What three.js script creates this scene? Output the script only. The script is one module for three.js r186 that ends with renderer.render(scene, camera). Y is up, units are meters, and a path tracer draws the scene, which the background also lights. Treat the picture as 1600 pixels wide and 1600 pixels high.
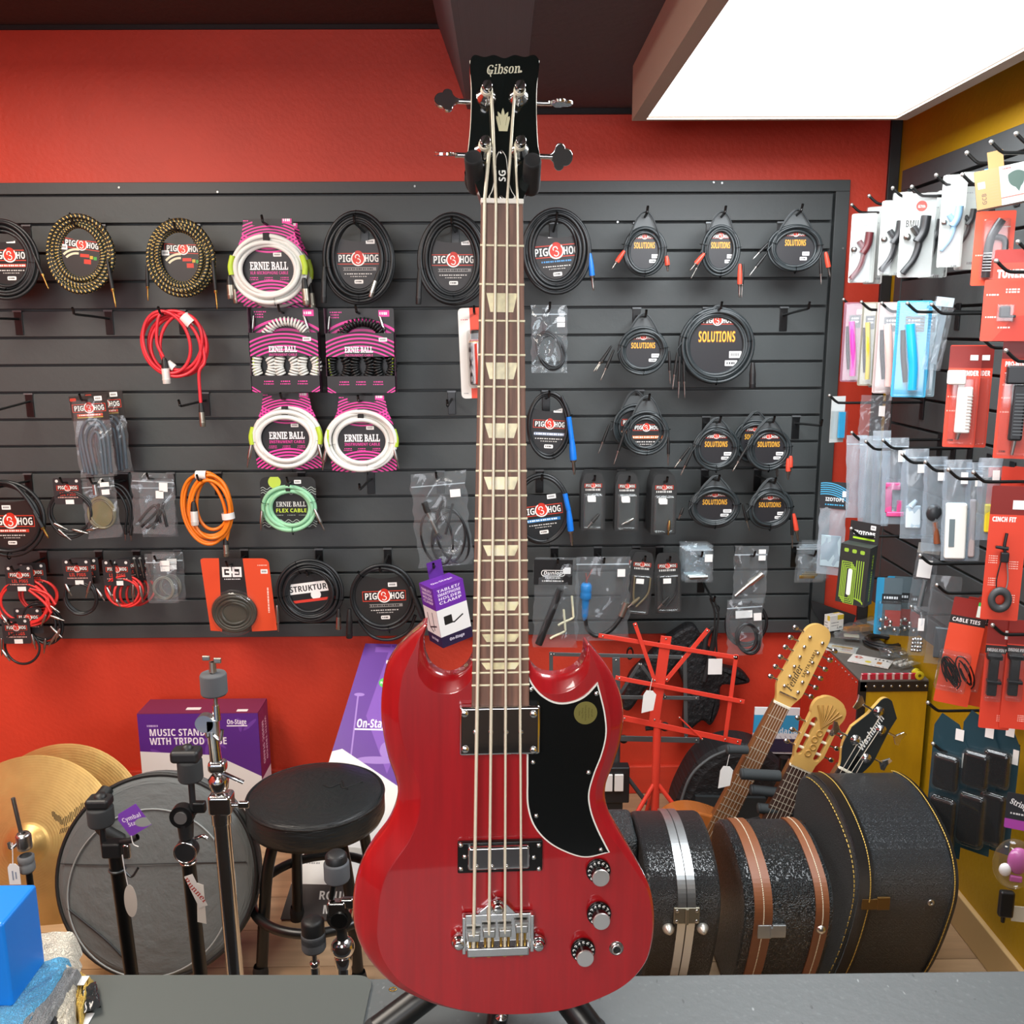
import * as THREE from 'three';
import { mergeGeometries } from 'three/addons/utils/BufferGeometryUtils.js';
import { RoundedBoxGeometry } from 'three/addons/geometries/RoundedBoxGeometry.js';
import { RectAreaLightUniformsLib } from 'three/addons/lights/RectAreaLightUniformsLib.js';

// ---------------------------------------------------------------- camera, light, exposure
const scene = new THREE.Scene();
scene.background = new THREE.Color(0x050505);
const FOCAL = 1450;
const camera = new THREE.PerspectiveCamera(2 * Math.atan(800 / FOCAL) * 180 / Math.PI, 1, 0.05, 30);
camera.position.set(0, 1.374, 0);
camera.rotation.order = 'YXZ';
camera.rotation.set(-0.1954, -0.010, -0.0052);
camera.updateMatrixWorld(true); camera.updateProjectionMatrix();
const renderer = new THREE.WebGLRenderer({ antialias: true });
renderer.toneMapping = THREE.LinearToneMapping;
renderer.toneMappingExposure = 1.75;
renderer.shadowMap.enabled = true;
RectAreaLightUniformsLib.init();
// three ceiling fluorescents: [centre x, underside y, centre z, intensity, colour]
const FIXTURES = [
  [0.596, 1.822, -1.565, 8.6, 0xf6fbff],
  [-1.25, 2.05, -1.25, 10.5, 0xfff4e6],
  [-0.35, 2.05, 0.75, 8.5, 0xfffaf2],
];

const WINDOW = 3.6;                                  // daylight through the shop window behind the viewer

// ---------------------------------------------------------------- helpers
let seed = 7;
const rnd = () => { seed = (seed + 0x6d2b79f5) | 0; let t = Math.imul(seed ^ (seed >>> 15), 1 | seed); t = (t + Math.imul(t ^ (t >>> 7), 61 | t)) ^ t; return ((t ^ (t >>> 14)) >>> 0) / 4294967296; };
const rr = (a, b) => a + (b - a) * rnd();
const V = (x, y, z = 0) => new THREE.Vector3(x, y, z);
const PI = Math.PI;
function ray(px, py) { return V(px / 800 - 1, 1 - py / 800, 0.5).unproject(camera).sub(camera.position).normalize(); }
function hit(px, py, n, p) { const d = ray(px, py), t = p.clone().sub(camera.position).dot(n) / d.dot(n); return camera.position.clone().addScaledVector(d, t); }
const Pz = (px, py, z) => hit(px, py, V(0, 0, 1), V(0, 0, -z));      // the point seen at a pixel, at depth z
const Px = (px, py, x) => hit(px, py, V(1, 0, 0), V(x, 0, 0));
const Py = (px, py, y) => hit(px, py, V(0, 1, 0), V(0, y, 0));
const perPixel = (px, py, z) => Pz(px + 1, py, z).distanceTo(Pz(px, py, z));

const matCache = new Map();
function mat(color, rough = 0.6, metal = 0, extra) {
  const key = extra ? null : [color, rough, metal].join();
  if (key && matCache.has(key)) return matCache.get(key);
  const m = new THREE.MeshPhysicalMaterial({ color, roughness: rough, metalness: metal, ...extra });
  if (key) matCache.set(key, m);
  return m;
}
function clean(g) {
  g = g.index ? g.toNonIndexed() : g;
  for (const k of Object.keys(g.attributes)) if (!['position', 'normal', 'uv'].includes(k)) g.deleteAttribute(k);
  if (!g.attributes.normal) g.computeVertexNormals();
  if (!g.attributes.uv) g.setAttribute('uv', new THREE.BufferAttribute(new Float32Array(g.attributes.position.count * 2), 2));
  g.morphAttributes = {};
  return g;
}
const join = (list) => list.length === 1 ? list[0] : mergeGeometries(list.map(clean));
const used = new Map();
function numbered(name) { const n = used.get(name) ?? 0; used.set(name, n + 1); return n ? name + '_' + String(n).padStart(3, '0') : name; }
function part(name, geo, material, parent) {
  const m = new THREE.Mesh(Array.isArray(geo) ? join(geo) : geo, material);
  m.name = name; m.castShadow = m.receiveShadow = true; parent.add(m); return m;
}
function thing(name, label, category, pos = V(0, 0, 0), group) {
  const o = new THREE.Group(); o.name = numbered(name); o.position.copy(pos); scene.add(o);
  o.userData = { label, category }; if (group) o.userData.group = group;
  return o;
}
function single(name, label, category, geo, material, group) {
  const m = part(numbered(name), geo, material, scene); m.userData = { label, category }; if (group) m.userData.group = group; return m;
}
function struct(name, geo, material) { const m = geo ? part(name, geo, material, scene) : new THREE.Group(); if (!geo) { m.name = name; scene.add(m); } m.userData = { kind: 'structure' }; return m; }
// planar uv in metres, by the way each face points
function metric(g, s = 1) {
  g = clean(g); const p = g.attributes.position, n = g.attributes.normal, uv = g.attributes.uv;
  for (let i = 0; i < p.count; i += 3) {
    let a = 0, b = 0, c = 0; for (let j = i; j < i + 3; j++) { a += Math.abs(n.getX(j)); b += Math.abs(n.getY(j)); c += Math.abs(n.getZ(j)); }
    for (let j = i; j < i + 3; j++) {
      if (a > b && a > c) uv.setXY(j, p.getZ(j) * s, p.getY(j) * s); else if (b > c) uv.setXY(j, p.getX(j) * s, p.getZ(j) * s); else uv.setXY(j, p.getX(j) * s, p.getY(j) * s);
    }
  }
  return g;
}
const box = (w, h, d, x = 0, y = 0, z = 0, r = 0) => (r ? new RoundedBoxGeometry(w, h, d, 2, r) : new THREE.BoxGeometry(w, h, d)).translate(x, y, z);
function span(x0, x1, y0, y1, z0, z1, r = 0) { return box(Math.abs(x1 - x0), Math.abs(y1 - y0), Math.abs(z1 - z0), (x0 + x1) / 2, (y0 + y1) / 2, (z0 + z1) / 2, r); }
function rod(a, b, r0, r1 = r0, seg = 12, open = false) {
  const d = b.clone().sub(a), g = new THREE.CylinderGeometry(r1, r0, d.length(), seg, 1, open);
  g.applyQuaternion(new THREE.Quaternion().setFromUnitVectors(V(0, 1, 0), d.normalize()));
  return g.translate((a.x + b.x) / 2, (a.y + b.y) / 2, (a.z + b.z) / 2);
}
function tube(pts, r, closed = false, seg = 0, rad = 8) {
  return new THREE.TubeGeometry(new THREE.CatmullRomCurve3(pts, closed, 'catmullrom', 0.5), seg || pts.length * 6, r, rad, closed);
}
const lathe = (pts, seg = 24) => new THREE.LatheGeometry(pts.map(([r, y]) => new THREE.Vector2(Math.max(r, 1e-5), y)), seg);
function lump(r, x, y, z, sx = 1, sy = 1, sz = 1, w = 12, h = 8) { return new THREE.SphereGeometry(r, w, h).scale(sx, sy, sz).translate(x, y, z); }
// a sheet of board cut to an outline: uv run 0..1 over its bounding box
function board(pts, thick, curve = 0, bevel = 0) {
  const s = pts instanceof THREE.Shape ? pts : new THREE.Shape(pts.map((p) => new THREE.Vector2(p[0], p[1])));
  const g = clean(new THREE.ExtrudeGeometry(s, { depth: thick, bevelEnabled: bevel > 0, bevelSize: bevel, bevelThickness: bevel, bevelSegments: 2, bevelOffset: -bevel, curveSegments: curve || 8 }));
  g.computeBoundingBox(); const b = g.boundingBox, p = g.attributes.position, uv = g.attributes.uv;
  for (let i = 0; i < p.count; i++) uv.setXY(i, (p.getX(i) - b.min.x) / (b.max.x - b.min.x), (p.getY(i) - b.min.y) / (b.max.y - b.min.y));
  return g.translate(0, 0, -thick - bevel);
}
function roundRect(x0, y0, x1, y1, r, rTop = r) {
  const s = new THREE.Shape();
  s.moveTo(x0 + r, y0); s.lineTo(x1 - r, y0); s.quadraticCurveTo(x1, y0, x1, y0 + r); s.lineTo(x1, y1 - rTop); s.quadraticCurveTo(x1, y1, x1 - rTop, y1);
  s.lineTo(x0 + rTop, y1); s.quadraticCurveTo(x0, y1, x0, y1 - rTop); s.lineTo(x0, y0 + r); s.quadraticCurveTo(x0, y0, x0 + r, y0);
  return s;
}
// canvas print
function print(w, h, draw, extra) {
  const c = document.createElement('canvas'); c.width = w; c.height = h; const k = c.getContext('2d'); draw(k, w, h);
  const t = new THREE.CanvasTexture(c); t.colorSpace = THREE.SRGBColorSpace;
  return new THREE.MeshPhysicalMaterial({ map: t, roughness: 0.42, ...extra });
}
function txt(k, s, x, y, size, color, o = {}) {
  k.save(); k.translate(x, y); k.rotate(o.rot || 0); if (o.skew) k.transform(1, 0, o.skew, 1, 0, 0);
  k.font = (o.weight || 'bold') + ' ' + size + 'px ' + (o.font || 'sans-serif'); k.textAlign = o.align || 'center'; k.textBaseline = 'middle';
  const m = k.measureText(s).width; if (o.w) k.scale(o.w / m, o.h || 1);
  if (o.stroke) { k.strokeStyle = o.stroke; k.lineWidth = o.lw || size * 0.2; k.lineJoin = 'round'; k.strokeText(s, 0, 0); }
  k.fillStyle = color; k.fillText(s, 0, 0); k.restore();
}
const fillR = (k, c, x, y, w, h, r = 0) => { k.fillStyle = c; k.beginPath(); if (r) k.roundRect(x, y, w, h, r); else k.rect(x, y, w, h); k.fill(); };
// tiling value noise for bump and colour, n x n, seamless
function noiseTex(n, fn, srgb) {
  const d = new Uint8Array(n * n * 4);
  for (let y = 0; y < n; y++) for (let x = 0; x < n; x++) { const c = fn(x / n, y / n); for (let i = 0; i < 3; i++) d[(y * n + x) * 4 + i] = Math.max(0, Math.min(255, (Array.isArray(c) ? c[i] : c) * 255)); d[(y * n + x) * 4 + 3] = 255; }
  const t = new THREE.DataTexture(d, n, n); t.wrapS = t.wrapT = THREE.RepeatWrapping; t.magFilter = THREE.LinearFilter; t.minFilter = THREE.LinearMipmapLinearFilter; t.generateMipmaps = true; if (srgb) t.colorSpace = THREE.SRGBColorSpace; t.needsUpdate = true; return t;
}
const hash = (x, y, s) => { let h = Math.imul(x * 374761393 + y * 668265263 + s * 974711, 1274126177); h = Math.imul(h ^ (h >>> 13), 1274126177); return ((h ^ (h >>> 16)) >>> 0) / 4294967296; };
function vnoise(u, v, fx, fy, s) {
  const x = u * fx, y = v * fy, x0 = Math.floor(x), y0 = Math.floor(y), a = x - x0, b = y - y0, e = a * a * (3 - 2 * a), f = b * b * (3 - 2 * b), H = (i, j) => hash(((i % fx) + fx) % fx, ((j % fy) + fy) % fy, s);
  return (H(x0, y0) * (1 - e) + H(x0 + 1, y0) * e) * (1 - f) + (H(x0, y0 + 1) * (1 - e) + H(x0 + 1, y0 + 1) * e) * f;
}
const fbm = (u, v, f, s, oct = 4, fy = f) => { let a = 0.5, r = 0, t = 0; for (let i = 0; i < oct; i++) { r += a * vnoise(u, v, f << i, fy << i, s + i); t += a; a *= 0.55; } return r / t; };
const rep = (t, x, y = x) => { const c = t.clone(); c.repeat.set(x, y); c.needsUpdate = true; return c; };
const grainTex = noiseTex(256, (u, v) => fbm(u, v, 8, 3, 5));
const tolexTex = noiseTex(512, (u, v) => { const n = Math.abs(fbm(u, v, 22, 11, 3) - 0.5) * 5; return Math.min(1, 0.15 + n); });
const finePaint = noiseTex(256, (u, v) => { const n = 0.9 + 0.1 * fbm(u, v, 6, 21, 5); return [n, n, n]; }, true);

// ---------------------------------------------------------------- setting
const ZB = 2.58, XR = Pz(1409, 190, ZB).x, FLOOR = 0, CEIL = 2.14, SOFFIT = 1.935, XL = -2.3, ZF = 2.3;
const redPaint = mat(0xdb4128, 0.55, 0, { map: rep(finePaint, 1.2), bumpMap: rep(grainTex, 14), bumpScale: 0.0006 });
const yellowPaint = mat(0xc79a10, 0.5, 0, { map: rep(finePaint, 1.2), bumpMap: rep(grainTex, 14), bumpScale: 0.0005 });
const darkPaint = mat(0x35302f, 0.8, 0, { bumpMap: rep(grainTex, 10), bumpScale: 0.0008 });
struct('wall_back', metric(span(XL - 0.1, XR + 0.1, -0.1, CEIL + 0.1, -ZB - 0.1, -ZB)), redPaint);
struct('wall_right', metric(span(XR, XR + 0.1, -0.1, CEIL + 0.1, -ZB, ZF)), yellowPaint);
struct('wall_left', metric(span(XL - 0.1, XL, -0.1, CEIL + 0.1, -ZB, ZF)), redPaint);
{ // the wall behind the viewer, with the shop window that fills the upper walls with soft daylight
  const g = mat(0x4a4644, 0.8), wx = [-1.7, 0.75], wy = [0.95, 1.95];
  const w = struct('wall_front', [span(XL - 0.1, XR + 0.1, -0.1, wy[0], ZF, ZF + 0.1), span(XL - 0.1, XR + 0.1, wy[1], CEIL + 0.1, ZF, ZF + 0.1), span(XL - 0.1, wx[0], wy[0], wy[1], ZF, ZF + 0.1), span(wx[1], XR + 0.1, wy[0], wy[1], ZF, ZF + 0.1)], g);
  const win = struct('window_1', null);
  part('pane', span(wx[0], wx[1], wy[0], wy[1], ZF + 0.04, ZF + 0.06), mat(0xffffff, 0.4, 0, { emissive: 0xf3f7ff, emissiveIntensity: 0.8 }), win);
  part('window_frame', [span(wx[0] - 0.04, wx[1] + 0.04, wy[1], wy[1] + 0.04, ZF - 0.02, ZF), span(wx[0] - 0.04, wx[1] + 0.04, wy[0] - 0.04, wy[0], ZF - 0.02, ZF), span(wx[0] - 0.04, wx[0], wy[0], wy[1], ZF - 0.02, ZF), span(wx[1], wx[1] + 0.04, wy[0], wy[1], ZF - 0.02, ZF), span(-0.5, -0.46, wy[0], wy[1], ZF + 0.03, ZF + 0.04)], mat(0x222222, 0.5), win);
  const l = new THREE.RectAreaLight(0xf3f7ff, WINDOW, wx[1] - wx[0], wy[1] - wy[0]); l.position.set((wx[0] + wx[1]) / 2, (wy[0] + wy[1]) / 2, ZF + 0.028); scene.add(l); void w;
}
const floor = struct('floor', span(XL - 0.1, XR + 0.1, -0.12, -0.006, -ZB, ZF), mat(0x3a2d22, 0.8));
{ // laminate boards, laid across the room
  const tones = [0xb59878, 0xa98b6c, 0xbfa382, 0xae9274].map((c, i) => mat(c, 0.42, 0, { map: noiseTex(256, (u, v) => { const n = 0.78 + 0.3 * fbm(u, v, 3, 40 + i * 7, 5, 48); return [n, n * 0.985, n * 0.96]; }, true) }));
  const W = 0.128;
  for (let i = 0; i < 10; i++) {
    let x = XL - (i % 3) * 0.41; const z = -ZB + W * (i + 0.5);
    while (x < XR) { const x1 = Math.min(x + 1.2, XR), x0 = Math.max(x, XL); if (x1 - x0 > 0.02) part('plank', metric(box(x1 - x0 - 0.0015, 0.006, W - 0.0015, (x0 + x1) / 2, -0.003, z)), tones[(i * 3 + Math.round(x * 2 + 9)) & 3], floor); x += 1.2; }
  }
  part('carpet', metric(span(XL, XR, -0.006, 0, -ZB + W * 10, ZF)), mat(0x26272a, 0.95), floor);
}
struct('ceiling', metric(span(XL - 0.1, XR + 0.1, CEIL, CEIL + 0.1, -ZB, ZF)), mat(0x43332f, 0.85, 0, { bumpMap: rep(grainTex, 8), bumpScale: 0.001 }));
{
  // boxed beam and the lower ceiling to its right
  const pts = [[-0.158, CEIL], [-0.085, SOFFIT], [0.062, SOFFIT], [0.062, CEIL]];
  const g = board(pts, ZB + ZF - 0.001).translate(0, 0, ZF); g.computeVertexNormals();
  struct('trim_1', g, mat(0x6a6d74, 0.75, 0, { bumpMap: rep(grainTex, 5), bumpScale: 0.0006 }));
  struct('ceiling_lower', metric(span(0.062, XR, SOFFIT + 0.001, CEIL, -ZB, ZF)), mat(0x5a5356, 0.8, 0, { bumpMap: rep(grainTex, 8), bumpScale: 0.001 }));
  // black corner moulding, cove strips, baseboards
  struct('trim_2', span(XR - 0.03, XR - 0.001, 0, SOFFIT, -ZB, -ZB + 0.012, 0.002), mat(0x232526, 0.55));
  struct('trim_3', span(XL, -0.13, CEIL - 0.012, CEIL - 0.001, -ZB, -ZB + 0.006), mat(0x2a2222, 0.8));
  struct('trim_4', span(0.062, XR - 0.03, SOFFIT - 0.014, SOFFIT, -ZB, -ZB + 0.01), mat(0x252426, 0.8));
  const wood = mat(0xc8a672, 0.5);
  struct('baseboard_right', span(XR - 0.013, XR, 0.0, 0.088, -ZB, ZF, 0.003), wood);
  struct('baseboard_back', span(XL, XR - 0.014, 0.0, 0.088, -ZB, -ZB + 0.013, 0.003), redPaint);
}
// ---------------------------------------------------------------- fluorescent fixtures
{
  const wood = mat(0xb7a594, 0.6, 0, { bumpMap: rep(grainTex, 1, 6), bumpScale: 0.0006 });
  const labels = ['wood framed fluorescent light box with white diffuser near the yellow wall', 'wood framed ceiling light box over the cymbals', 'wood framed ceiling light box behind the viewer'];
  FIXTURES.forEach(([x, y, z, I, c], i) => {
    const top = i === 0 ? SOFFIT : CEIL, t = thing('ceiling_light', labels[i], 'light', V(x, y, z));
    const W = 0.61, L = 1.22, H = top - y, b = 0.03;
    for (const s of [-1, 1]) {
      part('frame_side', metric(box(b, H, L, s * (W / 2 - b / 2), H / 2, 0)), wood, t);
      part('frame_end', metric(box(W - 2 * b, H, b * 0.5, 0, H / 2, s * (L / 2 - b / 4))), wood, t);
    }
    const d = part('diffuser', box(W - 2 * b, 0.004, L - b, 0, 0.008, 0), mat(0xffffff, 0.5, 0, { emissive: c, emissiveIntensity: 1.35 }), t);
    d.castShadow = false;
    const l = new THREE.RectAreaLight(c, I, W - 2 * b, L - b); l.position.set(x, y + 0.003, z); l.rotation.x = -PI / 2; scene.add(l);
  });
}
// ---------------------------------------------------------------- slat walls
const slatMat = mat(0x434747, 0.5, 0, { bumpMap: rep(grainTex, 8), bumpScale: 0.0003 });
const ZS = 2.556;                                    // front face of the slats on the back wall
const PITCH = 0.0733, GROOVE = Pz(700, 303, 2.556).y;  // slat pitch, height of the top groove
{
  const yTop = Pz(700, 283, ZS).y, y1 = Pz(700, 303, ZS).y, yBot = y1 - PITCH * 16, yEnd = yBot - 0.042, xEnd = Pz(1329, 290, ZS).x, xIn = xEnd - 0.037;
  const t = thing('slatwall', 'wide black slatwall panel mounted on the red back wall', 'slatwall', V(0, 0, 0));
  part('backing', span(XL + 0.01, xEnd - 0.002, yEnd + 0.002, yTop - 0.002, -ZB + 0.0005, -ZB + 0.002), slatMat, t);
  // a T shaped board: the slot widens behind its lips
  const slat = metric(join([span(XL + 0.012, xIn - 0.008, -PITCH / 2 + 0.0065, PITCH / 2, -ZB + 0.0155, -ZS, 0.0015), span(XL + 0.012, xIn - 0.008, -PITCH / 2 + 0.016, PITCH / 2 - 0.0095, -ZB + 0.002, -ZB + 0.016)]));
  for (let i = 0; i < 16; i++) { const m = part('slat', slat, slatMat, t); m.position.y = y1 - PITCH * (i + 0.5) - 0.003; }
  part('top_rail', metric(span(XL + 0.012, xEnd, y1 + 0.003, yTop, -ZB + 0.002, -ZS, 0.0015)), slatMat, t);
  part('bottom_rail', metric(span(XL + 0.012, xEnd - 0.04, yEnd, yBot - 0.004, -ZB + 0.002, -ZS, 0.0015)), slatMat, t);
  part('side_rail', metric(span(xIn, xEnd, yEnd, y1 + 0.003, -ZB + 0.002, -ZS, 0.0015)), slatMat, t);
  for (const [px, py] of [[186, 293], [648, 291], [1115, 285], [965, 347], [1317, 388], [1128, 286], [340, 300]]) { const p = Pz(px, py, ZS - 0.001); part('screw', new THREE.CylinderGeometry(0.0028, 0.0028, 0.003, 8).rotateX(PI / 2).translate(p.x, p.y, p.z), mat(0x9a9a98, 0.35, 0.8), t); }
}
const XS = XR - 0.024;                               // face of the slats on the right wall
{
  const yTop = Px(1412, 266, XS).y, z0 = -ZB + 0.085, z1 = 0.6, yBot = 0.62;
  const t = thing('slatwall', 'black slatwall panel mounted on the yellow right wall', 'slatwall', V(0, 0, 0));
  part('backing', span(XR - 0.002, XR - 0.0005, yBot + 0.002, yTop - 0.002, z0 + 0.002, z1), slatMat, t);
  const n = Math.floor((yTop - 0.05 - yBot - 0.04) / PITCH);
  const slat = metric(join([span(XS, XR - 0.0155, -PITCH / 2 + 0.0065, PITCH / 2, z0 + 0.045, z1, 0.0015), span(XR - 0.016, XR - 0.002, -PITCH / 2 + 0.016, PITCH / 2 - 0.0095, z0 + 0.045, z1)]));
  for (let i = 0; i < n; i++) { const m = part('slat', slat, slatMat, t); m.position.y = yTop - 0.058 - PITCH * (i + 0.5); }
  part('top_rail', metric(span(XS, XR - 0.002, yTop - 0.05, yTop, z0, z1, 0.0015)), slatMat, t);
  part('bottom_rail', metric(span(XS, XR - 0.002, yBot, yTop - 0.062 - PITCH * n, z0, z1, 0.0015)), slatMat, t);
  part('side_rail', metric(span(XS, XR - 0.002, yTop - 0.062 - PITCH * n, yTop - 0.05, z0, z0 + 0.04, 0.0015)), slatMat, t);
}
// ---------------------------------------------------------------- counter the bass stands on
const COUNTER = 0.574;
const chrome = mat(0xd9d9d8, 0.13, 1), chromeSoft = mat(0xc9c9c6, 0.28, 1), blackGloss = mat(0x0a0b0b, 0.12), blackMatte = mat(0x151616, 0.6), blackSatin = mat(0x101111, 0.35), rubber = mat(0x1d1e1f, 0.75);
const mirror = mat(0xe2e2e2, 0.04, 1), whitePaper = mat(0xe9e8e4, 0.7), steel = mat(0xb5b5b0, 0.3, 1), brass = mat(0xc6a256, 0.3, 1);
{
  const zBack = Py(800, 1525, COUNTER).z;
  const top = print(1024, 512, (k, w, h) => {
    k.fillStyle = '#505454'; k.fillRect(0, 0, w, h);
    for (let i = 0; i < 5000; i++) { const g = 70 + rnd() * 40; k.fillStyle = `rgba(${g},${g + 4},${g + 4},0.35)`; k.fillRect(rnd() * w, rnd() * h, 1 + rnd() * 5, 1 + rnd() * 2); }
    for (let i = 0; i < 160; i++) { const b = rnd() < 0.6; k.fillStyle = b ? 'rgba(190,195,195,0.5)' : 'rgba(30,30,30,0.5)'; k.beginPath(); k.ellipse(rnd() * w, rnd() * h, 0.6 + rnd() * 2.2, 0.6 + rnd() * 1.6, rnd() * 3, 0, 7); k.fill(); }
  }, { roughness: 0.5, bumpMap: rep(grainTex, 10), bumpScale: 0.0003 });
  top.map.wrapS = top.map.wrapT = THREE.RepeatWrapping;
  const t = thing('counter', 'low counter with a worn grey black top in the foreground', 'counter', V(-0.1, 0, (zBack - 0.35) / 2));
  const g = metric(box(2.3, 0.03, zBack + 0.35 < 0 ? -(zBack + 0.35) : 0.5, 0, COUNTER - 0.015, 0, 0.004), 1.4);
  part('top', g, top, t); part('cabinet', box(2.22, COUNTER - 0.03, -(zBack + 0.35) - 0.06, 0, (COUNTER - 0.03) / 2, 0), mat(0x2c2d2d, 0.6), t);
  // rubber mat with a rounded corner on the left
  const a = Py(-60, 1527, COUNTER), b = Py(583, 1527, COUNTER), c = Py(566, 1610, COUNTER);
  const s = new THREE.Shape(); s.moveTo(a.x, -a.z); s.lineTo(b.x - 0.02, -b.z); s.quadraticCurveTo(b.x + 0.004, -b.z - 0.002, b.x, -b.z - 0.03); s.lineTo(b.x - 0.004, 0.4); s.lineTo(a.x, 0.4); s.closePath();
  const m = metric(board(s, 0.003).rotateX(-PI / 2).translate(0, COUNTER + 0.0035, 0), 1.4);
  single('counter_mat', 'thin dark grey mat with rounded corner lying on the counter', 'mat', m, print(1024, 1024, (k, w, h) => {
    k.fillStyle = '#4a4f4c'; k.fillRect(0, 0, w, h);
    for (let i = 0; i < 4000; i++) { const g = 62 + rnd() * 30; k.fillStyle = `rgba(${g},${g + 5},${g + 2},0.3)`; k.fillRect(rnd() * w, rnd() * h, 1 + rnd() * 6, 1 + rnd() * 4); }
    for (let i = 0; i < 120; i++) { k.fillStyle = rnd() < 0.75 ? 'rgba(175,185,182,0.55)' : 'rgba(25,25,25,0.5)'; k.beginPath(); k.ellipse(rnd() * w, rnd() * h, 0.7 + rnd() * 2.4, 0.6 + rnd() * 2, rnd() * 3, 0, 7); k.fill(); }
  }, { roughness: 0.55 }));
  // small gold emblem stuck on the counter
  const e = Py(614, 1546, COUNTER);
  single('counter_sticker', 'tiny gold emblem stuck on the counter left of the bass', 'sticker', new THREE.TorusGeometry(0.004, 0.0012, 6, 16).scale(1, 0.8, 0.3).rotateX(-PI / 2).translate(e.x, COUNTER + 0.0006, e.z), brass);
}
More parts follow.
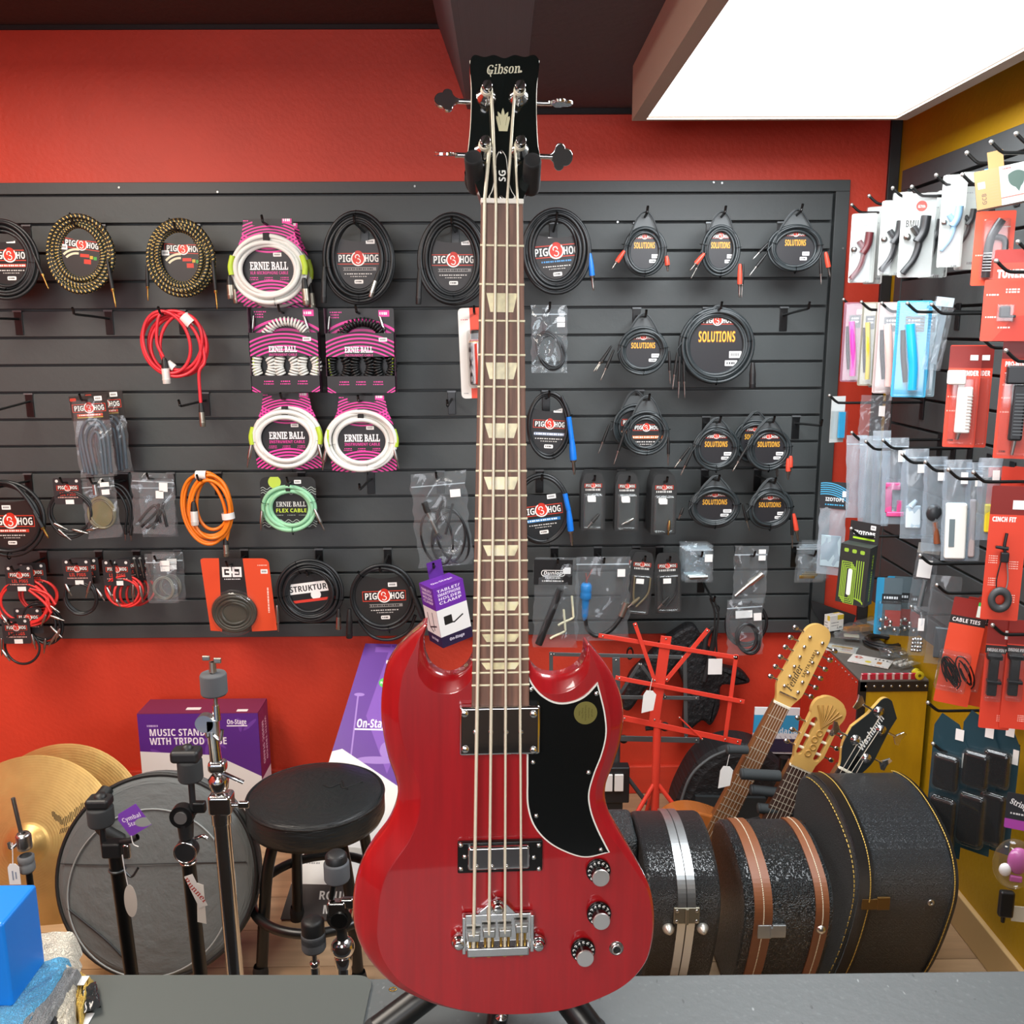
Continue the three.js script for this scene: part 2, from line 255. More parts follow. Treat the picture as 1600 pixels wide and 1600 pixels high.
// ---------------------------------------------------------------- the bass guitar
const bass = thing('bass_guitar', 'cherry red double cutaway electric bass guitar on a stand', 'bass guitar');
const NUT = Pz(785, 316, 0.962), BR = Pz(778, 1470, 0.90);
const bY = NUT.clone().sub(BR).normalize(), yaw = 0.07;
const bZ = V(Math.cos(yaw), 0, -Math.sin(yaw)).cross(bY).normalize(), bX = bY.clone().cross(bZ).normalize();
const BM = new THREE.Matrix4().makeBasis(bX, bY, bZ).setPosition(BR), BI = BM.clone().invert();
bass.applyMatrix4(BM);
const toB = (px, py, h = 0) => hit(px, py, bZ, BR.clone().addScaledVector(bZ, h)).applyMatrix4(BI);
{
  const cherry = mat(0xa30f18, 0.3, 0, { clearcoat: 1, clearcoatRoughness: 0.04, map: noiseTex(512, (u, v) => { const n = 0.86 + 0.16 * fbm(u, v, 48, 60, 4, 3) + 0.04 * (fbm(u, v, 4, 66, 3) - 0.5); return [n, n * 0.95, n * 0.95]; }, true) });
  // outline on the front plane: pixel, width of the bevel in mm
  const out = [[668, 972, 2], [650, 986, 6], [634, 1001, 12], [616, 1021, 17], [602, 1048, 19], [596, 1085, 19], [595, 1116, 19], [598, 1147, 20], [607, 1190, 22], [617, 1219, 24], [621, 1238, 25], [618, 1262, 26], [606, 1291, 27], [583, 1322, 28], [566, 1350, 28], [554, 1385, 29], [550, 1420, 29], [553, 1457, 26], [564, 1486, 22], [583, 1512, 17], [614, 1539, 12], [649, 1557, 9], [682, 1568, 6], [726, 1577, 4], [770, 1581, 3], [813, 1581, 3], [857, 1578, 3], [894, 1571, 3], [937, 1556, 3], [972, 1538, 3], [994, 1519, 3], [1010, 1496, 3], [1018, 1469, 3], [1021, 1440, 3], [1020, 1412, 3.5], [1014, 1383, 4], [999, 1353, 6], [981, 1322, 8], [964, 1294, 10], [951, 1267, 11], [946, 1245, 12], [948, 1225, 13], [959, 1196, 14], [970, 1162, 15], [975, 1129, 16], [973, 1097, 17], [963, 1066, 15], [949, 1041, 11], [932, 1019, 7], [917, 1003, 2],
    [915, 1022, 4], [906, 1041, 9], [887, 1053, 15], [865, 1057, 17], [846, 1053, 15], [834, 1043, 9], [827, 1028, 4], [822, 1012, 3], [744, 1012, 3], [738, 1030, 4], [727, 1046, 10], [709, 1056, 16], [690, 1054, 18], [674, 1043, 15], [665, 1022, 8], [662, 997, 4]];
  const ctrl = out.map(([x, y, b]) => { const p = toB(x, y, -0.008); return V(p.x, p.y, b / 1000); });
  const N = 420, curve = new THREE.CatmullRomCurve3(ctrl, true, 'centripetal'), pts = curve.getSpacedPoints(N).slice(0, N);
  let area = 0; for (let i = 0; i < N; i++) { const a = pts[i], b = pts[(i + 1) % N]; area += a.x * b.y - b.x * a.y; }
  if (area < 0) pts.reverse();
  const nor = pts.map((p, i) => { const a = pts[(i + N - 1) % N], b = pts[(i + 1) % N]; return V(b.y - a.y, a.x - b.x, 0).normalize(); });
  const ring = (k, h, add = 0) => pts.map((p, i) => [p.x - nor[i].x * (p.z * k + add), p.y - nor[i].y * (p.z * k + add), typeof h === 'function' ? h(p.z) : h]);
  // profile from the flat front over the bevel to the side and the back
  const rings = [ring(1, 0), ring(0.94, -0.0004), ring(0.8, (b) => -0.0012 - b * 0.05), ring(0.35, (b) => -0.002 - b * 0.24), ring(0.1, (b) => -0.003 - b * 0.4), ring(0, (b) => -0.0055 - b * 0.46), ring(0, -0.03), ring(0, -0.033, 0.0012), ring(0, -0.035, 0.004)];
  const pos = [], uv = [], idx = [];
  for (const r of rings) for (const p of r) { pos.push(...p); uv.push(p[0] * 4, p[1] * 4); }
  for (let r = 0; r + 1 < rings.length; r++) for (let i = 0; i < N; i++) { const a = r * N + i, b = r * N + (i + 1) % N, c = a + N, d = b + N; idx.push(a, c, b, b, c, d); }
  const side = new THREE.BufferGeometry(); side.setAttribute('position', new THREE.Float32BufferAttribute(pos, 3)); side.setAttribute('uv', new THREE.Float32BufferAttribute(uv, 2)); side.setIndex(idx); side.computeVertexNormals();
  const cap = (r, flip) => {
    const v2 = r.map((p) => new THREE.Vector2(p[0], p[1])), f = THREE.ShapeUtils.triangulateShape(v2, []), g = new THREE.BufferGeometry();
    const o = []; const q = []; const nn = []; for (const t of f) for (const i of (flip ? [t[0], t[2], t[1]] : t)) { o.push(...r[i]); q.push(r[i][0] * 4, r[i][1] * 4); nn.push(0, 0, flip ? -1 : 1); }
    g.setAttribute('position', new THREE.Float32BufferAttribute(o, 3)); g.setAttribute('normal', new THREE.Float32BufferAttribute(nn, 3)); g.setAttribute('uv', new THREE.Float32BufferAttribute(q, 2)); return g;
  };
  part('body', [side, cap(rings[0], false), cap(rings[rings.length - 1], true)], cherry, bass);
  // pickguard: white edge under a black face
  const pg = [[824, 1051], [832, 1068], [846, 1085], [868, 1097], [890, 1097], [912, 1088], [934, 1066], [939, 1085], [946, 1116], [948, 1147], [941, 1179], [929, 1210], [921, 1241], [924, 1266], [934, 1294], [953, 1332], [915, 1340], [887, 1333], [856, 1316], [834, 1291], [824, 1260], [823, 1220], [823, 1179], [823, 1110]];
  const gp = pg.map(([x, y]) => toB(x, y, 0.002)), cg = V(gp.reduce((s, p) => s + p.x, 0) / gp.length, gp.reduce((s, p) => s + p.y, 0) / gp.length);
  const smooth = (list) => { const o = []; const seg = (a) => o.push(...new THREE.CatmullRomCurve3(a).getPoints(a.length * 5).slice(0, -1)); seg(list.slice(0, 7)); seg(list.slice(6, 16)); seg(list.slice(15, 24)); o.push(list[23]); return o.map((p) => [p.x, p.y]); };
  const white = smooth(gp); let ar = 0; white.forEach((p, i) => { const b = white[(i + 1) % white.length]; ar += p[0] * b[1] - b[0] * p[1]; }); if (ar < 0) white.reverse();
  const inset = white.map((p, i) => { const a = white[(i + white.length - 1) % white.length], b = white[(i + 1) % white.length], nx = b[1] - a[1], ny = a[0] - b[0], l = Math.hypot(nx, ny) || 1; return [p[0] - nx / l * 0.0017, p[1] - ny / l * 0.0017]; });
  const guard = part('pickguard', board(inset, 0.0022).translate(0, 0, 0.0026), mat(0x0c0e0e, 0.16), bass);
  part('white_edge', board(white, 0.0016).translate(0, 0, 0.0019), mat(0xe8e4da, 0.4), guard);
  const screw = (px, py, h, r = 0.0028, parent = bass) => { const p = toB(px, py, h); part('screw', [lathe([[0, 0.0012], [r * 0.7, 0.001], [r, 0], [r, -0.002]], 14).rotateX(PI / 2).translate(p.x, p.y, h)], chrome, parent); };
  for (const [x, y] of [[830, 1077], [932, 1084], [833, 1191], [920, 1207], [838, 1275], [939, 1328]]) screw(x, y, 0.003, 0.0026, guard);
  { const p = toB(915, 1114, 0.003); part('foil_sticker', new THREE.CylinderGeometry(0.0125, 0.0125, 0.0004, 32).rotateX(PI / 2).translate(p.x, p.y, 0.0029), print(128, 128, (k) => { k.fillStyle = '#857f45'; k.fillRect(0, 0, 128, 128); for (const [i, s] of ['Peel off', 'Protective', 'Coating Before', 'Using This', 'Item'].entries()) txt(k, s, 64, 30 + i * 17, 12, '#5f5a2c'); }, { metalness: 0.7, roughness: 0.35 }), guard).rotation.set(0, 0, 0); }
  // pickups
  const rect = (x0, y0, x1, y1, h) => { const a = toB(x0, y1, h), b = toB(x1, y0, h); return [a.x, b.x, a.y, b.y]; };
  {
    const [x0, x1, y0, y1] = rect(718, 1103, 845, 1182, 0.012);
    const p = part('pickup', span(x0, x1, y0, y1, 0.0, 0.0125, 0.003), mat(0xdedede, 0.05, 1), bass);
    for (const [x, y] of [[726, 1115], [834, 1116], [727, 1171], [834, 1172]]) screw(x, y, 0.0128, 0.004, p);
    for (const x of [743, 767, 791, 814]) screw(x, 1144, 0.0128, 0.0026, p);
  }
  {
    const [x0, x1, y0, y1] = rect(715, 1313, 848, 1365, 0.006), [a0, a1, b0, b1] = rect(731, 1321, 828, 1365, 0.012);
    const p = part('bridge_pickup', span(x0, x1, y0, y1, 0, 0.0065, 0.0015), mat(0x0d0d0d, 0.25), bass);
    part('chrome_cover', span(a0, a1, b0 + 0.003, b1, 0.004, 0.0135, 0.003), mat(0xdedede, 0.05, 1), p);
    for (const [x, y] of [[720, 1321], [842, 1321], [720, 1358], [842, 1358], [726, 1339], [834, 1340]]) screw(x, y, 0.0068, 0.0026, p);
    for (const x of [745, 769, 792, 815]) screw(x, 1354, 0.0138, 0.0022, p);
  }
  // three point bridge
  const strAt = (i, y) => { const top = [757.5, 775, 792.5, 808.5][i], bot = [740, 764, 789, 815][i]; return top + (bot - top) * (y - 316) / (1480 - 316); };
  {
    const [x0, x1, y0, y1] = rect(722, 1426, 834, 1488, 0.008);
    const pl = part('bridge', [span(x0, x1, y0, y1, 0.002, 0.0075, 0.002), board([[x0 + 0.012, y1 - 0.004], [x1 - 0.016, y1 - 0.004], [(x0 + x1) / 2 + 0.007, y1 + 0.013], [(x0 + x1) / 2 - 0.007, y1 + 0.013]], 0.005, 0, 0.001).translate(0, 0, 0.0068),
      span(x0, x0 + 0.004, y0, y1, 0.004, 0.013, 0.001), span(x1 - 0.004, x1, y0, y1, 0.004, 0.013, 0.001)], mirror, bass);
    part('tail_bar', span(x0 + 0.005, x1 - 0.005, y0 - 0.003, y0 + 0.008, 0.002, 0.015, 0.002), chrome, pl);
    const stud = (px, py) => { const p = toB(px, py, 0.008); part('stud', [lathe([[0, 0.016], [0.004, 0.016], [0.0055, 0.015], [0.0055, 0.012], [0.007, 0.011], [0.0085, 0.009], [0.0085, 0.005], [0.006, 0.004], [0.006, 0]], 20).rotateX(PI / 2).translate(p.x, p.y, 0), box(0.008, 0.0012, 0.001, p.x, p.y, 0.0162)], chrome, pl); };
    stud(717, 1472); stud(841, 1474); stud(778, 1416);
    for (let i = 0; i < 4; i++) {
      const x = toB(strAt(i, 1455), 1455, 0.012).x, yy = y1 - [0.022, 0.018, 0.018, 0.014][i];
      part('saddle', [box(0.0135, 0.009, 0.009, x, yy, 0.012, 0.0015), box(0.015, 0.0025, 0.004, x, yy + 0.006, 0.012)], chromeSoft, pl);
      part('adjuster', [rod(V(x - 0.004, y0 + 0.008, 0.01), V(x - 0.004, yy, 0.01), 0.0014, 0.0014, 8), rod(V(x + 0.004, y0 + 0.008, 0.01), V(x + 0.004, yy, 0.01), 0.0014, 0.0014, 8)], brass, pl);
      const xb = toB(strAt(i, 1484), 1484, 0.015).x; part('ball_end', rod(V(xb, y0 - 0.0035, 0.011), V(xb, y0 + 0.001, 0.011), 0.003, 0.003, 12), brass, pl);
    }
  }
  // knobs and jack
  const dial = print(256, 256, (k) => {
    k.fillStyle = '#141414'; k.fillRect(0, 0, 256, 256);
    for (let i = 0; i <= 10; i++) { const a = -2.35 + i * 0.47; k.save(); k.translate(128 + Math.sin(a) * 96, 128 - Math.cos(a) * 96); k.rotate(a); txt(k, String(i), 0, 0, 62, '#f0f0ea'); k.restore(); }
  }, { roughness: 0.25 });
  [[935, 1361], [936, 1428], [911, 1485]].forEach(([x, y]) => {
    const p = toB(x, y, 0.004);
    const disc = new THREE.CircleGeometry(0.0128, 40); disc.translate(0, 0, 0.0062);
    const kn = part('knob', [lathe([[0.0085, 0.006], [0.0128, 0.006], [0.0134, 0.0045], [0.0134, 0.002], [0.0128, 0.001]], 36).rotateX(PI / 2).translate(p.x, p.y, 0), lathe([[0, 0.0195], [0.0085, 0.0195], [0.0092, 0.018], [0.0094, 0.006]], 36).rotateX(PI / 2).translate(p.x, p.y, 0)], blackGloss, bass);
    part('number_dial', clean(disc).translate(p.x, p.y, 0), dial, kn);
    part('silver_cap', [new THREE.CircleGeometry(0.0088, 36).translate(p.x, p.y, 0.0202), lathe([[0.0088, 0.0202], [0.0094, 0.0196], [0.0095, 0.0185]], 36).rotateX(PI / 2).translate(p.x, p.y, 0)], mat(0xd6d6d4, 0.3, 0.8, { anisotropy: 0.7 }), kn);
  });
  { const p = toB(963.5, 1483, 0.002); const j = part('output_jack', lathe([[0.0035, -0.004], [0.0035, 0.004], [0.0055, 0.0045], [0.0058, 0.003], [0.0062, 0.0022], [0.0078, 0.0016], [0.0082, 0.0]], 24).rotateX(PI / 2).translate(p.x, p.y, 0), chromeSoft, bass); part('jack_hole', new THREE.CircleGeometry(0.0038, 20).translate(p.x, p.y, 0.0006), mat(0x050505, 0.8), j); }
  { const a = toB(783, 1583, -0.017); part('strap_button', lathe([[0.003, 0], [0.003, 0.006], [0.0065, 0.008], [0.0065, 0.0105], [0, 0.0115]], 18).rotateX(PI).translate(a.x, a.y + 0.004, -0.017), chrome, bass); }

  // neck, fingerboard, frets, inlays, nut
  const n0 = toB(752, 318, 0.006), n1 = toB(817, 318, 0.006), e0 = toB(737, 1104, 0.006), e1 = toB(827, 1104, 0.006);
  const edge = (y, k) => { const t = (y - n0.y) / (e0.y - n0.y); return k < 0 ? n0.x + (e0.x - n0.x) * t : n1.x + (e1.x - n1.x) * t; };
  const rose = mat(0x82604f, 0.5, 0, { map: noiseTex(256, (u, v) => { const n = 0.62 + 0.5 * fbm(u, v, 40, 80, 4, 3); return [n, n * 0.95, n * 0.93]; }, true) });
  const fb = metric(board([[e0.x, e0.y], [e1.x, e1.y], [n1.x, n1.y], [n0.x, n0.y]], 0.0065, 0, 0.0006).translate(0, 0, 0.0065), 6);
  const board_ = part('fingerboard', fb, rose, bass);
  {
    const P = [], I = [], M = 10, ys = [n0.y + 0.004, n0.y - 0.1, n0.y - 0.25, e0.y + 0.14, e0.y + 0.06, e0.y + 0.03], dep = [0.017, 0.018, 0.019, 0.021, 0.026, 0.03];
    ys.forEach((y, r) => { for (let i = 0; i <= M; i++) { const a = PI * i / M; const xm = (edge(y, -1) + edge(y, 1)) / 2, w = (edge(y, 1) - edge(y, -1)) / 2; P.push(xm + Math.cos(a) * w, y, -Math.pow(Math.sin(a), 0.8) * dep[r]); } });
    for (let r = 0; r + 1 < ys.length; r++) for (let i = 0; i < M; i++) { const a = r * (M + 1) + i, b = a + 1, c = a + M + 1, d = c + 1; I.push(a, b, c, b, d, c); }
    const g = new THREE.BufferGeometry(); g.setAttribute('position', new THREE.Float32BufferAttribute(P, 3)); g.setIndex(I); g.computeVertexNormals(); part('neck', clean(g), mat(0x7a2a20, 0.35, 0, { clearcoat: 0.8 }), bass);
  }
  const yn = n0.y, scaleLen = 2 * (yn - toB(782, 876, 0.0068).y);
  const fy = (n) => yn - scaleLen * (1 - Math.pow(2, -n / 12));
  const fretMat = mat(0xe2dabb, 0.4, 0.4);
  for (let n = 1; n <= 20; n++) { const y = fy(n); if (y < e0.y) break; part('fret', new THREE.CylinderGeometry(0.0013, 0.0013, edge(y, 1) - edge(y, -1) + 0.001, 6).rotateZ(PI / 2).scale(1, 1, 0.7).translate((edge(y, 1) + edge(y, -1)) / 2, y, 0.0068), fretMat, board_); }
  const pearl = mat(0xece6cf, 0.25, 0, { map: noiseTex(128, (u, v) => { const n = fbm(u, v, 5, 91, 4), a = 0.72 + 0.5 * n; return [a, a * 0.985, a * 0.88]; }, true) });
  for (const n of [3, 5, 7, 9, 12, 15, 17, 19]) {
    const top = fy(n - 1), bot = fy(n), yc = (top + bot) / 2, hh = Math.min(0.0095, (top - bot) * 0.26), cx = (edge(yc, 1) + edge(yc, -1)) / 2, w = (edge(yc, 1) - edge(yc, -1)) * 0.345;
    part('inlay', metric(board([[cx - w * 0.74, yc - hh], [cx + w * 0.74, yc - hh], [cx + w, yc + hh], [cx - w, yc + hh]], 0.0008).translate(0, 0, 0.0069), 14), pearl, board_);
  }
  part('nut', box(n1.x - n0.x + 0.001, 0.005, 0.011, (n0.x + n1.x) / 2, yn + 0.0025, 0.004, 0.001), mat(0xe9e6da, 0.4), bass);

  // headstock, tilted back from the nut
  const tilt = 0.2, HM = new THREE.Matrix4().makeRotationX(-tilt).setPosition(0, yn + 0.004, 0.002), HW = BM.clone().multiply(HM), HWI = HW.clone().invert();
  const hN = V(0, 0, 1).transformDirection(HW), hP = V(0, 0, 0).applyMatrix4(HW);
  const toH = (px, py, h = 0) => hit(px, py, hN, hP.clone().addScaledVector(hN, h)).applyMatrix4(HWI);
  const hs = [[753, 314], [748, 300], [737, 268], [731, 244], [733, 226], [736, 190], [737, 140], [735, 94], [741, 86], [757, 89], [772, 86], [788, 91], [804, 86], [820, 89], [835, 86], [842, 94], [838, 140], [838, 190], [840, 226], [843, 244], [836, 268], [822, 300], [816, 314]].map(([x, y]) => { const p = toH(x, y); return [p.x, p.y]; });
  const hsm = new THREE.CatmullRomCurve3(hs.map((p) => V(p[0], p[1])), false, 'centripetal').getPoints(110).map((p) => [p.x, p.y]);
  let bx0 = 9, bx1 = -9, by0 = 9, by1 = -9; for (const [x, y] of hsm) { bx0 = Math.min(bx0, x); bx1 = Math.max(bx1, x); by0 = Math.min(by0, y); by1 = Math.max(by1, y); }
  const CW = 512, CH = Math.round(512 * (by1 - by0) / (bx1 - bx0)), cpx = (px, py) => { const p = toH(px, py); return [(p.x - bx0) / (bx1 - bx0) * CW, (by1 - p.y) / (by1 - by0) * CH]; };
  const face = print(CW, CH, (k) => {
    k.fillStyle = '#0c1311'; k.fillRect(0, 0, CW, CH);
    let [x, y] = cpx(787, 108); txt(k, 'Gibson', x, y, 86, '#d9d6bc', { font: 'serif', w: 245, h: 1.1, skew: -0.25, rot: -0.09 });
    k.strokeStyle = '#d9d6bc'; k.lineWidth = 7; k.lineCap = 'round'; k.beginPath(); k.moveTo(x - 100, y + 8); k.quadraticCurveTo(x - 96, y + 45, x - 92, y + 58); k.stroke(); k.fillStyle = '#d9d6bc'; k.beginPath(); k.arc(x + 122, y + 12, 9, 0, 7); k.fill();
    [x, y] = cpx(786, 187);
    k.fillStyle = '#cfcca8'; for (const [a, l] of [[0, 104], [-0.45, 86], [0.45, 86], [-0.85, 66], [0.85, 66]]) { k.save(); k.translate(x, y + 18); k.rotate(a); k.beginPath(); k.moveTo(0, 0); k.quadraticCurveTo(-24, -l * 0.55, 0, -l); k.quadraticCurveTo(24, -l * 0.55, 0, 0); k.fill(); k.restore(); }
    k.beginPath(); k.moveTo(x - 50, y - 14); k.lineTo(x + 50, y - 14); k.lineTo(x + 30, y + 84); k.lineTo(x - 30, y + 84); k.fill();
    k.strokeStyle = '#8f8d70'; k.lineWidth = 3; for (const a of [-0.3, 0.3]) { k.beginPath(); k.moveTo(x + a * 60, y + 40); k.lineTo(x + a * 90, y - 20); k.stroke(); }
  }, { roughness: 0.12, clearcoat: 1 });
  const toBass = (g) => clean(g).applyMatrix4(HM);
  const head = part('headstock', toBass(board(hsm, 0.013).translate(0, 0, -0.0016)), mat(0x64231b, 0.35, 0, { clearcoat: 1 }), bass);
  part('black_face', toBass(board(hsm, 0.0015)), face, head);
  { // cream edge line on both sides
    const e = (list) => toBass(tube(list.map(([x, y]) => { const p = toH(x, y); return V(p.x, p.y, -0.001); }), 0.0008, false, 40, 6));
    part('edge_line', [e([[731, 244], [733, 226], [736, 190], [737, 140], [735, 94]]), e([[842, 94], [838, 140], [838, 190], [840, 226], [843, 244]])], mat(0xe4dfcb, 0.4), head);
  }
  { // truss rod cover
    const pts = [[763, 309], [768, 298], [772, 280], [774, 258], [776, 242], [783, 234], [790, 242], [793, 258], [795, 280], [800, 298], [806, 309], [796, 313], [784, 309], [772, 313]].map(([x, y]) => { const p = toH(x, y, 0.002); return V(p.x, p.y); });
    const o = new THREE.CatmullRomCurve3(pts, true, 'centripetal').getPoints(80).map((p) => [p.x, p.y]), c = toH(784, 280, 0.002);
    const inn = o.map(([x, y]) => [c.x + (x - c.x) * 0.87, c.y + (y - c.y) * 0.955]);
    const cv = part('truss_rod_cover', toBass(board(o, 0.0012).translate(0, 0, 0.0014)), mat(0xe6e2d6, 0.4), head);
    cv.geometry = join([cv.geometry]);
    part('cover_face', toBass(board(inn, 0.0008).translate(0, 0, 0.0021)), print(128, 256, (k) => { k.fillStyle = '#101312'; k.fillRect(0, 0, 128, 256); txt(k, 'SG', 66, 130, 52, '#efeee6', { rot: -PI / 2 }); }, { roughness: 0.2 }), head);
    for (const [x, y] of [[783, 237], [783, 308]]) { const p = toH(x, y, 0.003); part('cover_screw', toBass(lump(0.002, p.x, p.y, 0.0022, 1, 1, 0.5)), chrome, head); }
  }
  // tuners: post on the face, shaft and cloverleaf button out at the side
  const posts = [[760, 146, -1, 0.2], [757, 231, -1, 1.14], [812, 231, 1, 0.65], [811, 146, 1, 1.85]];
  const postTop = [];
  posts.forEach(([px, py, s, turn]) => {
    const p = toH(px, py, 0.006);
    const tn = part('tuner', toBass(join([lathe([[0, 0.0225], [0.0045, 0.0225], [0.0052, 0.0215], [0.0052, 0.016], [0.0042, 0.0135], [0.0042, 0.009], [0.0056, 0.0075], [0.0068, 0.006], [0.0082, 0.004], [0.0098, 0.0025], [0.0105, 0]], 24).rotateX(PI / 2).translate(p.x, p.y, 0)])), chrome, bass);
    part('slot', toBass(box(0.0022, 0.0098, 0.0036, 0, 0, 0.0216).rotateZ(-0.55).translate(p.x, p.y, 0)), mat(0x26241f, 0.5, 0.6), tn);
    postTop.push(p.clone());
    const ex = s * 0.0345, x0 = s < 0 ? toH(738, py).x : toH(838, py).x, zb = -0.014;
    part('shaft', toBass(join([rod(V(x0 - s * 0.004, p.y - 0.001, zb + 0.005), V(x0 + s * 0.017, p.y - 0.001, zb + 0.005), 0.0026, 0.0026, 12), rod(V(x0 - s * 0.002, p.y - 0.001, zb + 0.005), V(x0 + s * 0.001, p.y - 0.001, zb + 0.005), 0.0042, 0.0042, 14)])), chrome, tn);
    const sh = new THREE.Shape(); // cloverleaf outline
    sh.moveTo(-0.001, -0.0022); sh.quadraticCurveTo(0.004, -0.003, 0.0055, -0.0085); sh.bezierCurveTo(0.006, -0.0148, 0.0145, -0.0148, 0.0155, -0.0085); sh.bezierCurveTo(0.0205, -0.009, 0.0238, -0.0045, 0.0238, 0);
    sh.bezierCurveTo(0.0238, 0.0045, 0.0205, 0.009, 0.0155, 0.0085); sh.bezierCurveTo(0.0145, 0.0148, 0.006, 0.0148, 0.0055, 0.0085); sh.quadraticCurveTo(0.004, 0.003, -0.001, 0.0022); sh.closePath();
    const bt = board(sh, 0.0022, 10, 0.0006); bt.translate(0, 0, 0.0011); bt.rotateX(turn); if (s < 0) bt.rotateY(PI);
    part('button', toBass(bt.translate(x0 + s * 0.014, p.y - 0.001, zb + 0.005)), chrome, tn);
    void ex;
  });
  // strings
  const stMat = mat(0xe6dfc8, 0.45, 0.35), rad = [0.0018, 0.0016, 0.0014, 0.00125], toPost = [1, 0, 3, 2];
  for (let i = 0; i < 4; i++) {
    const yb = toB(778, 1484, 0.013).y, a = V(toB(strAt(i, 1484), 1484, 0.013).x, yb, 0.012), sd = V(toB(strAt(i, 1440), 1440, 0.018).x, toB(778, 1442, 0.018).y, 0.0175), nt = V(toB([757.5, 775, 792.5, 808.5][i], 316, 0.009).x, yn + 0.003, 0.0092);
    const pi = toPost[i], pp = postTop[pi], hp = V(pp.x + (i < 2 ? 0.0048 : -0.0048), pp.y - 0.001, 0.0105).applyMatrix4(HM);
    const up = hp.clone();
    part('string', [rod(a, sd, rad[i], rad[i], 8), rod(sd, nt, rad[i], rad[i], 8), rod(nt, up, rad[i], rad[i], 8), new THREE.TorusGeometry(0.0048, rad[i] * 0.9, 6, 18).translate(pp.x, pp.y, 0.0108).applyMatrix4(HM), new THREE.TorusGeometry(0.0046, rad[i] * 0.9, 6, 18).translate(pp.x, pp.y, 0.0132).applyMatrix4(HM)], stMat, bass);
  }
}
// ---------------------------------------------------------------- the hanging stand behind the bass
{
  const st = thing('guitar_stand', 'black tripod hanging stand with foam yoke holding the red bass', 'stand', V(0, 0, 0));
  const yoke = Pz(785, 270, 1.03), hub = V(yoke.x + 0.004, COUNTER + 0.11, -1.0), foot = COUNTER;
  part('pole', [rod(V(hub.x, hub.y - 0.03, hub.z), V(hub.x, hub.y + 0.25, hub.z - 0.012), 0.013), rod(V(hub.x, hub.y + 0.22, hub.z - 0.011), V(yoke.x, yoke.y - 0.02, yoke.z), 0.0095)], blackSatin, st);
  part('hub', [rod(V(hub.x, hub.y - 0.05, hub.z), V(hub.x, hub.y + 0.02, hub.z), 0.022)], blackMatte, st);
  part('yoke', [tube([V(yoke.x - 0.032, yoke.y - 0.004, yoke.z + 0.03), V(yoke.x - 0.03, yoke.y - 0.014, yoke.z + 0.002), V(yoke.x, yoke.y - 0.022, yoke.z - 0.004), V(yoke.x + 0.03, yoke.y - 0.014, yoke.z + 0.002), V(yoke.x + 0.032, yoke.y - 0.004, yoke.z + 0.03)], 0.007, false, 40, 10)], blackMatte, st);
  for (const [x0, y0, x1, y1] of [[739, 245, 745, 299], [832, 250, 829, 300]]) { // foam sleeves, rising forwards
    const top = Pz(x0, y0, 0.945), low = Pz(x1, y1, 0.992), d = top.clone().sub(low), L = d.length();
    const g = lathe([[0, 0], [0.005, 0.0005], [0.0085, 0.005], [0.0092, 0.012], [0.0088, L - 0.003], [0.0082, L], [0.0068, L], [0.006, L - 0.001], [0, L - 0.0012]], 24);
    g.applyQuaternion(new THREE.Quaternion().setFromUnitVectors(V(0, 1, 0), d.normalize())); part('foam_sleeve', g.translate(low.x, low.y, low.z), rubber, st);
  }
  for (const [px, py, w] of [[590, 1612, 0], [768, 1640, 1], [925, 1612, 0]]) {
    const e = Py(px, py, foot + (w ? 0.012 : 0.0165)); const a = V(hub.x + (px - 770) / 9000, hub.y - 0.03, hub.z + 0.012);
    part('leg', [rod(a, e, w ? 0.012 : 0.0165, w ? 0.012 : 0.0165, 16)], blackSatin, st);
    part('foot', [lump(w ? 0.0125 : 0.0168, e.x, e.y, e.z, 1.1, 0.95, 1.1)], rubber, st);
  }
}
// ---------------------------------------------------------------- goods on the back slat wall
// each thing is authored in a frame of its own whose unit is one photo pixel at its depth (about 1.66 mm), y up, z towards the room
const ZG = 2.42;
const film = mat(0xf6fafc, 0.1, 0, { transmission: 0.955, ior: 1.42, specularIntensity: 1 }), clearHard = mat(0xf8fafa, 0.05, 0, { transmission: 0.985, ior: 1.45 });
const cableBlack = mat(0x1a1d1f, 0.42), cableGrey = mat(0x2b3133, 0.4), tieMat = mat(0x060606, 0.4), stickerMat = mat(0xeceae6, 0.6);
const CB = '#141314', PINK = '#e8379c';
function item(name, label, category, px, py, o = {}) {
  const z = o.z ?? ZG, g = thing(name, label, category, Pz(px, py, z), o.group); g.scale.setScalar(perPixel(px, py, z)); if (o.rot) g.rotation.z = o.rot; if (o.turn) g.rotation.y = o.turn; return g;
}
const printed = new Map();
function sheet(g, name, shape, z, key, draw, o = {}) { // printed board: draw() gets local units with y down
  const geo = board(shape, o.thick || 0.5); geo.computeBoundingBox(); const b = geo.boundingBox, w = b.max.x - b.min.x, h = b.max.y - b.min.y, q = o.res || 4;
  let m = printed.get(key);
  if (!m) { m = print(Math.max(8, Math.round(w * q)), Math.max(8, Math.round(h * q)), (k) => { k.scale(q, q); k.translate(-b.min.x, b.max.y); draw(k); }, o.mat); printed.set(key, m); }
  const mesh = part(name, geo, m, g); mesh.position.z = z; if (o.rot) mesh.rotation.z = o.rot; return mesh;
}
const oval = (rx, ry, x = 0, y = 0, n = 40) => Array.from({ length: n }, (_, i) => [x + Math.cos(i / n * 2 * PI) * rx, y + Math.sin(i / n * 2 * PI) * ry]);
const rect = (x0, y0, x1, y1) => [[x0, y0], [x1, y0], [x1, y1], [x0, y1]];
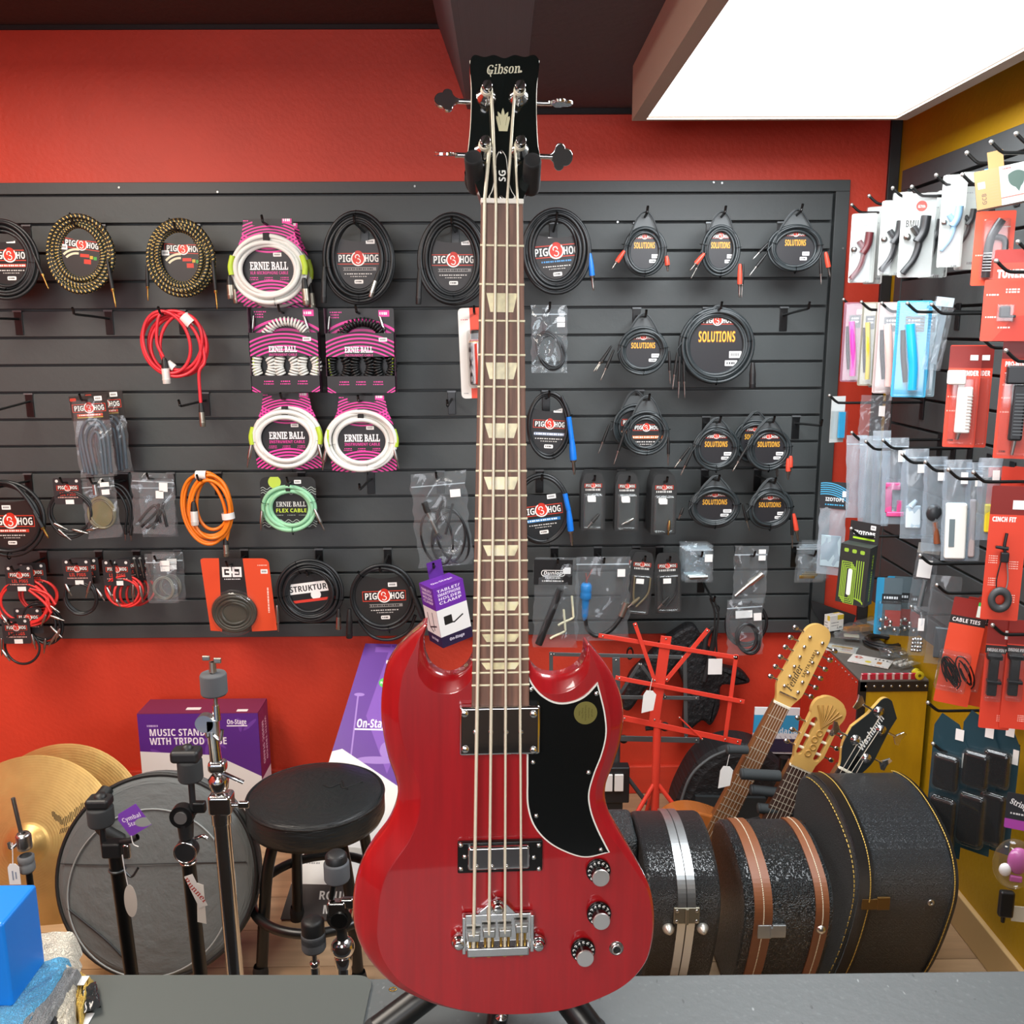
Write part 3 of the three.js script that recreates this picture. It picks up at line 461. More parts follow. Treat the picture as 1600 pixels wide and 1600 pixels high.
function coil(g, o) {
  const { x = 0, y = 0, z = 0, rx, ry, n = 6, t = 2.4, band = 10, m = cableBlack, egg = 0, name = 'cable' } = o, list = [];
  for (let i = 0; i < n; i++) {
    const f = n > 1 ? i / (n - 1) : 0, a = rx - t - f * band + rr(-1, 1), b = ry - t - f * band * (o.bandY ?? 1) + rr(-1, 1), ox = rr(-1.5, 1.5), oy = rr(-1.5, 1.5), oz = rr(-1, 1) * Math.min(n, 4) * t * 0.35, ph = rr(0, 6), pts = [];
    for (let j = 0; j < 26; j++) { const w = j / 26 * 2 * PI; pts.push(V(x + ox + Math.cos(w) * a * (1 - egg * Math.sin(w)), y + oy + Math.sin(w) * b, z + oz + Math.sin(w * 2 + ph) * t * 0.7)); }
    list.push(tube(pts, t, true, 60, 7));
  }
  return part(name, list, m, g);
}
function tie(g, x, y, ang, w = 14, z = 0, m = tieMat, th = 1.1) { // small strap round the bundle; ang: direction of the bundle's radius
  return part('cable_tie', new THREE.TorusGeometry(1, th / (w / 2), 6, 18).scale(w / 2, 6.5, 1).rotateX(0).rotateY(0).applyMatrix4(new THREE.Matrix4().makeBasis(V(Math.cos(ang), Math.sin(ang), 0), V(0, 0, 1), V(-Math.sin(ang), Math.cos(ang), 0))).translate(x, y, z), m, g);
}
function jack(g, x, y, ang, len, boot, o = {}) { // quarter inch plug hanging from (x, y); ang 0 points down
  const r = o.r || 2.6, s = len, q = new THREE.Quaternion().setFromEuler(new THREE.Euler(0, 0, ang));
  const put = (geo) => geo.applyQuaternion(q).translate(x, y, o.z || 0);
  const b = part('plug', put(lathe([[r * 0.55, 0], [r * 0.75, -s * 0.05], [r * 1.05, -s * 0.3], [r * 1.1, -s * 0.58], [r * 0.9, -s * 0.6]].reverse(), 12)), boot, g);
  part('plug_tip', put(lathe([[0, -s], [r * 0.42, -s * 0.96], [r * 0.3, -s * 0.92], [r * 0.52, -s * 0.88], [r * 0.52, -s * 0.66], [r * 0.95, -s * 0.64], [r * 0.95, -s * 0.58]], 12)), o.tip || steel, b);
  return b;
}
function xlr(g, x, y, ang, len, o = {}) {
  const r = o.r || 5.2, q = new THREE.Quaternion().setFromEuler(new THREE.Euler(0, 0, ang)), put = (geo) => geo.applyQuaternion(q).translate(x, y, o.z || 0), s = len;
  const b = part('connector', put(lathe([[r * 0.45, 0], [r * 0.7, -s * 0.1], [r * 0.95, -s * 0.38], [r, -s * 0.42]].reverse(), 14)), mat(0x1a1a1a, 0.5), g);
  part('connector_shell', put(lathe([[r * 0.8, -s], [r, -s * 0.98], [r, -s * 0.86], [r * 1.08, -s * 0.85], [r * 1.08, -s * 0.8], [r, -s * 0.79], [r, -s * 0.4], [r * 0.8, -s * 0.38]], 14)), o.m || mat(0xa8a294, 0.35, 0.9), b);
  return b;
}
// hook that a thing hangs on; local hole position in the thing's own units
const hookParts = {};
function hook(x, y, zTip, what) {
  const t = thing('slatwall_hook', what, 'hook', V(x, 0, 0)), i = Math.max(0, Math.min(15, Math.round((GROOVE - y - 0.012) / PITCH))), gy = GROOVE - i * PITCH - 0.003;
  hookParts.plate ??= box(0.021, 0.062, 0.003, 0, -0.031, 0, 0.001); hookParts.lip ??= box(0.024, 0.004, 0.008, 0, 0.0005, 0.001);
  part('back_plate', hookParts.plate, mat(0x0c0d0e, 0.3), t).position.set(0, gy, -ZS + 0.002);
  part('lip', hookParts.lip, mat(0x6d7072, 0.35, 0.4), t).position.set(0, gy, -ZS + 0.002);
  const y0 = gy - 0.02, ye = Math.max(y0 - 0.03, Math.min(y0 + 0.03, y));
  part('peg', tube([V(0, y0, -ZS + 0.003), V(0, (y0 + ye) / 2, -(ZS + zTip) / 2), V(0, ye, -zTip + 0.012), V(0, ye + 0.004, -zTip + 0.02), V(0, ye + 0.016, -zTip + 0.028)], 0.0032, false, 24, 8), blackSatin, t);
  return t;
}
function hang(g, hx, hy, short, extra = 0.012) { if (/hidden/.test(short)) return;  // shares the hook of the one in front
  const p = V(hx, hy, 0).multiplyScalar(g.scale.x).applyEuler(g.rotation).add(g.position); hook(p.x, p.y, -p.z - extra, 'black slatwall hook carrying ' + short); }
// ---- prints
function pigLogo(k, x, y, w, rot = 0) {
  k.save(); k.translate(x, y); k.rotate(rot); const h = w * 0.17;
  fillR(k, '#c33a26', -w / 2 - 1, -h * 0.75, w + 2, h * 1.5); fillR(k, '#171415', -w / 2, -h * 0.62, w, h * 1.24);
  txt(k, 'PIG', -w * 0.315, 0, h * 1.25, '#f3efe9', { w: w * 0.31, h: 1.05 }); txt(k, 'HOG', w * 0.315, 0, h * 1.25, '#f3efe9', { w: w * 0.33, h: 1.05 });
  k.fillStyle = '#f3efe9'; k.beginPath(); k.arc(0, 0, w * 0.165, 0, 7); k.fill(); k.fillStyle = '#d2331f'; k.beginPath(); k.arc(0, 0, w * 0.135, 0, 7); k.fill();
  k.fillStyle = '#c52c1b'; k.beginPath(); k.ellipse(w * 0.02, -w * 0.12, w * 0.09, w * 0.06, 0.3, 0, 7); k.fill(); k.strokeStyle = '#f3efe9'; k.lineWidth = w * 0.022; k.beginPath(); k.arc(-w * 0.015, -w * 0.045, w * 0.045, 2.4, 6.6); k.stroke(); k.beginPath(); k.arc(0, w * 0.05, w * 0.05, 4.4, 9); k.stroke();
  k.restore();
}
const tag = (k, x, y, w = 13, h = 8, rot = 0) => { k.save(); k.translate(x, y); k.rotate(rot); fillR(k, '#f1efec', -w / 2, -h / 2, w, h, 0.6); k.fillStyle = '#666'; for (let i = 0; i < 5; i++) k.fillRect(-w * 0.35 + i * w * 0.14, -h * 0.2, w * 0.09, h * 0.4); k.restore(); };
const dots = (k, x, y, w, h, c, n = 9) => { k.fillStyle = c; for (let i = 0; i < n; i++) k.fillRect(x - w / 2 + (w * i) / n, y - h / 2, (w / n) * (0.55 + 0.4 * ((i * 37) % 5) / 5), h); };
function pigCard(bg, o = {}) {
  return (k) => {
    k.fillStyle = bg; k.fillRect(-200, -200, 400, 400); const r = o.rot || 0; k.save(); k.rotate(r);
    pigLogo(k, o.x || 0, o.y || 0, o.w || 66, 0);
    fillR(k, o.bar || '#8e8a86', -24 + (o.x || 0), (o.y || 0) + 13, 52, 5); dots(k, o.x || 0, (o.y || 0) + 15.5, 48, 2.6, o.barText || '#2a2524', 14);
    dots(k, o.x || 0, (o.y || 0) + 23, 44, 1.6, '#d8d4ce', 12); dots(k, o.x || 0, (o.y || 0) + 27, 26, 1.4, '#bdb8b2', 8);
    fillR(k, '#e9e5df', -7 + (o.x || 0), (o.y || 0) + 32, 14, 6, 1.5); dots(k, o.x || 0, (o.y || 0) + 35, 10, 2, '#3a3532', 4); tag(k, (o.tx ?? 14) + (o.x || 0), (o.y || 0) - (o.ty ?? 22), 14, 7);
    k.restore();
  };
}
const cutTop = (rx, ry, cut) => oval(rx, ry).filter(([, y]) => y < ry - cut).concat([]).sort(() => 0);
function cardTopCut(rx, ry, cut) { // oval with a concave top edge
  const o = [], y0 = ry - cut, a0 = Math.asin(Math.max(-1, Math.min(1, y0 / ry)));
  for (let i = 0; i <= 40; i++) { const a = PI - a0 + (PI + 2 * a0) * i / 40; o.push([Math.cos(a) * rx, Math.sin(a) * ry]); }
  const [xe, ye] = o[40], [xs, ys] = o[0]; for (let i = 1; i < 8; i++) { const f = i / 8; o.push([xe + (xs - xe) * f, ye + (ys - ye) * f - Math.sin(f * PI) * 6]); }
  return o;
}
void cutTop;
const wovenTex = (() => { const t = noiseTex(64, (u, v) => { const a = ((u * 2 + v * 2) % 1), b = ((u * 2 - v * 2 + 4) % 1); return a < 0.3 && b < 0.62 ? [0.79, 0.66, 0.36] : (a > 0.62 && b < 0.3 ? [0.12, 0.2, 0.13] : [0.05, 0.06, 0.06]); }, true); t.repeat.set(26, 1); return t; })();
const woven = mat(0xffffff, 0.6, 0, { map: wovenTex });
function roundCable(o) { // a coiled cable tied to a printed card
  const g = item('coiled_cable', o.label, 'cable', o.px, o.py, o);
  if (o.card) sheet(g, 'card', o.card, -3, o.key, o.draw, { rot: o.cardRot });
  coil(g, { rx: o.rx, ry: o.ry, n: o.n || 7, t: o.t || 2.6, band: o.band || 13, m: o.m, egg: o.egg });
  for (const [a, w] of o.ties || [[PI / 2, 15], [PI + 0.25, 15], [-PI / 2, 14], [-0.1, 13]]) { const q = (o.band || 13) / 2 + 1; tie(g, Math.cos(a) * (o.rx - q), Math.sin(a) * (o.ry - q), a, w + 2); }
  hang(g, o.hx ?? 0, o.hy ?? (o.ry - (o.band || 13) - 4), o.short);
  return g;
}
const blue = mat(0x1573d6, 0.35), redBoot = mat(0xd94a35, 0.4), bootBlack = mat(0x151515, 0.45);
{ // ---- top row
  let g = roundCable({ px: 6, py: 405, rx: 57, ry: 62, n: 8, t: 2.7, band: 18, card: cardTopCut(45, 50, 18), key: 'pigA', draw: pigCard(CB, { x: 8, y: -6, bar: '#c33a26', barText: '#f0e8e0', tx: 4, ty: 22 }), label: 'black coiled cable with printed card cut by the left photo edge, top row', short: 'the leftmost black cable of the top row' });
  jack(g, 48, 12, 0.32, 62, bootBlack, { tip: brass, z: 4 });
  for (const [px, py, lab, tilt] of [[124, 396, 'black and gold woven cable coil, left of two with rasta print card', -0.1], [284, 403, 'black and gold woven cable coil, right of two next to white cable', 0]]) {
    g = roundCable({ px, py, rx: 54, ry: 61, n: 6, t: 4.2, band: 16, m: woven, rot: tilt, card: cardTopCut(42, 48, 22), key: 'pigW', short: 'the ' + (px < 200 ? 'left' : 'right') + ' woven cable', label: lab, ties: [[1.85, 18]],
      draw: (k) => { k.fillStyle = '#262120'; k.fillRect(-100, -100, 200, 200); pigLogo(k, 2, -14, 56, 0.04); tag(k, -26, -8, 12, 8); k.strokeStyle = '#d9cfb0'; k.lineWidth = 3.4; for (const r of [24, 30]) { k.beginPath(); k.arc(-4, 24, r, -2.4, -1.5); k.stroke(); } fillR(k, '#c8331f', 0, 0, 14, 5); fillR(k, '#c9a12a', 15, 2, 5, 5); fillR(k, '#3f9a3a', 21, 3, 5, 5); fillR(k, '#c8331f', 6, 8, 11, 7); } });
    jack(g, px < 200 ? 46 : 50, -6, px < 200 ? 0.2 : 0.03, 74, bootBlack, { tip: brass, z: 6, r: 3 }); if (px > 200) jack(g, -54, -10, -0.05, 56, bootBlack, { tip: brass, z: 3 });
  }
  // white cable on pink and black cards: front one, and a second showing behind it
  const arcs = (k, y0, c, n, up, w) => { k.strokeStyle = c; k.lineWidth = w; for (let i = 0; i < n; i++) { k.beginPath(); k.arc(0, y0 + (up ? 92 : -92), 92 - i * w * 1.9, up ? PI * 1.2 : PI * 0.2, up ? PI * 1.8 : PI * 0.8); k.stroke(); } };
  const ernie = (sub, col) => (k) => {
    k.fillStyle = '#1d191b'; k.fillRect(-100, -120, 200, 240); arcs(k, -66, PINK, 6, true, 2.4); arcs(k, -18, PINK, 4, false, 2.6); arcs(k, 26, PINK, 7, true, 2.8);
    fillR(k, '#1d191b', -24, -75, 48, 17); dots(k, -34, -69, 24, 2, PINK, 8); dots(k, -37, -65, 14, 2, PINK, 5); fillR(k, PINK, 22, -71, 15, 10); dots(k, 29.5, -66, 12, 4, '#fff', 4);
    txt(k, 'ERNIE BALL', -2, 3, 14, '#f6f3f4', { font: 'serif', w: 60, h: 1.15, stroke: '#f6f3f4', lw: 0.6 }); txt(k, sub, -2, 14, 6.5, col, { w: 60 });
    for (const x of [-26, -3, 22]) { dots(k, x, 21, 13, 1.5, PINK, 5); dots(k, x, 24, 15, 1.3, PINK, 6); } tag(k, 12, -14, 13, 6);
  };
  const whiteCable = mat(0xe4e4de, 0.45), lime = mat(0xb9d43a, 0.45);
  const ernieShape = (() => { const s = new THREE.Shape(); s.moveTo(-54, -58); s.quadraticCurveTo(-64, 0, -42, 42); s.lineTo(-38, 68); s.lineTo(38, 68); s.lineTo(42, 42); s.quadraticCurveTo(64, 0, 54, -58); s.quadraticCurveTo(0, -66, -54, -58); return s; })();
  const ernieCable = (px, py, z, sub, label, short, xl, k = 1) => {
    const h = item('coiled_cable', label, 'cable', px, py, { z }); h.scale.multiplyScalar(k);
    sheet(h, 'card', ernieShape, -4, 'ernie' + sub, ernie(sub, PINK));
    coil(h, { x: -2, y: -8, rx: 61, ry: 54, n: 4, t: 3.9, band: 13, m: whiteCable });
    part('strap', box(10, 17, 11, -2, 38, 0, 1), mat(0x1a1a1a, 0.7), h); tie(h, -55, -13, PI + 0.08, 17); tie(h, 51, -11, -0.08, 17); tie(h, 6, -56, -PI / 2, 16);
    for (const s of [-1, 1]) part('lime_sleeve', tube([V(s * 54 - 2, 12, 3), V(s * 58 - 2, -4, 4), V(s * 57 - 2, -17, 4)], 4.5, false, 12, 8), lime, h);
    if (xl) { xlr(h, -63, -18, 0.02, 36, { z: 4 }); xlr(h, 54, -22, 0.05, 42, { z: 5, r: 5.6 }); } else { jack(h, -60, -14, -0.22, 44, steel, { z: 4, r: 3 }); jack(h, 52, -16, 0.2, 40, steel, { z: 5, r: 3 }); }
    hang(h, -2, 60, short); return h;
  };
  ernieCable(430, 419, 2.46, 'XLR MICROPHONE CABLE', 'white microphone cable on pink black card mostly hidden behind the front one', 'the hidden white microphone cable', true);
  ernieCable(421, 412, 2.40, 'XLR MICROPHONE CABLE', 'white coiled microphone cable on pink and black card in the top row', 'the white microphone cable', true);
  ernieCable(449, 678, 2.42, 'INSTRUMENT CABLE', 'white instrument cable on pink black card, left of two in third row', 'the left white instrument cable', false, 0.93);
  ernieCable(567, 682, 2.41, 'INSTRUMENT CABLE', 'white instrument cable on pink black card, right of two in third row', 'the right white instrument cable', false, 0.93);
  // black microphone cables
  for (const [px, py, w] of [[559, 402, 'left'], [708, 404, 'right']]) {
    g = roundCable({ px, py, rx: 57, ry: 72, n: 9, t: 2.9, band: 18, egg: 0.06, card: cardTopCut(40, 54, 24), key: 'pigM', draw: pigCard('#211b1a', { x: 0, y: 2, w: 68, tx: 20, ty: 26 }), label: `black coiled microphone cable with brown card, ${w} of two beside the bass headstock`.replace('headstock', 'neck'), short: `the ${w} black microphone cable` });
    xlr(g, -52, -14, -0.06, 56, { m: mat(0x202122, 0.4), r: 4.4, z: 5 }); if (px < 600) xlr(g, 34, -20, -0.35, 44, { m: steel, r: 4, z: 8 });
  }
  g = roundCable({ px: 869, py: 392, rx: 55, ry: 66, n: 8, t: 2.9, band: 17, card: cardTopCut(42, 52, 26), key: 'pigS', draw: pigCard('#211b1a', { y: 0, x: 0, w: 74, rot: -0.08, bar: '#211b1a', barText: '#4d94cf', ty: 24, tx: -4 }), label: 'thick black speaker cable coil with blue plug right of the bass neck', short: 'the thick black speaker cable' });
  jack(g, 52, -4, 0.12, 58, blue, { r: 4, z: 5 });
  // cables on cards with a hang ear
  const sol = (big) => (k) => {
    k.fillStyle = '#232225'; k.fillRect(-100, -120, 200, 240); const s = big ? 1.75 : 1;
    pigLogo(k, 0, -22 * s, 28 * s, 0); k.save(); k.translate(0, -8 * s); txt(k, 'SOLUTIONS', 0, 0, 11 * s, '#dba83a', { w: 33 * s, h: 1.15, stroke: '#7a3a12', lw: 1 * s }); k.restore();
    tag(k, 17 * s, 8 * s, 11 * s, 6 * s); fillR(k, '#f0efec', 8 * s, 13 * s, 11 * s, 5 * s, 1); dots(k, 13.5 * s, 15.5 * s, 8 * s, 2 * s, '#444', 4);
  };
  const earMat = mat(0x4c5051, 0.45);
  const earCable = (px, py, rx, ry, plugs, label, short, o = {}) => {
    const h = item('coiled_cable', label, 'cable', px, py, { z: o.z, rot: o.rot }), top = o.ear ?? ry + 20;
    const s = new THREE.Shape(); s.moveTo(-rx * 0.86, 6); s.quadraticCurveTo(-rx * 0.62, ry * 0.9, -12, top - 8); s.quadraticCurveTo(0, top + 8, 12, top - 8); s.quadraticCurveTo(rx * 0.62, ry * 0.9, rx * 0.86, 6); s.closePath();
    const hole = new THREE.Path(); hole.moveTo(-7, top - 9); hole.lineTo(7, top - 9); hole.quadraticCurveTo(6, top - 5, 2, top - 5); hole.quadraticCurveTo(0, top - 1, -2, top - 5); hole.quadraticCurveTo(-6, top - 5, -7, top - 9); s.holes.push(hole);
    part('hang_ear', board(s, 0.6).translate(0, 0, -2.4), earMat, h);
    if (o.pig) sheet(h, 'card', oval(rx * 0.84, ry * 0.84), -1.6, 'pigEar', pigCard('#1c1a1b', { y: -8, w: 40, bar: '#c8642a', barText: '#f5e4d0', tx: 100 }));
    else sheet(h, 'card', oval(rx * 0.84, ry * 0.84), -1.6, o.big ? 'solB' : 'sol' + (rx > 40 ? 'w' : ''), sol(o.big));
    coil(h, { rx, ry, n: o.n || 5, t: o.t || 2.3, band: o.band || 8, m: cableGrey });
    part('spare_lead', [tube([V(-rx * 0.75, ry * 0.35, 3), V(-rx * 0.62, ry * 0.75, 3), V(-11, top - 10, 2), V(0, top - 1, 1), V(11, top - 10, 2), V(rx * 0.7, ry * 0.5, 3)], 1.1, false, 30, 6), tube([V(-rx * 0.75, ry * 0.35, 3), V(-rx * 0.95, ry * 0.05, 4), V(-rx * 1.05, -ry * 0.1, 4)], 1.1, false, 10, 6)], cableGrey, h);
    tie(h, -rx * 0.9 + 2, ry * 0.22, PI - 0.25, 13); tie(h, rx * 0.9 - 2, ry * 0.12, 0.12, 13); tie(h, 1, -ry + 5, -PI / 2, 11);
    for (const [x, y, a, l, c] of plugs) jack(h, x, y, a, l, c, { z: 4, r: c === redBoot ? 3.6 : 2.2 });
    hang(h, 0, top - 6, short); return h;
  };
  const R = redBoot, K = bootBlack;
  earCable(1007, 392, 34, 39, [[-32, 0, -0.6, 34, R], [34, -8, 0.12, 24, R]], 'grey cable coil with red plugs, leftmost of three in the top row', 'the leftmost red plug cable', { ear: 60 });
  earCable(1126, 392, 31, 40, [[-26, -4, -0.7, 34, R], [-24, -2, -0.5, 46, K], [30, -20, 0.03, 52, R], [35, -20, 0, 52, K]], 'grey cable coil with red and black plugs, middle of the top row trio', 'the middle red plug cable', { ear: 60 });
  earCable(1243, 388, 43, 37, [[-44, 8, -0.75, 34, K], [-46, -8, -0.65, 42, K], [46, -6, 0.25, 40, R], [38, -14, 0.1, 42, K]], 'wide grey cable coil with many plugs at right end of the top row', 'the wide many plug cable', { ear: 59 });
  earCable(1005, 548, 39, 37, [[-50, 8, -0.55, 46, K], [-46, 2, -0.4, 52, K], [-52, 4, -0.62, 44, K], [40, 0, 0.06, 52, K]], 'grey cable coil with bundled black plugs in second row beside the big coil', 'the bundled plug cable', { ear: 58 });
  g = earCable(1120, 540, 60, 60, [[-62, -10, -0.1, 58, K], [-58, -16, 0.0, 66, K], [-52, -16, 0.06, 66, K]], 'largest grey cable coil with orange lettered card in second row', 'the largest grey cable', { ear: 62, big: true, n: 6, t: 2.8, band: 13 });
  xlr(g, 56, -26, 0.03, 40, { m: mat(0x1c1d1e, 0.4), r: 5, z: 5 });
  earCable(992, 668, 36, 36, [[-40, 6, -0.35, 50, K]], 'grey cable coil hidden behind the orange banded one in third row', 'the hidden third row cable', { z: 2.47, ear: 58, pig: true });
  earCable(1010, 676, 36, 35, [[-34, 4, -0.3, 56, K], [34, -6, 0.02, 46, K]], 'grey cable coil with orange banded card in third row', 'the orange banded cable', { ear: 58, pig: true, n: 6, band: 11 });
  earCable(1119, 702, 37, 36, [[-42, 4, -0.62, 40, K], [-38, -2, -0.42, 42, K]], 'grey cable coil with lettered card, left of pair below the largest coil', 'the left cable of the third row pair', { ear: 50 });
  earCable(1180, 690, 34, 34, [[32, -16, 0.1, 40, R]], 'grey cable coil mostly hidden behind the right one of the pair', 'the hidden cable of the pair', { z: 2.48, ear: 48 });
  earCable(1201, 702, 36, 35, [[-34, 6, -0.5, 46, K], [34, -10, 0.0, 30, R], [30, -14, 0.05, 34, R]], 'grey cable coil with red plugs, right of pair below the largest coil', 'the right cable of the third row pair', { ear: 50 });
  earCable(1117, 792, 40, 34, [[-50, 0, -0.35, 20, K], [42, 4, 0.3, 44, K]], 'grey cable coil with straight plugs, left of bottom right pair', 'the left cable of the fourth row pair', { ear: 50, n: 6 });
  earCable(1203, 796, 36, 33, [[36, -6, 0.22, 46, R], [33, -8, 0.08, 54, K]], 'grey cable coil with red plug, right of bottom right pair', 'the right cable of the fourth row pair', { ear: 50, n: 6 });
  // loose XLR cables
  const loop = (h, list, t, m) => part('cable', list.map(([x, y, rx, ry, rot, z]) => { const pts = []; for (let j = 0; j < 28; j++) { const w = j / 28 * 2 * PI, X = Math.cos(w) * rx, Y = Math.sin(w) * ry; pts.push(V(x + X * Math.cos(rot) - Y * Math.sin(rot), y + X * Math.sin(rot) + Y * Math.cos(rot), (z || 0) + Math.sin(w * 2) * 1.5)); } return tube(pts, t, true, 70, 8); }), m, h);
  const redC = mat(0xd92c38, 0.4), orangeC = mat(0xe97a17, 0.4), wrap = mat(0xe6e4e0, 0.7);
  g = item('coiled_cable', 'red microphone cable coil with white wraps hanging in second row', 'cable', 273, 545);
  const rl = loop(g, [[0, 8, 50, 50, 0.1, 0], [-4, 6, 44, 50, 0.5, 4], [6, 4, 44, 46, -0.2, -4], [-10, 10, 36, 48, 0.2, 6], [2, 8, 46, 44, 0.8, -6], [12, 10, 32, 44, -0.3, 3]], 2.7, redC);
  part('hanging_lead', tube([V(44, 10, 0), V(46, -20, 2), V(37, -36, 4), V(36, -70, 4), V(36, -84, 4)], 2.7, false, 30, 8), redC, g);
  part('short_lead', tube([V(-12, 58, 6), V(-20, 44, 8), V(-24, 10, 8), V(-16, -12, 8)], 2.7, false, 24, 8), redC, g);
  part('white_wrap', tube([V(18, 50, 2), V(30, 38, 2)], 9, false, 8, 12), wrap, g); part('white_wrap', tube([V(-12, -22, 2), V(-2, -30, 2)], 6, false, 8, 12), wrap, g);
  xlr(g, -14, -14, 0.03, 40, { m: mat(0xdedcd6, 0.4, 0.2), z: 10, r: 6 }); xlr(g, 36, -84, 0.02, 38, { z: 4, r: 4.6 }); hang(g, -12, 54, 'the red microphone cable'); void rl;
  g = item('coiled_cable', 'orange microphone cable coil with white wraps in fourth row', 'cable', 325, 795);
  loop(g, [[0, 2, 37, 56, 0.06, 0], [4, 4, 32, 50, -0.12, 4], [-2, 6, 34, 50, 0.12, -4], [6, 0, 30, 46, 0, 6], [-6, -2, 33, 55, 0.16, 2], [8, 8, 26, 42, -0.1, -3]], 2.7, orangeC);
  part('white_wrap', tube([V(-14, 54, 2), V(2, 54, 2)], 7, false, 8, 12), wrap, g); part('white_wrap', tube([V(31, -6, 2), V(32, -16, 2)], 10, false, 8, 12), wrap, g);
  part('hanging_lead', tube([V(30, -30, -4), V(26, -46, -4), V(24, -52, -4)], 2.7, false, 10, 8), orangeC, g); xlr(g, 23, -46, 0, 32, { z: -4, r: 4.6 }); xlr(g, -18, 14, 0, 38, { m: mat(0xdedcd6, 0.4, 0.2), z: 12, r: 5.8 }); hang(g, -6, 48, 'the orange microphone cable');
  // mint green flex cable
  g = item('coiled_cable', 'mint green cable coil on black card with wavy lines', 'cable', 452, 793);
  sheet(g, 'card', roundRect(-45, -36, 42, 48, 12), -4, 'flex', (k) => { k.fillStyle = '#1a1c1b'; k.fillRect(-60, -60, 120, 120); k.strokeStyle = '#a9b3ad'; k.lineWidth = 1; for (const y of [-30, -26, -22, 22, 26, 30]) { k.beginPath(); for (let x = -44; x < 44; x++) k.lineTo(x, y + Math.sin(x * 0.5) * 1.8); k.stroke(); } fillR(k, '#1a1c1b', -30, -50, 60, 14); k.fillStyle = '#b6cf4a'; k.beginPath(); k.arc(-22, -40, 10, 0, 7); k.fill(); tag(k, 14, -40, 11, 6); txt(k, 'ERNIE BALL', 2, -4, 10, '#e3e6e2', { font: 'serif', w: 47, h: 1.1 }); txt(k, 'FLEX CABLE', 2, 5.5, 8.5, '#c3dc3c', { w: 49 }); for (const x of [-17, 2, 20]) dots(k, x, 13, 13, 1.4, '#8a938c', 5); });
  coil(g, { y: -2, rx: 43, ry: 38, n: 3, t: 3.4, band: 8, m: mat(0x93cda4, 0.5) }); part('strap', box(7, 13, 9, 0, 33, 0, 1), mat(0x1a1a1a, 0.7), g);
  tie(g, -37, 8, PI - 0.2, 12); tie(g, 39, 10, 0.2, 12); tie(g, 4, -37, -PI / 2, 12); jack(g, -42, -4, -0.1, 32, steel, { z: 4, r: 2.6 }); jack(g, 40, -2, 0.4, 38, steel, { z: 4, r: 2.6 }); hang(g, 4, 42, 'the mint green cable');
  // speaker cables with blue plugs right of the neck
  g = roundCable({ px: 857, py: 665, rx: 36, ry: 54, n: 2, t: 2.6, band: 4, card: cardTopCut(30, 50, 22), key: 'pigT', draw: pigCard('#1c1b1c', { y: -2, x: 2, w: 50, bar: '#7f8aa0', barText: '#e8ebf2', tx: 12, ty: 22, rot: 0.05 }), label: 'slim black speaker cable with blue plug, upper of two beside the neck', short: 'the upper slim speaker cable', ties: [[1.9, 10], [-1.3, 10], [0.3, 10]] });
  part('blue_lead', tube([V(20, 46, 4), V(30, 22, 5), V(33, 4, 5)], 2.2, false, 14, 8), mat(0x2a2d30, 0.4), g); part('blue_sleeve', tube([V(31, 14, 5), V(35, -14, 6), V(36, -24, 6)], 4, false, 14, 10), blue, g); jack(g, 36, -18, 0.08, 60, blue, { r: 5, z: 6 });
  g = roundCable({ px: 846, py: 796, rx: 46, ry: 57, n: 2, t: 2.7, band: 4, card: cardTopCut(42, 54, 26), key: 'pigU', draw: pigCard('#16191b', { y: 2, x: 0, w: 64, rot: -0.12, bar: '#2b79ba', barText: '#e8f1fa', tx: 18, ty: 20 }), label: 'black speaker cable with blue plug, lower of two beside the neck', short: 'the lower slim speaker cable', ties: [[1.5, 10], [-1.3, 10]] });
  part('blue_sleeve', tube([V(36, 26, 5), V(40, 8, 6), V(42, 0, 6)], 4, false, 14, 10), blue, g); jack(g, 42, 2, 0.1, 60, blue, { r: 4.6, z: 6 });
  // large instrument cable on the left, Struktur and microphone cables in the bottom row
  g = roundCable({ px: 10, py: 811, rx: 62, ry: 62, n: 2, t: 3, band: 5, card: cardTopCut(54, 54, 22), key: 'pigV', draw: pigCard('#241f1d', { y: 4, x: 4, w: 74, bar: '#c33a26', barText: '#f0e8e0', tx: -4, ty: 22 }), label: 'black instrument cable around a large round card at left photo edge, fourth row', short: 'the large round card cable', ties: [[-1.6, 10]] });
  part('plug_lead', tube([V(-10, 60, 5), V(18, 56, 7), V(38, 36, 8), V(54, 4, 8)], 3, false, 26, 8), cableBlack, g); jack(g, 48, 14, 0.42, 48, bootBlack, { tip: brass, z: 9, r: 3.4 });
  g = roundCable({ px: 484, py: 925, rx: 53, ry: 52, n: 8, t: 2.4, band: 17, rot: -0.05, card: cardTopCut(44, 42, 8), key: 'struk', draw: (k) => { k.fillStyle = '#1b1b1c'; k.fillRect(-60, -60, 120, 120); k.save(); k.rotate(-0.17); fillR(k, '#efedea', -34, -15, 72, 17); txt(k, 'STRUKTURE', 1, -6, 13, '#1b1b1c', { w: 66 }); k.fillStyle = '#efedea'; k.beginPath(); k.arc(8, 6, 8, 0, 7); k.fill(); txt(k, '★', 8, 5, 12, '#1b1b1c'); fillR(k, '#cf3a2c', -40, 12, 80, 4.5); k.restore(); }, label: 'black cable coil with red striped white lettering card in bottom row', short: 'the striped lettering cable', ties: [[2.0, 18], [-0.2, 18], [PI + 0.2, 18]] });
  jack(g, -50, -22, 0.05, 44, steel, { r: 2.8, z: 5 }); xlr(g, 46, -24, 0, 34, { m: steel, r: 4, z: 4 });
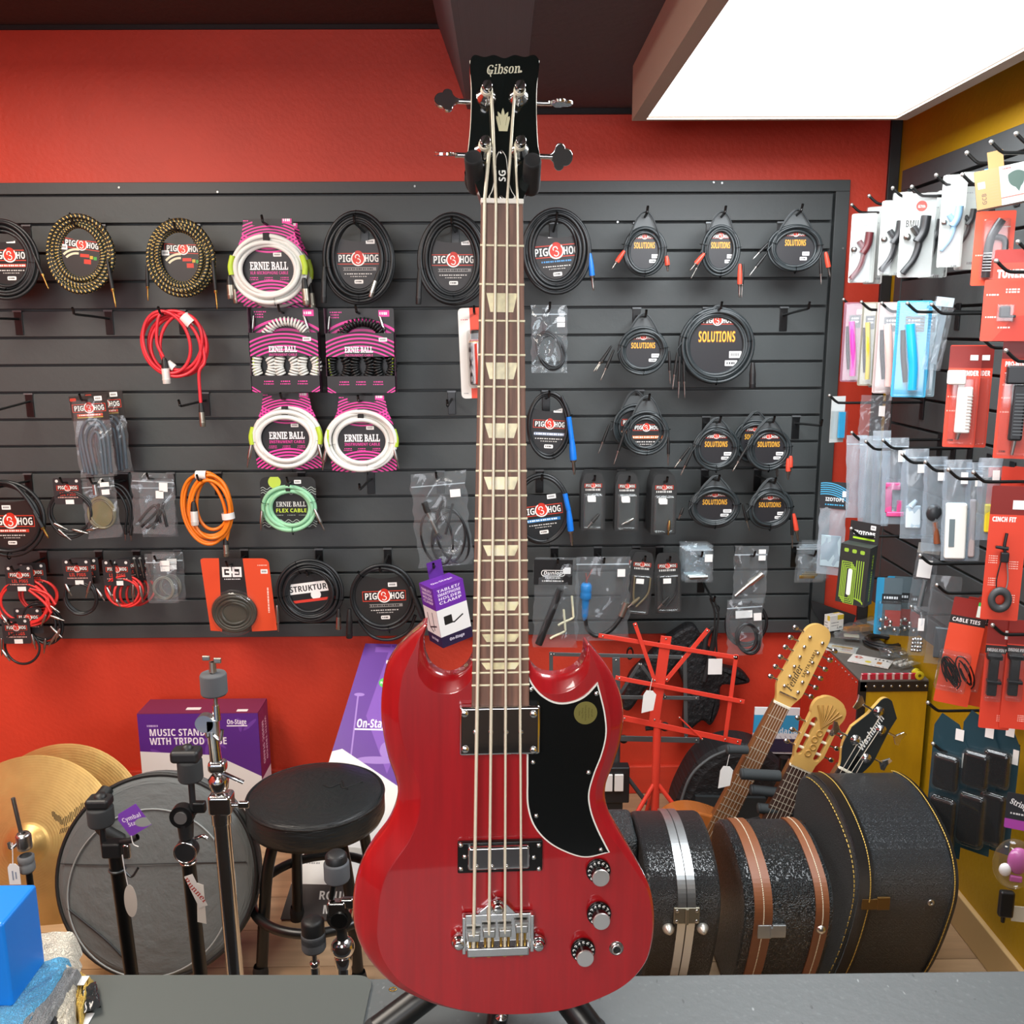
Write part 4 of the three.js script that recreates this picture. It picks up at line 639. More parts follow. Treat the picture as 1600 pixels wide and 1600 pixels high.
  g = roundCable({ px: 598, py: 934, rx: 53, ry: 55, n: 2, t: 2.8, band: 5, card: cardTopCut(47, 48, 12), key: 'pigX', draw: pigCard('#232120', { y: -2, x: 2, w: 66, tx: 14, ty: 18, rot: -0.03 }), label: 'black microphone cable around a large card in the bottom row', short: 'the bottom row microphone cable', ties: [[2.3, 10], [-1.4, 10]] });
  xlr(g, -52, -16, -0.04, 48, { m: mat(0x1b1c1d, 0.4), r: 5, z: 5 }); xlr(g, 44, 20, 0.36, 56, { m: mat(0x26282a, 0.4), r: 4.6, z: 6 }); part('loose_loop', tube([V(-40, -38, -4), V(-20, -64, -4), V(10, -70, -4), V(38, -56, -4), V(50, -30, -4)], 2.6, false, 30, 8), cableBlack, g);
  // coiled (curly) cables in pink boxes
  const curlyBox = (px, py, white, label, short) => {
    const h = item('boxed_cable', label, 'cable', px, py), m = white ? whiteCable : mat(0x17191a, 0.4);
    const dr = (k) => { k.fillStyle = '#1d191b'; k.fillRect(-60, -80, 120, 160); arcs(k, -48, PINK, 3, true, 4); dots(k, -38, -60, 20, 2, PINK, 6); dots(k, -40, -56, 13, 2, PINK, 5); dots(k, -40, -52, 13, 2, PINK, 5); fillR(k, PINK, 28, -63, 17, 10); dots(k, 36, -58, 13, 4, '#fff', 4); };
    const backS = roundRect(-52, -64, 52, 66, 4); sheet(h, 'back_card', backS, -9, 'curlyBack', dr);
    const band = (y0, y1, key, d) => sheet(h, 'front_band', rect(-54, y0, 54, y1), 9, key, d);
    band(-8, 28, 'curlyBand', (k) => { k.fillStyle = '#1d191b'; k.fillRect(-60, -40, 120, 60); k.strokeStyle = PINK; k.lineWidth = 2.6; for (let i = 0; i < 5; i++) { k.beginPath(); k.arc(0, 96 - 4, 118 - i * 6, PI * 1.25, PI * 1.75); k.stroke(); } k.fillStyle = '#1d191b'; k.beginPath(); k.arc(0, 96, 96, 0, 7); k.fill(); txt(k, 'ERNIE BALL', -2, -2, 10, '#f6f3f4', { font: 'serif', w: 44, h: 1.2, stroke: '#f6f3f4', lw: 0.5 }); txt(k, 'INSTRUMENT CABLE', -2, 5.5, 5, PINK, { w: 44 }); tag(k, 36, -18, 13, 6); });
    band(-64, -38, 'curlyFoot', (k) => { k.fillStyle = '#1d191b'; k.fillRect(-60, 30, 120, 40); for (const x of [-26, 0, 27]) { dots(k, x, 47, 15, 2, PINK, 5); dots(k, x, 51, 17, 1.6, PINK, 6); } k.strokeStyle = PINK; k.lineWidth = 2; for (const s of [-1, 1]) for (const i of [0, 1]) { k.beginPath(); k.moveTo(s * 54, 55 + i * 5); k.lineTo(s * (40 + i * 4), 64 + i); k.stroke(); } });
    part('side_wall', box(1, 130, 18, -53.5, 1, 0), mat(0x3a1b2d, 0.5), h); part('side_wall', box(1, 92, 18, 53.5, -18, 0), mat(0x3a1b2d, 0.5), h);
    const helix = (pts, R, turns) => { const c = new THREE.CatmullRomCurve3(pts), q = []; for (let i = 0; i <= turns * 9; i++) { const f = i / (turns * 9), p = c.getPoint(f), tg = c.getTangent(f), s1 = V(-tg.y, tg.x, 0).normalize(), a = f * turns * 2 * PI; q.push(p.addScaledVector(s1, Math.cos(a) * R).add(V(0, 0, Math.sin(a) * R))); } return tube(q, 1.9, false, turns * 14, 5); };
    part('curly_cable', [helix([V(-30, 26, 0), V(-16, 40, 0), V(4, 45, 0), V(22, 40, 0), V(34, 28, 0)], 6, 15), ...[-44, -26, -8, 10, 28, 44].map((x, i) => helix([V(x, -38, 0), V(x + (i % 2 ? 5 : -4), -24, 0), V(x, -8, 0)], 6.5, 7))], m, h);
    jack(h, -48, 54, -0.12, 34, steel, { z: -4, r: 2.4 }); jack(h, 30, 54, 0.28, 36, steel, { z: -4, r: 2.4 });
    for (const s of [-1, 1]) part('lime_cord', tube([V(s * 50, -10, 4), V(s * 49, -24, 5), V(s * 47, -38, 4)], 1.6, false, 8, 6), lime, h);
    hang(h, -2, 60, short);
  };
  curlyBox(446, 548, true, 'white curly cable in pink and black open box', 'the white curly cable'); curlyBox(564, 549, false, 'black curly cable in pink and black open box', 'the black curly cable');
}
// ---------------------------------------------------------------- bags, blister packs and patch cables on the back slat wall
function filmGeo(x0, y0, x1, y1, bulge, s, crease = 0.9) { // two wrinkled sheets, welded at the rim
  const w = x1 - x0, h = y1 - y0, nx = 9, ny = 13, out = [];
  for (const sd of [1, -1]) {
    const g = new THREE.PlaneGeometry(w, h, nx, ny), p = g.attributes.position;
    for (let i = 0; i < p.count; i++) {
      const u = p.getX(i) / w + 0.5, v = p.getY(i) / h + 0.5, rim = Math.min(1, 6 * Math.min(u, 1 - u, v, 1.0001 - v));
      const n = (vnoise(u * 0.9, v * 0.9, 5, 9, s) - 0.5) * 2 + (vnoise(u * 0.9 + 0.05, v * 0.9, 11, 17, s + 3) - 0.5);
      p.setZ(i, sd * (bulge * Math.pow(Math.sin(PI * u), 0.7) * Math.sin(PI * Math.pow(1 - v, 0.8)) + n * crease * rim * Math.min(6, w * 0.09)));
      if (u === 0 || u === 1) p.setX(i, p.getX(i) + (hash(Math.round(v * ny), s, 5) - 0.5) * w * 0.06);
    }
    g.computeVertexNormals(); out.push(g.translate((x0 + x1) / 2, (y0 + y1) / 2, 0));
  }
  return join(out);
}
let bagSeed = 100;
function bag(px, py, w, h, label, short, o = {}) { // clear zip bag centred at a pixel
  const g = item('zip_bag', label, 'bag', px, py, { z: o.z, rot: o.rot, turn: o.turn, group: o.group });
  part('film', filmGeo(-w / 2, -h / 2, w / 2, h / 2, o.bulge ?? 5, bagSeed++, o.crease), o.film || film, g);
  if (o.zip !== false) part('zip_strip', box(w * 0.97, 1.6, 1.2, 0, h / 2 - (o.zipAt ?? 14), 0), mat(0xdfe6ea, 0.3, 0, { transmission: 0.5 }), g);
  for (const [x, y, sw, sh] of o.stickers || []) part('price_sticker', box(sw || 13, sh || 8, 0.4, x, y, (o.bulge ?? 5) + 1.2), stickerMat, g);
  if (short) hang(g, o.hx ?? 0, h / 2 - 6, short);
  return g;
}
const innerLoops = (g, list, m, t = 1.7) => part('cable', list.map(([x, y, rx, ry, rot = 0]) => { const pts = []; for (let j = 0; j < 18; j++) { const w = j / 18 * 2 * PI, X = Math.cos(w) * rx, Y = Math.sin(w) * ry; pts.push(V(x + X * Math.cos(rot) - Y * Math.sin(rot), y + X * Math.sin(rot) + Y * Math.cos(rot), Math.sin(w * 2 + x) * 2)); } return tube(pts, t, true, 40, 6); }), m, g);
const lines = (g, list, t, m, name = 'cable') => part(name, list.map((l) => tube(l.map(([x, y, z = 0]) => V(x, y, z)), t, false, l.length * 6, 7)), m, g);
const greyCable = mat(0x3d4447, 0.45);
{
  let g;
  const header = (k) => { k.fillStyle = '#2a2624'; k.fillRect(-50, -30, 100, 60); fillR(k, '#b23a2a', -28, -16, 10, 5, 2); tag(k, 16, -14, 12, 7); pigLogo(k, 0, 0, 50); fillR(k, '#cf4a2a', -20, 9, 40, 4); dots(k, 0, 11, 34, 1.6, '#fff', 12); fillR(k, '#c9a034', -20, 14, 40, 1.4); };
  for (const [px, py, z, lab, sh] of [[170, 676, 2.47, 'clear header bag with grey cable hidden behind the front one, third row', null], [146, 682, 2.41, 'clear header bag with folded grey cable hanging in third row left', 'the header bag of grey cable']]) {
    g = bag(px, py, 58, 128, lab, null, { z, zip: false, bulge: 7, rot: 0.05 }); sheet(g, 'header_card', rect(-29, 26, 30, 64), 1.5, 'bagHead', (k) => { k.save(); k.translate(0, -45); header(k); k.restore(); });
    lines(g, [[[-16, -58], [-19, 0], [-10, 22], [2, 26], [14, 22], [22, 0], [20, -58]], [[-10, -60], [-13, -6], [-2, 16], [12, 14], [15, -10], [13, -60]], [[-4, -60], [-6, -10], [4, 8], [9, -6], [8, -60]], [[-21, -56], [-23, -10], [-16, 14]]], 2.6, mat(0x4b5660, 0.4)); if (sh) hang(g, -2, 58, sh);
  }
  // bags of the fourth row
  g = bag(158, 794, 54, 96, 'clear bag with olive coiled cable hanging below the header bags', 'the bag of olive cable', { stickers: [[14, 38, 14, 7], [14, 26, 12, 8]], rot: 0.06, bulge: 6 });
  innerLoops(g, [[0, -8, 20, 24], [1, -9, 18, 22, 0.2], [0, -7, 21, 25, -0.1]], mat(0x6f674d, 0.4), 2); part('disc', new THREE.CylinderGeometry(17, 17, 3, 30).rotateX(PI / 2).scale(1, 1.2, 1).translate(0, -9, 0), mat(0x70663f, 0.35), g); part('metal_plug', rod(V(-4, 22, 0), V(-4, 38, 0), 5, 4.4), steel, g);
  g = item('hanging_cable', 'thin black cables hanging in loops behind the olive cable bag', 'cable', 186, 795, { z: 2.45 }); lines(g, [[[-14, 40], [6, 30], [18, 4], [14, -30], [10, -38]], [[-18, 36], [2, 24], [12, -4], [6, -36]], [[-12, 42], [10, 34], [22, 6], [16, -36]]], 2, cableBlack); jack(g, 8, -26, -0.08, 26, bootBlack, { r: 2 }); jack(g, 15, -30, 0, 22, bootBlack, { r: 2 }); hang(g, -12, 40, 'the thin black hanging cables');
  bag(247, 794, 56, 92, 'clear bag with adapters hidden behind the front bag near the orange cable', null, { z: 2.46 });
  g = bag(240, 787, 66, 98, 'clear bag of short black cables left of the orange cable', 'the bag of short black cables', { stickers: [[18, 28, 13, 14], [12, 16, 12, 12]], rot: -0.05 }); lines(g, [[[-24, -30], [-8, -10], [4, -4], [10, -30]], [[-20, -38], [-4, -22], [12, -8], [20, -36]], [[-12, -40], [4, -26], [8, 0]], [[-2, -40], [8, -20], [16, 2]]], 2.4, cableBlack); lines(g, [[[-16, -34], [-2, -20]], [[0, -36], [6, -22]]], 1.6, steel, 'metal_plug');
  // patch cables with header cards
  const patchHead = (k) => { k.fillStyle = '#2c2b2d'; k.fillRect(-40, -40, 80, 80); k.fillStyle = '#d8d5d0'; for (const x of [-16, 15]) { k.beginPath(); k.arc(x, -15, 2.4, 0, 7); k.fill(); } pigLogo(k, 0, -4, 32); txt(k, 'LIL PIGS', 0, 5, 7, '#d43d2c', { w: 26 }); dots(k, 0, 11, 32, 1.6, '#d8a59a', 12); };
  const patch = (px, py, cm, lab, sh, loops, plugs, o = {}) => {
    const h = item('patch_cable_pack', lab, 'cable', px, py, { z: o.z, rot: o.rot, turn: o.turn });
    const s = roundRect(-22, -22, 22, 20, 4); if (loops.length) innerLoops(h, loops, cm, o.t || 2);
    sheet(h, 'header_card', s, 3, 'patchHead', patchHead); if (o.tag !== false) part('price_sticker', box(13, 7, 0.4, 2, -18, 3.4), stickerMat, h);
    for (const [x, y, a, l, c] of plugs) jack(h, x, y, a, l, c || steel, { r: 2.2, z: 4 }); if (sh) hang(h, 0, 14, sh); return h;
  };
  const redP = mat(0xd6322f, 0.42);
  patch(107, 766, cableBlack, 'black patch cable pack with header card in the fourth row left', 'the fourth row patch cables', [[0, -38, 34, 34], [2, -36, 31, 30, 0.1], [-2, -40, 32, 36, -0.1], [0, -34, 35, 32, 0.2]], [[-26, -52, 1.1, 24], [2, -62, 1.3, 26], [24, -64, 1.8, 20], [-20, -62, 0.8, 26]]);
  patch(52, 898, redP, 'red patch cable pack hidden behind the front one at lower left', null, [[4, -34, 30, 26], [6, -32, 27, 24, 0.2]], [], { z: 2.46, tag: false });
  g = patch(32, 902, redP, 'red patch cable bundle with header card at lower left', 'the red patch cable bundle', [[0, -44, 40, 34, 0.1], [2, -42, 36, 32], [0, -48, 43, 32, -0.1], [3, -40, 38, 36, 0.2]], [[44, -46, 0.9, 18], [36, -60, -0.5, 22], [-34, -60, 0.5, 22], [42, -62, 1.2, 24]]); lines(g, [[[14, -18, 2], [40, -26, 3], [52, -44, 3]], [[12, -20, 2], [34, -40, 3], [44, -58, 3]]], 2.2, redP, 'lead');
  patch(46, 968, cableBlack, 'black patch cable pack behind the lowest front one at lower left', null, [[20, -6, 26, 34, 0.4], [16, -4, 24, 30, 0.3], [24, -8, 26, 32, 0.2]], [[34, -10, 0.7, 26], [42, -22, -0.6, 26], [24, -30, -0.2, 26], [48, -14, -0.4, 24]], { z: 2.44, tag: false });
  patch(27, 984, cableBlack, 'black patch cable pack lowest on the wall at lower left', 'the lowest black patch cables', [[4, -30, 27, 26]], [[24, -6, 0.15, 26], [-24, -12, -0.1, 30], [-26, -30, 0.5, 24]]);
  patch(134, 890, cableBlack, 'black patch cable pack hidden behind the front one in bottom row', null, [], [[8, -2, 0.1, 34]], { z: 2.46, tag: false });
  patch(122, 892, cableBlack, 'black patch cable pack hanging in the bottom row', 'the bottom row black patch cables', [[0, -44, 25, 26], [1, -42, 23, 27, 0.1], [-1, -46, 26, 25], [2, -40, 24, 30, 0.2]], [[20, -16, -0.35, 30], [-20, -20, 0.4, 22], [28, -28, 0.5, 24]]);
  for (const [x, z] of [[214, 2.48], [204, 2.46], [195, 2.44]]) patch(x, 890, redP, 'red patch cable pack stacked behind the front one in bottom row', null, [[2, -36, 24, 22, 0.1]], [[14, 16, 0.15, 34], [8, -22, 0.1, 26]], { z, tag: false, turn: 0.9 }).userData.group = 'stacked red patch cables';
  patch(184, 893, redP, 'red patch cable pack in front of its stack in bottom row', 'the stacked red patch cables', [[4, -32, 26, 24], [6, -34, 24, 22, 0.1], [10, -32, 26, 25, -0.1]], [[-18, -24, 0.4, 26], [24, -20, -0.1, 30], [34, -22, 0.1, 28], [-10, -36, 0.5, 24]]);
  for (const [x, y, z, lab, sh] of [[264, 901, 2.46, 'small clear bag hidden behind the front one left of the orange disc card', null], [253, 904, 2.42, 'small clear bag with grey coil left of the orange disc card', 'the small bag left of the disc card']]) { g = bag(x, y, 48, 80, lab, sh, { z, stickers: [[8, 26, 15, 8], [8, 17, 14, 8]], bulge: 4 }); innerLoops(g, [[2, -16, 16, 18], [2, -16, 14, 16, 0.2]], mat(0x77776f, 0.4), 1.6); }
  // orange disc card
  g = item('blister_pack', 'orange and black card with a round clear blister of coiled cable', 'blister pack', 372, 931); { const s = new THREE.Shape(); s.moveTo(-48, -58); s.quadraticCurveTo(0, -62, 57, -58); s.lineTo(50, 52); s.quadraticCurveTo(48, 58, 40, 59); s.lineTo(-50, 60); s.quadraticCurveTo(-57, 60, -56, 54); s.closePath();
    sheet(g, 'card', s, -4, 'disc', (k) => { k.fillStyle = '#d94a26'; k.fillRect(-70, -70, 140, 140); k.fillStyle = '#232020'; k.beginPath(); k.moveTo(-27, -70); k.lineTo(9, -70); k.lineTo(18, 70); k.lineTo(-30, 70); k.fill(); k.strokeStyle = '#f4f1ee'; k.lineWidth = 3.4; k.strokeRect(-22, -44, 11, 13); k.strokeRect(-6, -44, 11, 13); k.beginPath(); k.moveTo(-18, -38); k.lineTo(2, -36); k.stroke(); dots(k, -8, -26, 26, 1.6, '#ddd', 9); tag(k, 42, -38, 11, 7); dots(k, 40, -48, 16, 1.6, '#f1c9bb', 6); k.save(); k.translate(46, 8); k.rotate(-PI / 2); dots(k, 0, 0, 42, 2.4, '#f1d9cf', 16); k.restore(); }); }
  innerLoops(g, [[-8, -28, 30, 27], [-8, -29, 25, 22], [-7, -28, 20, 17], [-8, -27, 33, 30]], mat(0x3a362c, 0.4), 3); part('disc', new THREE.CylinderGeometry(30, 30, 2, 36).rotateX(PI / 2).scale(1, 0.9, 1).translate(-8, -28, -1), mat(0x453f33, 0.45), g);
  part('clear_dome', lathe([[0, 9], [30, 8], [36, 5], [38, -2]], 36).rotateX(PI / 2).translate(-8, -28, 0), clearHard, g); hang(g, -8, 52, 'the orange disc card');
  // contact cleaner blister, half behind the neck
  g = item('blister_pack', 'white and red blister card with small spray can partly behind the neck', 'blister pack', 748, 552, { rot: 0.03 });
  sheet(g, 'card', roundRect(-30, -70, 32, 70, 8), -5, 'deox', (k) => { k.fillStyle = '#e7e3dc'; k.fillRect(-40, -80, 80, 160); fillR(k, '#dd4426', -12, -72, 46, 42); fillR(k, '#dd4426', -14, 54, 50, 20); dots(k, -20, -52, 12, 1.4, '#c66', 4); dots(k, -22, 62, 8, 1.6, '#999', 4); });
  part('can', [lathe([[0, -48], [15, -48], [16, -46], [16, 14], [13, 20], [11, 22]], 24)], print(128, 128, (k) => { k.fillStyle = '#b7bcbd'; k.fillRect(0, 0, 128, 128); fillR(k, '#c53a28', 0, 6, 128, 26); fillR(k, '#e3c04a', 0, 32, 128, 6); for (let i = 0; i < 3; i++) { txt(k, 'DeoxIT', 22 + i * 43, 72, 24, '#24282a', { rot: -PI / 2, w: 62 }); fillR(k, '#c53a28', 34 + i * 43, 44, 6, 60); } }, { metalness: 0.4, roughness: 0.3 }), g);
  part('can_cap', lathe([[0, 36], [10, 36], [11, 34], [11, 22]], 20), mat(0x1c1c1c, 0.4), g); part('clear_dome', box(44, 92, 22, 4, -8, 4, 8), clearHard, g); hang(g, -4, 62, 'the spray can card');
  // bags right of the neck
  g = bag(858, 530, 56, 104, 'clear bag with dark coiled cable right of the neck in second row', 'the second row bag', { stickers: [[18, 30, 12, 7], [18, 22, 12, 7]], bulge: 6, crease: 1.3 }); innerLoops(g, [[2, -18, 20, 30, 0.4], [0, -16, 17, 28, 0.5], [4, -20, 21, 26, 0.2], [1, -18, 18, 31, 0.3]], cableBlack, 1.8);
  g = bag(690, 812, 86, 150, 'large clear bag of black cables left of the neck in fourth row', 'the large cable bag', { rot: 0.08, stickers: [[26, 42, 16, 12]], bulge: 9, crease: 1.4, zipAt: 20 }); innerLoops(g, [[-10, -28, 24, 44, 0.1], [8, -30, 26, 42, -0.2], [14, -26, 24, 46, 0.2]], cableBlack, 2); lines(g, [[[-22, 30], [-14, -10], [-4, -30]], [[20, 24], [4, -24]], [[-18, -40], [0, 20], [10, 34]]], 2, cableBlack, 'lead'); part('metal_plug', rod(V(-24, 26, 3), V(-8, -20, 3), 3, 3), steel, g); part('metal_plug', rod(V(-20, 14, 3), V(-24, 30, 3), 5, 5), blackMatte, g);
  g = bag(869, 942, 70, 146, 'clear header bag with cream hex keys and black bar', 'the hex key bag', { zip: false, rot: -0.02, bulge: 5 }); sheet(g, 'header_card', rect(-36, 30, 24, 70), 3, 'dunlop', (k) => { k.fillStyle = '#161617'; k.fillRect(-50, -80, 100, 60); k.strokeStyle = '#eceae6'; k.lineWidth = 1.2; k.beginPath(); k.roundRect(-24, -53, 36, 9, 4); k.stroke(); txt(k, 'Dunlop', -6, -48.5, 8, '#eceae6', { w: 30, skew: -0.2 }); dots(k, -6, -41, 24, 2.2, '#dedbd6', 9); dots(k, -6, -36, 34, 2.2, '#dedbd6', 12); tag(k, 16, -54, 10, 8); });
  part('black_bar', rod(V(6, 22, 0), V(-26, -68, 0), 6, 6), mat(0x202122, 0.4), g); const cream = mat(0xd9d4b4, 0.4); for (const [x, y] of [[24, 2], [12, -20]]) part('hex_key', tube([V(x, y + 10, 2), V(x + 3, y - 20, 2), V(x + 2, y - 26, 2), V(x - 14, y - 34, 2), V(x - 20, y - 38, 2)], 2, false, 20, 6), cream, g); part('price_sticker', box(12, 8, 0.4, 15, 52, 4), stickerMat, g);
  g = bag(941, 936, 84, 136, 'wide clear bag with short cable and blue connector', 'the blue connector bag', { stickers: [[28, 44, 12, 12]], bulge: 7, zipAt: 12, crease: 0.7 }); part('blue_connector', [lathe([[0, 26], [6, 26], [9, 22], [9, 14], [8, 12], [9, 10], [9, 2], [6, 0], [5, -26], [3, -34], [0, -34]].reverse(), 18).rotateZ(-0.04).translate(-26, 0, 0)], mat(0x2477b8, 0.4), g); lines(g, [[[-26, -32], [-22, -50], [-8, -60], [12, -52], [26, -36], [32, -26]]], 3.4, cableBlack); part('metal_plug', rod(V(30, -28, 0), V(38, -6, 0), 5.5, 5), mat(0x9a958a, 0.35, 0.9), g); lines(g, [[[-26, 28], [-20, 40], [-16, 48]], [[-24, 26], [-26, 42]]], 1.2, mat(0x7d3a34, 0.5), 'lead');
  // hard blister packs of adapters
  const adapt = (px, py, w, h, kind, lab, sh, o = {}) => {
    const p = item('blister_pack', lab, 'blister pack', px, py, { z: o.z, rot: o.rot, group: o.group }), W = w / 2, H = h / 2, s = new THREE.Shape();
    s.moveTo(-W, -H + 3); s.quadraticCurveTo(-W, -H, -W + 3, -H); s.lineTo(W - 3, -H); s.quadraticCurveTo(W, -H, W, -H + 3); s.lineTo(W - 0.5, H * 0.6); s.lineTo(W - 5, H - 3); s.quadraticCurveTo(W - 7, H, W - 10, H); s.lineTo(-W + 10, H); s.quadraticCurveTo(-W + 7, H, -W + 5, H - 3); s.lineTo(-W + 0.5, H * 0.6); s.closePath();
    sheet(p, 'card', s, -3, 'adapt' + Math.round(h / 12), (k) => { k.fillStyle = '#2b2c2c'; k.fillRect(-60, -80, 120, 160); pigLogo(k, 0, -H + 20, 25); dots(k, 0, -H + 26.5, 24, 3, '#cfcfca', 9); });
    part('clear_dome', box(w * 0.84, h * 0.62, 11, 0, -h * 0.15, 3, 4), clearHard, p); part('price_sticker', box(12, 8, 0.4, -3, h * 0.07, 9), stickerMat, p);
    if (kind === 0) { jack(p, 9, -18, -0.7, 28, bootBlack, { z: 4 }); } else if (kind === 1) { jack(p, 10, -24, -1.1, 22, steel, { z: 4, tip: chromeSoft }); } else if (kind === 2) jack(p, 8, -24, -0.05, 24, brass, { tip: brass, z: 4 }); else { lines(p, [[[-11, 14, 3], [-10, -14, 3], [-8, -30, 3]], [[14, 12, 3], [12, -14, 3], [-4, -36, 3]]], 1.6, kind === 3 ? mat(0x6d6147, 0.4) : cableBlack); jack(p, 0, -20, -0.75, 26, kind === 3 ? mat(0x6d6147, 0.4) : bootBlack, { z: 4 }); }
    if (sh) hang(p, 0, H - 10, sh, 0.008); return p;
  };
  for (const [px, py, w, h, kind, n, w2] of [[927, 785, 38, 92, 0, 3, 'left'], [980, 786, 38, 92, 1, 2, 'middle'], [1038, 789, 40, 96, 2, 5, 'right']]) {
    for (let i = n; i > 0; i--) adapt(778 + (px - 778) * 2.42 / (2.42 + i * 0.016), 513 + (py - 513) * 2.42 / (2.42 + i * 0.016), w, h, kind, `adapter blister pack stacked behind the front one on the ${w2} hook`, null, { z: 2.42 + i * 0.016, group: `adapters stacked on the ${w2} hook` });
    adapt(px, py, w, h, kind, `adapter blister pack in front on the ${w2} of three stacked hooks`, `the ${w2} adapter stack`);
  }
  adapt(993, 908, 38, 100, 3, 'curved adapter blister pack hidden behind the tilted one, bottom row', null, { z: 2.45, rot: -0.12 }); adapt(1001, 913, 38, 102, 3, 'tilted blister pack with olive curved adapter in bottom row', 'the tilted blister pack', { rot: -0.08 }); adapt(1044, 912, 42, 98, 4, 'upright blister pack with black curved adapter in bottom row', 'the upright blister pack', { rot: 0.04 });
  // small bags
  const gold = mat(0xb99b5a, 0.35, 0.9);
  for (let i = 3; i >= 0; i--) { g = bag(1092 - i * 3, 881 - i * 2, 44, 60, i ? 'little cloudy bag stacked behind the front one, bottom row right' : 'little cloudy bag in front of its stack with white sticker', i ? null : 'the stack of little cloudy bags', { z: 2.42 + i * 0.012, zipAt: 8, bulge: 3, group: i ? 'stacked little bags' : null, stickers: i ? [] : [[14, 10, 12, 12]] }); part('metal_plug', rod(V(-14, -22, 0), V(14, -21, 0), 3.2, 3.2), steel, g); }
  g = bag(1172, 898, 52, 92, 'clear bag with a long silver adapter in bottom row', 'the silver adapter bag', { stickers: [[16, 38, 11, 7], [16, 28, 11, 8]], bulge: 4 }); part('silver_adapter', [rod(V(-22, -34, 0), V(0, -14, 0), 2.6, 3.4), rod(V(0, -14, 0), V(19, 2, 0), 5.5, 5.5)], chromeSoft, g);
  g = item('hanging_cable', 'black cable ring hanging behind the lowest clear bag', 'cable', 1166, 975, { z: 2.45 }); innerLoops(g, [[0, 0, 32, 36], [1, 1, 30, 33]], cableBlack, 2.2); hang(g, 0, 34, 'the black cable ring');
  g = bag(1164, 980, 56, 92, 'lowest clear bag with coiled black cable right of the music stand', null, { z: 2.40, stickers: [[18, 18, 12, 12]], bulge: 6, rot: 0.06, crease: 1.2 }); innerLoops(g, [[4, -18, 17, 24, 0.2], [3, -17, 14, 21], [5, -19, 18, 25, 0.3]], cableBlack, 2.4); part('paper_slip', box(26, 12, 0.4, -2, 22, 3), whitePaper, g);
  for (let i = 2; i >= 0; i--) { g = bag(1266 + i * 4, 880 - i * 3, 46, 62, i ? 'small bag of picks stacked behind at the right rail' : 'small bag of brass parts in front at the right rail', i ? null : 'the small bags at the right rail', { z: 2.42 + i * 0.014, zipAt: 8, bulge: 3, group: i ? 'small bags at the right rail' : null }); part('brass_part', box(24, 5, 3, -4, -22, 0, 1), gold, g); }
  // thin black strap on a hook
  g = item('hanging_strap', 'thin black strap with a white tag hanging above the red music stand', 'strap', 1116, 975); lines(g, [[[-8, 42], [0, 20], [1, -10], [-1, -44], [4, -56]], [[-2, 40], [6, 16], [4, -20], [6, -50]]], 1.6, blackMatte, 'cord'); part('buckle', new THREE.TorusGeometry(6, 1.2, 6, 16).scale(0.7, 1, 1).translate(3, 24, 0), blackSatin, g); part('white_tag', box(22, 26, 0.5, 4, -70, 0), stickerMat, g); lines(g, [[[-2, -50], [20, -54], [38, -58]]], 1.4, blackMatte, 'wire'); hang(g, -6, 42, 'the thin black strap');
  // cardboard phone holder box, hung by a tab, turned so two sides show
  g = item('carton', 'small purple and white holder box hanging left of the neck', 'box', 697, 953, { z: 2.38, rot: 0.2 }); g.rotation.set(0.1, 0.55, 0.2, 'ZYX');
  const fb2 = (right) => (k) => { k.fillStyle = '#f0efed'; k.fillRect(0, 0, 160, 320); fillR(k, '#6d2fa3', 0, 0, 160, 118); fillR(k, '#2a2140', 0, 262, 160, 60); for (let i = 0; i < 4; i++) txt(k, ['TABLET/', 'SMARTPHONE', 'HOLDER', 'CLAMP'][i], 80, 22 + i * 21, 21, '#efe6f6', { w: 120 }); txt(k, 'On-Stage', 80, 288, 22, '#e9e4f2', { w: 80 }); k.strokeStyle = '#1c1c1c'; k.lineWidth = 7; k.beginPath(); if (right) { k.moveTo(30, 190); k.lineTo(80, 205); k.lineTo(130, 180); k.stroke(); fillR(k, '#222', 30, 160, 42, 46, 4); } else { k.moveTo(40, 150); k.lineTo(46, 230); k.lineTo(80, 250); k.moveTo(100, 140); k.lineTo(96, 240); k.moveTo(46, 230); k.lineTo(130, 210); k.stroke(); } };
  const fa = print(160, 320, fb2(false)), fbm2 = print(160, 320, fb2(true)), ftop = print(128, 128, (k) => { k.fillStyle = '#6d2fa3'; k.fillRect(0, 0, 128, 128); txt(k, 'On-Stage', 64, 70, 26, '#efe6f6', { w: 90 }); });
  part('front_face', new THREE.PlaneGeometry(54, 98).translate(0, 0, 22.2), fbm2, g); part('left_face', new THREE.PlaneGeometry(44, 98).rotateY(-PI / 2).translate(-27.2, 0, 0), fa, g); part('top_face', new THREE.PlaneGeometry(54, 44).rotateX(-PI / 2).translate(0, 49.2, 0), ftop, g); part('box_body', box(54, 98, 44), mat(0x5a2a86, 0.5), g); part('hang_tab', box(26, 28, 1, 4, 62, -21), mat(0x5c2a8a, 0.5), g);
  { const p = V(4, 68, -21).multiplyScalar(g.scale.x).applyEuler(g.rotation).add(g.position); hook(p.x, p.y, -p.z - 0.01, 'black slatwall hook carrying the purple holder box'); }
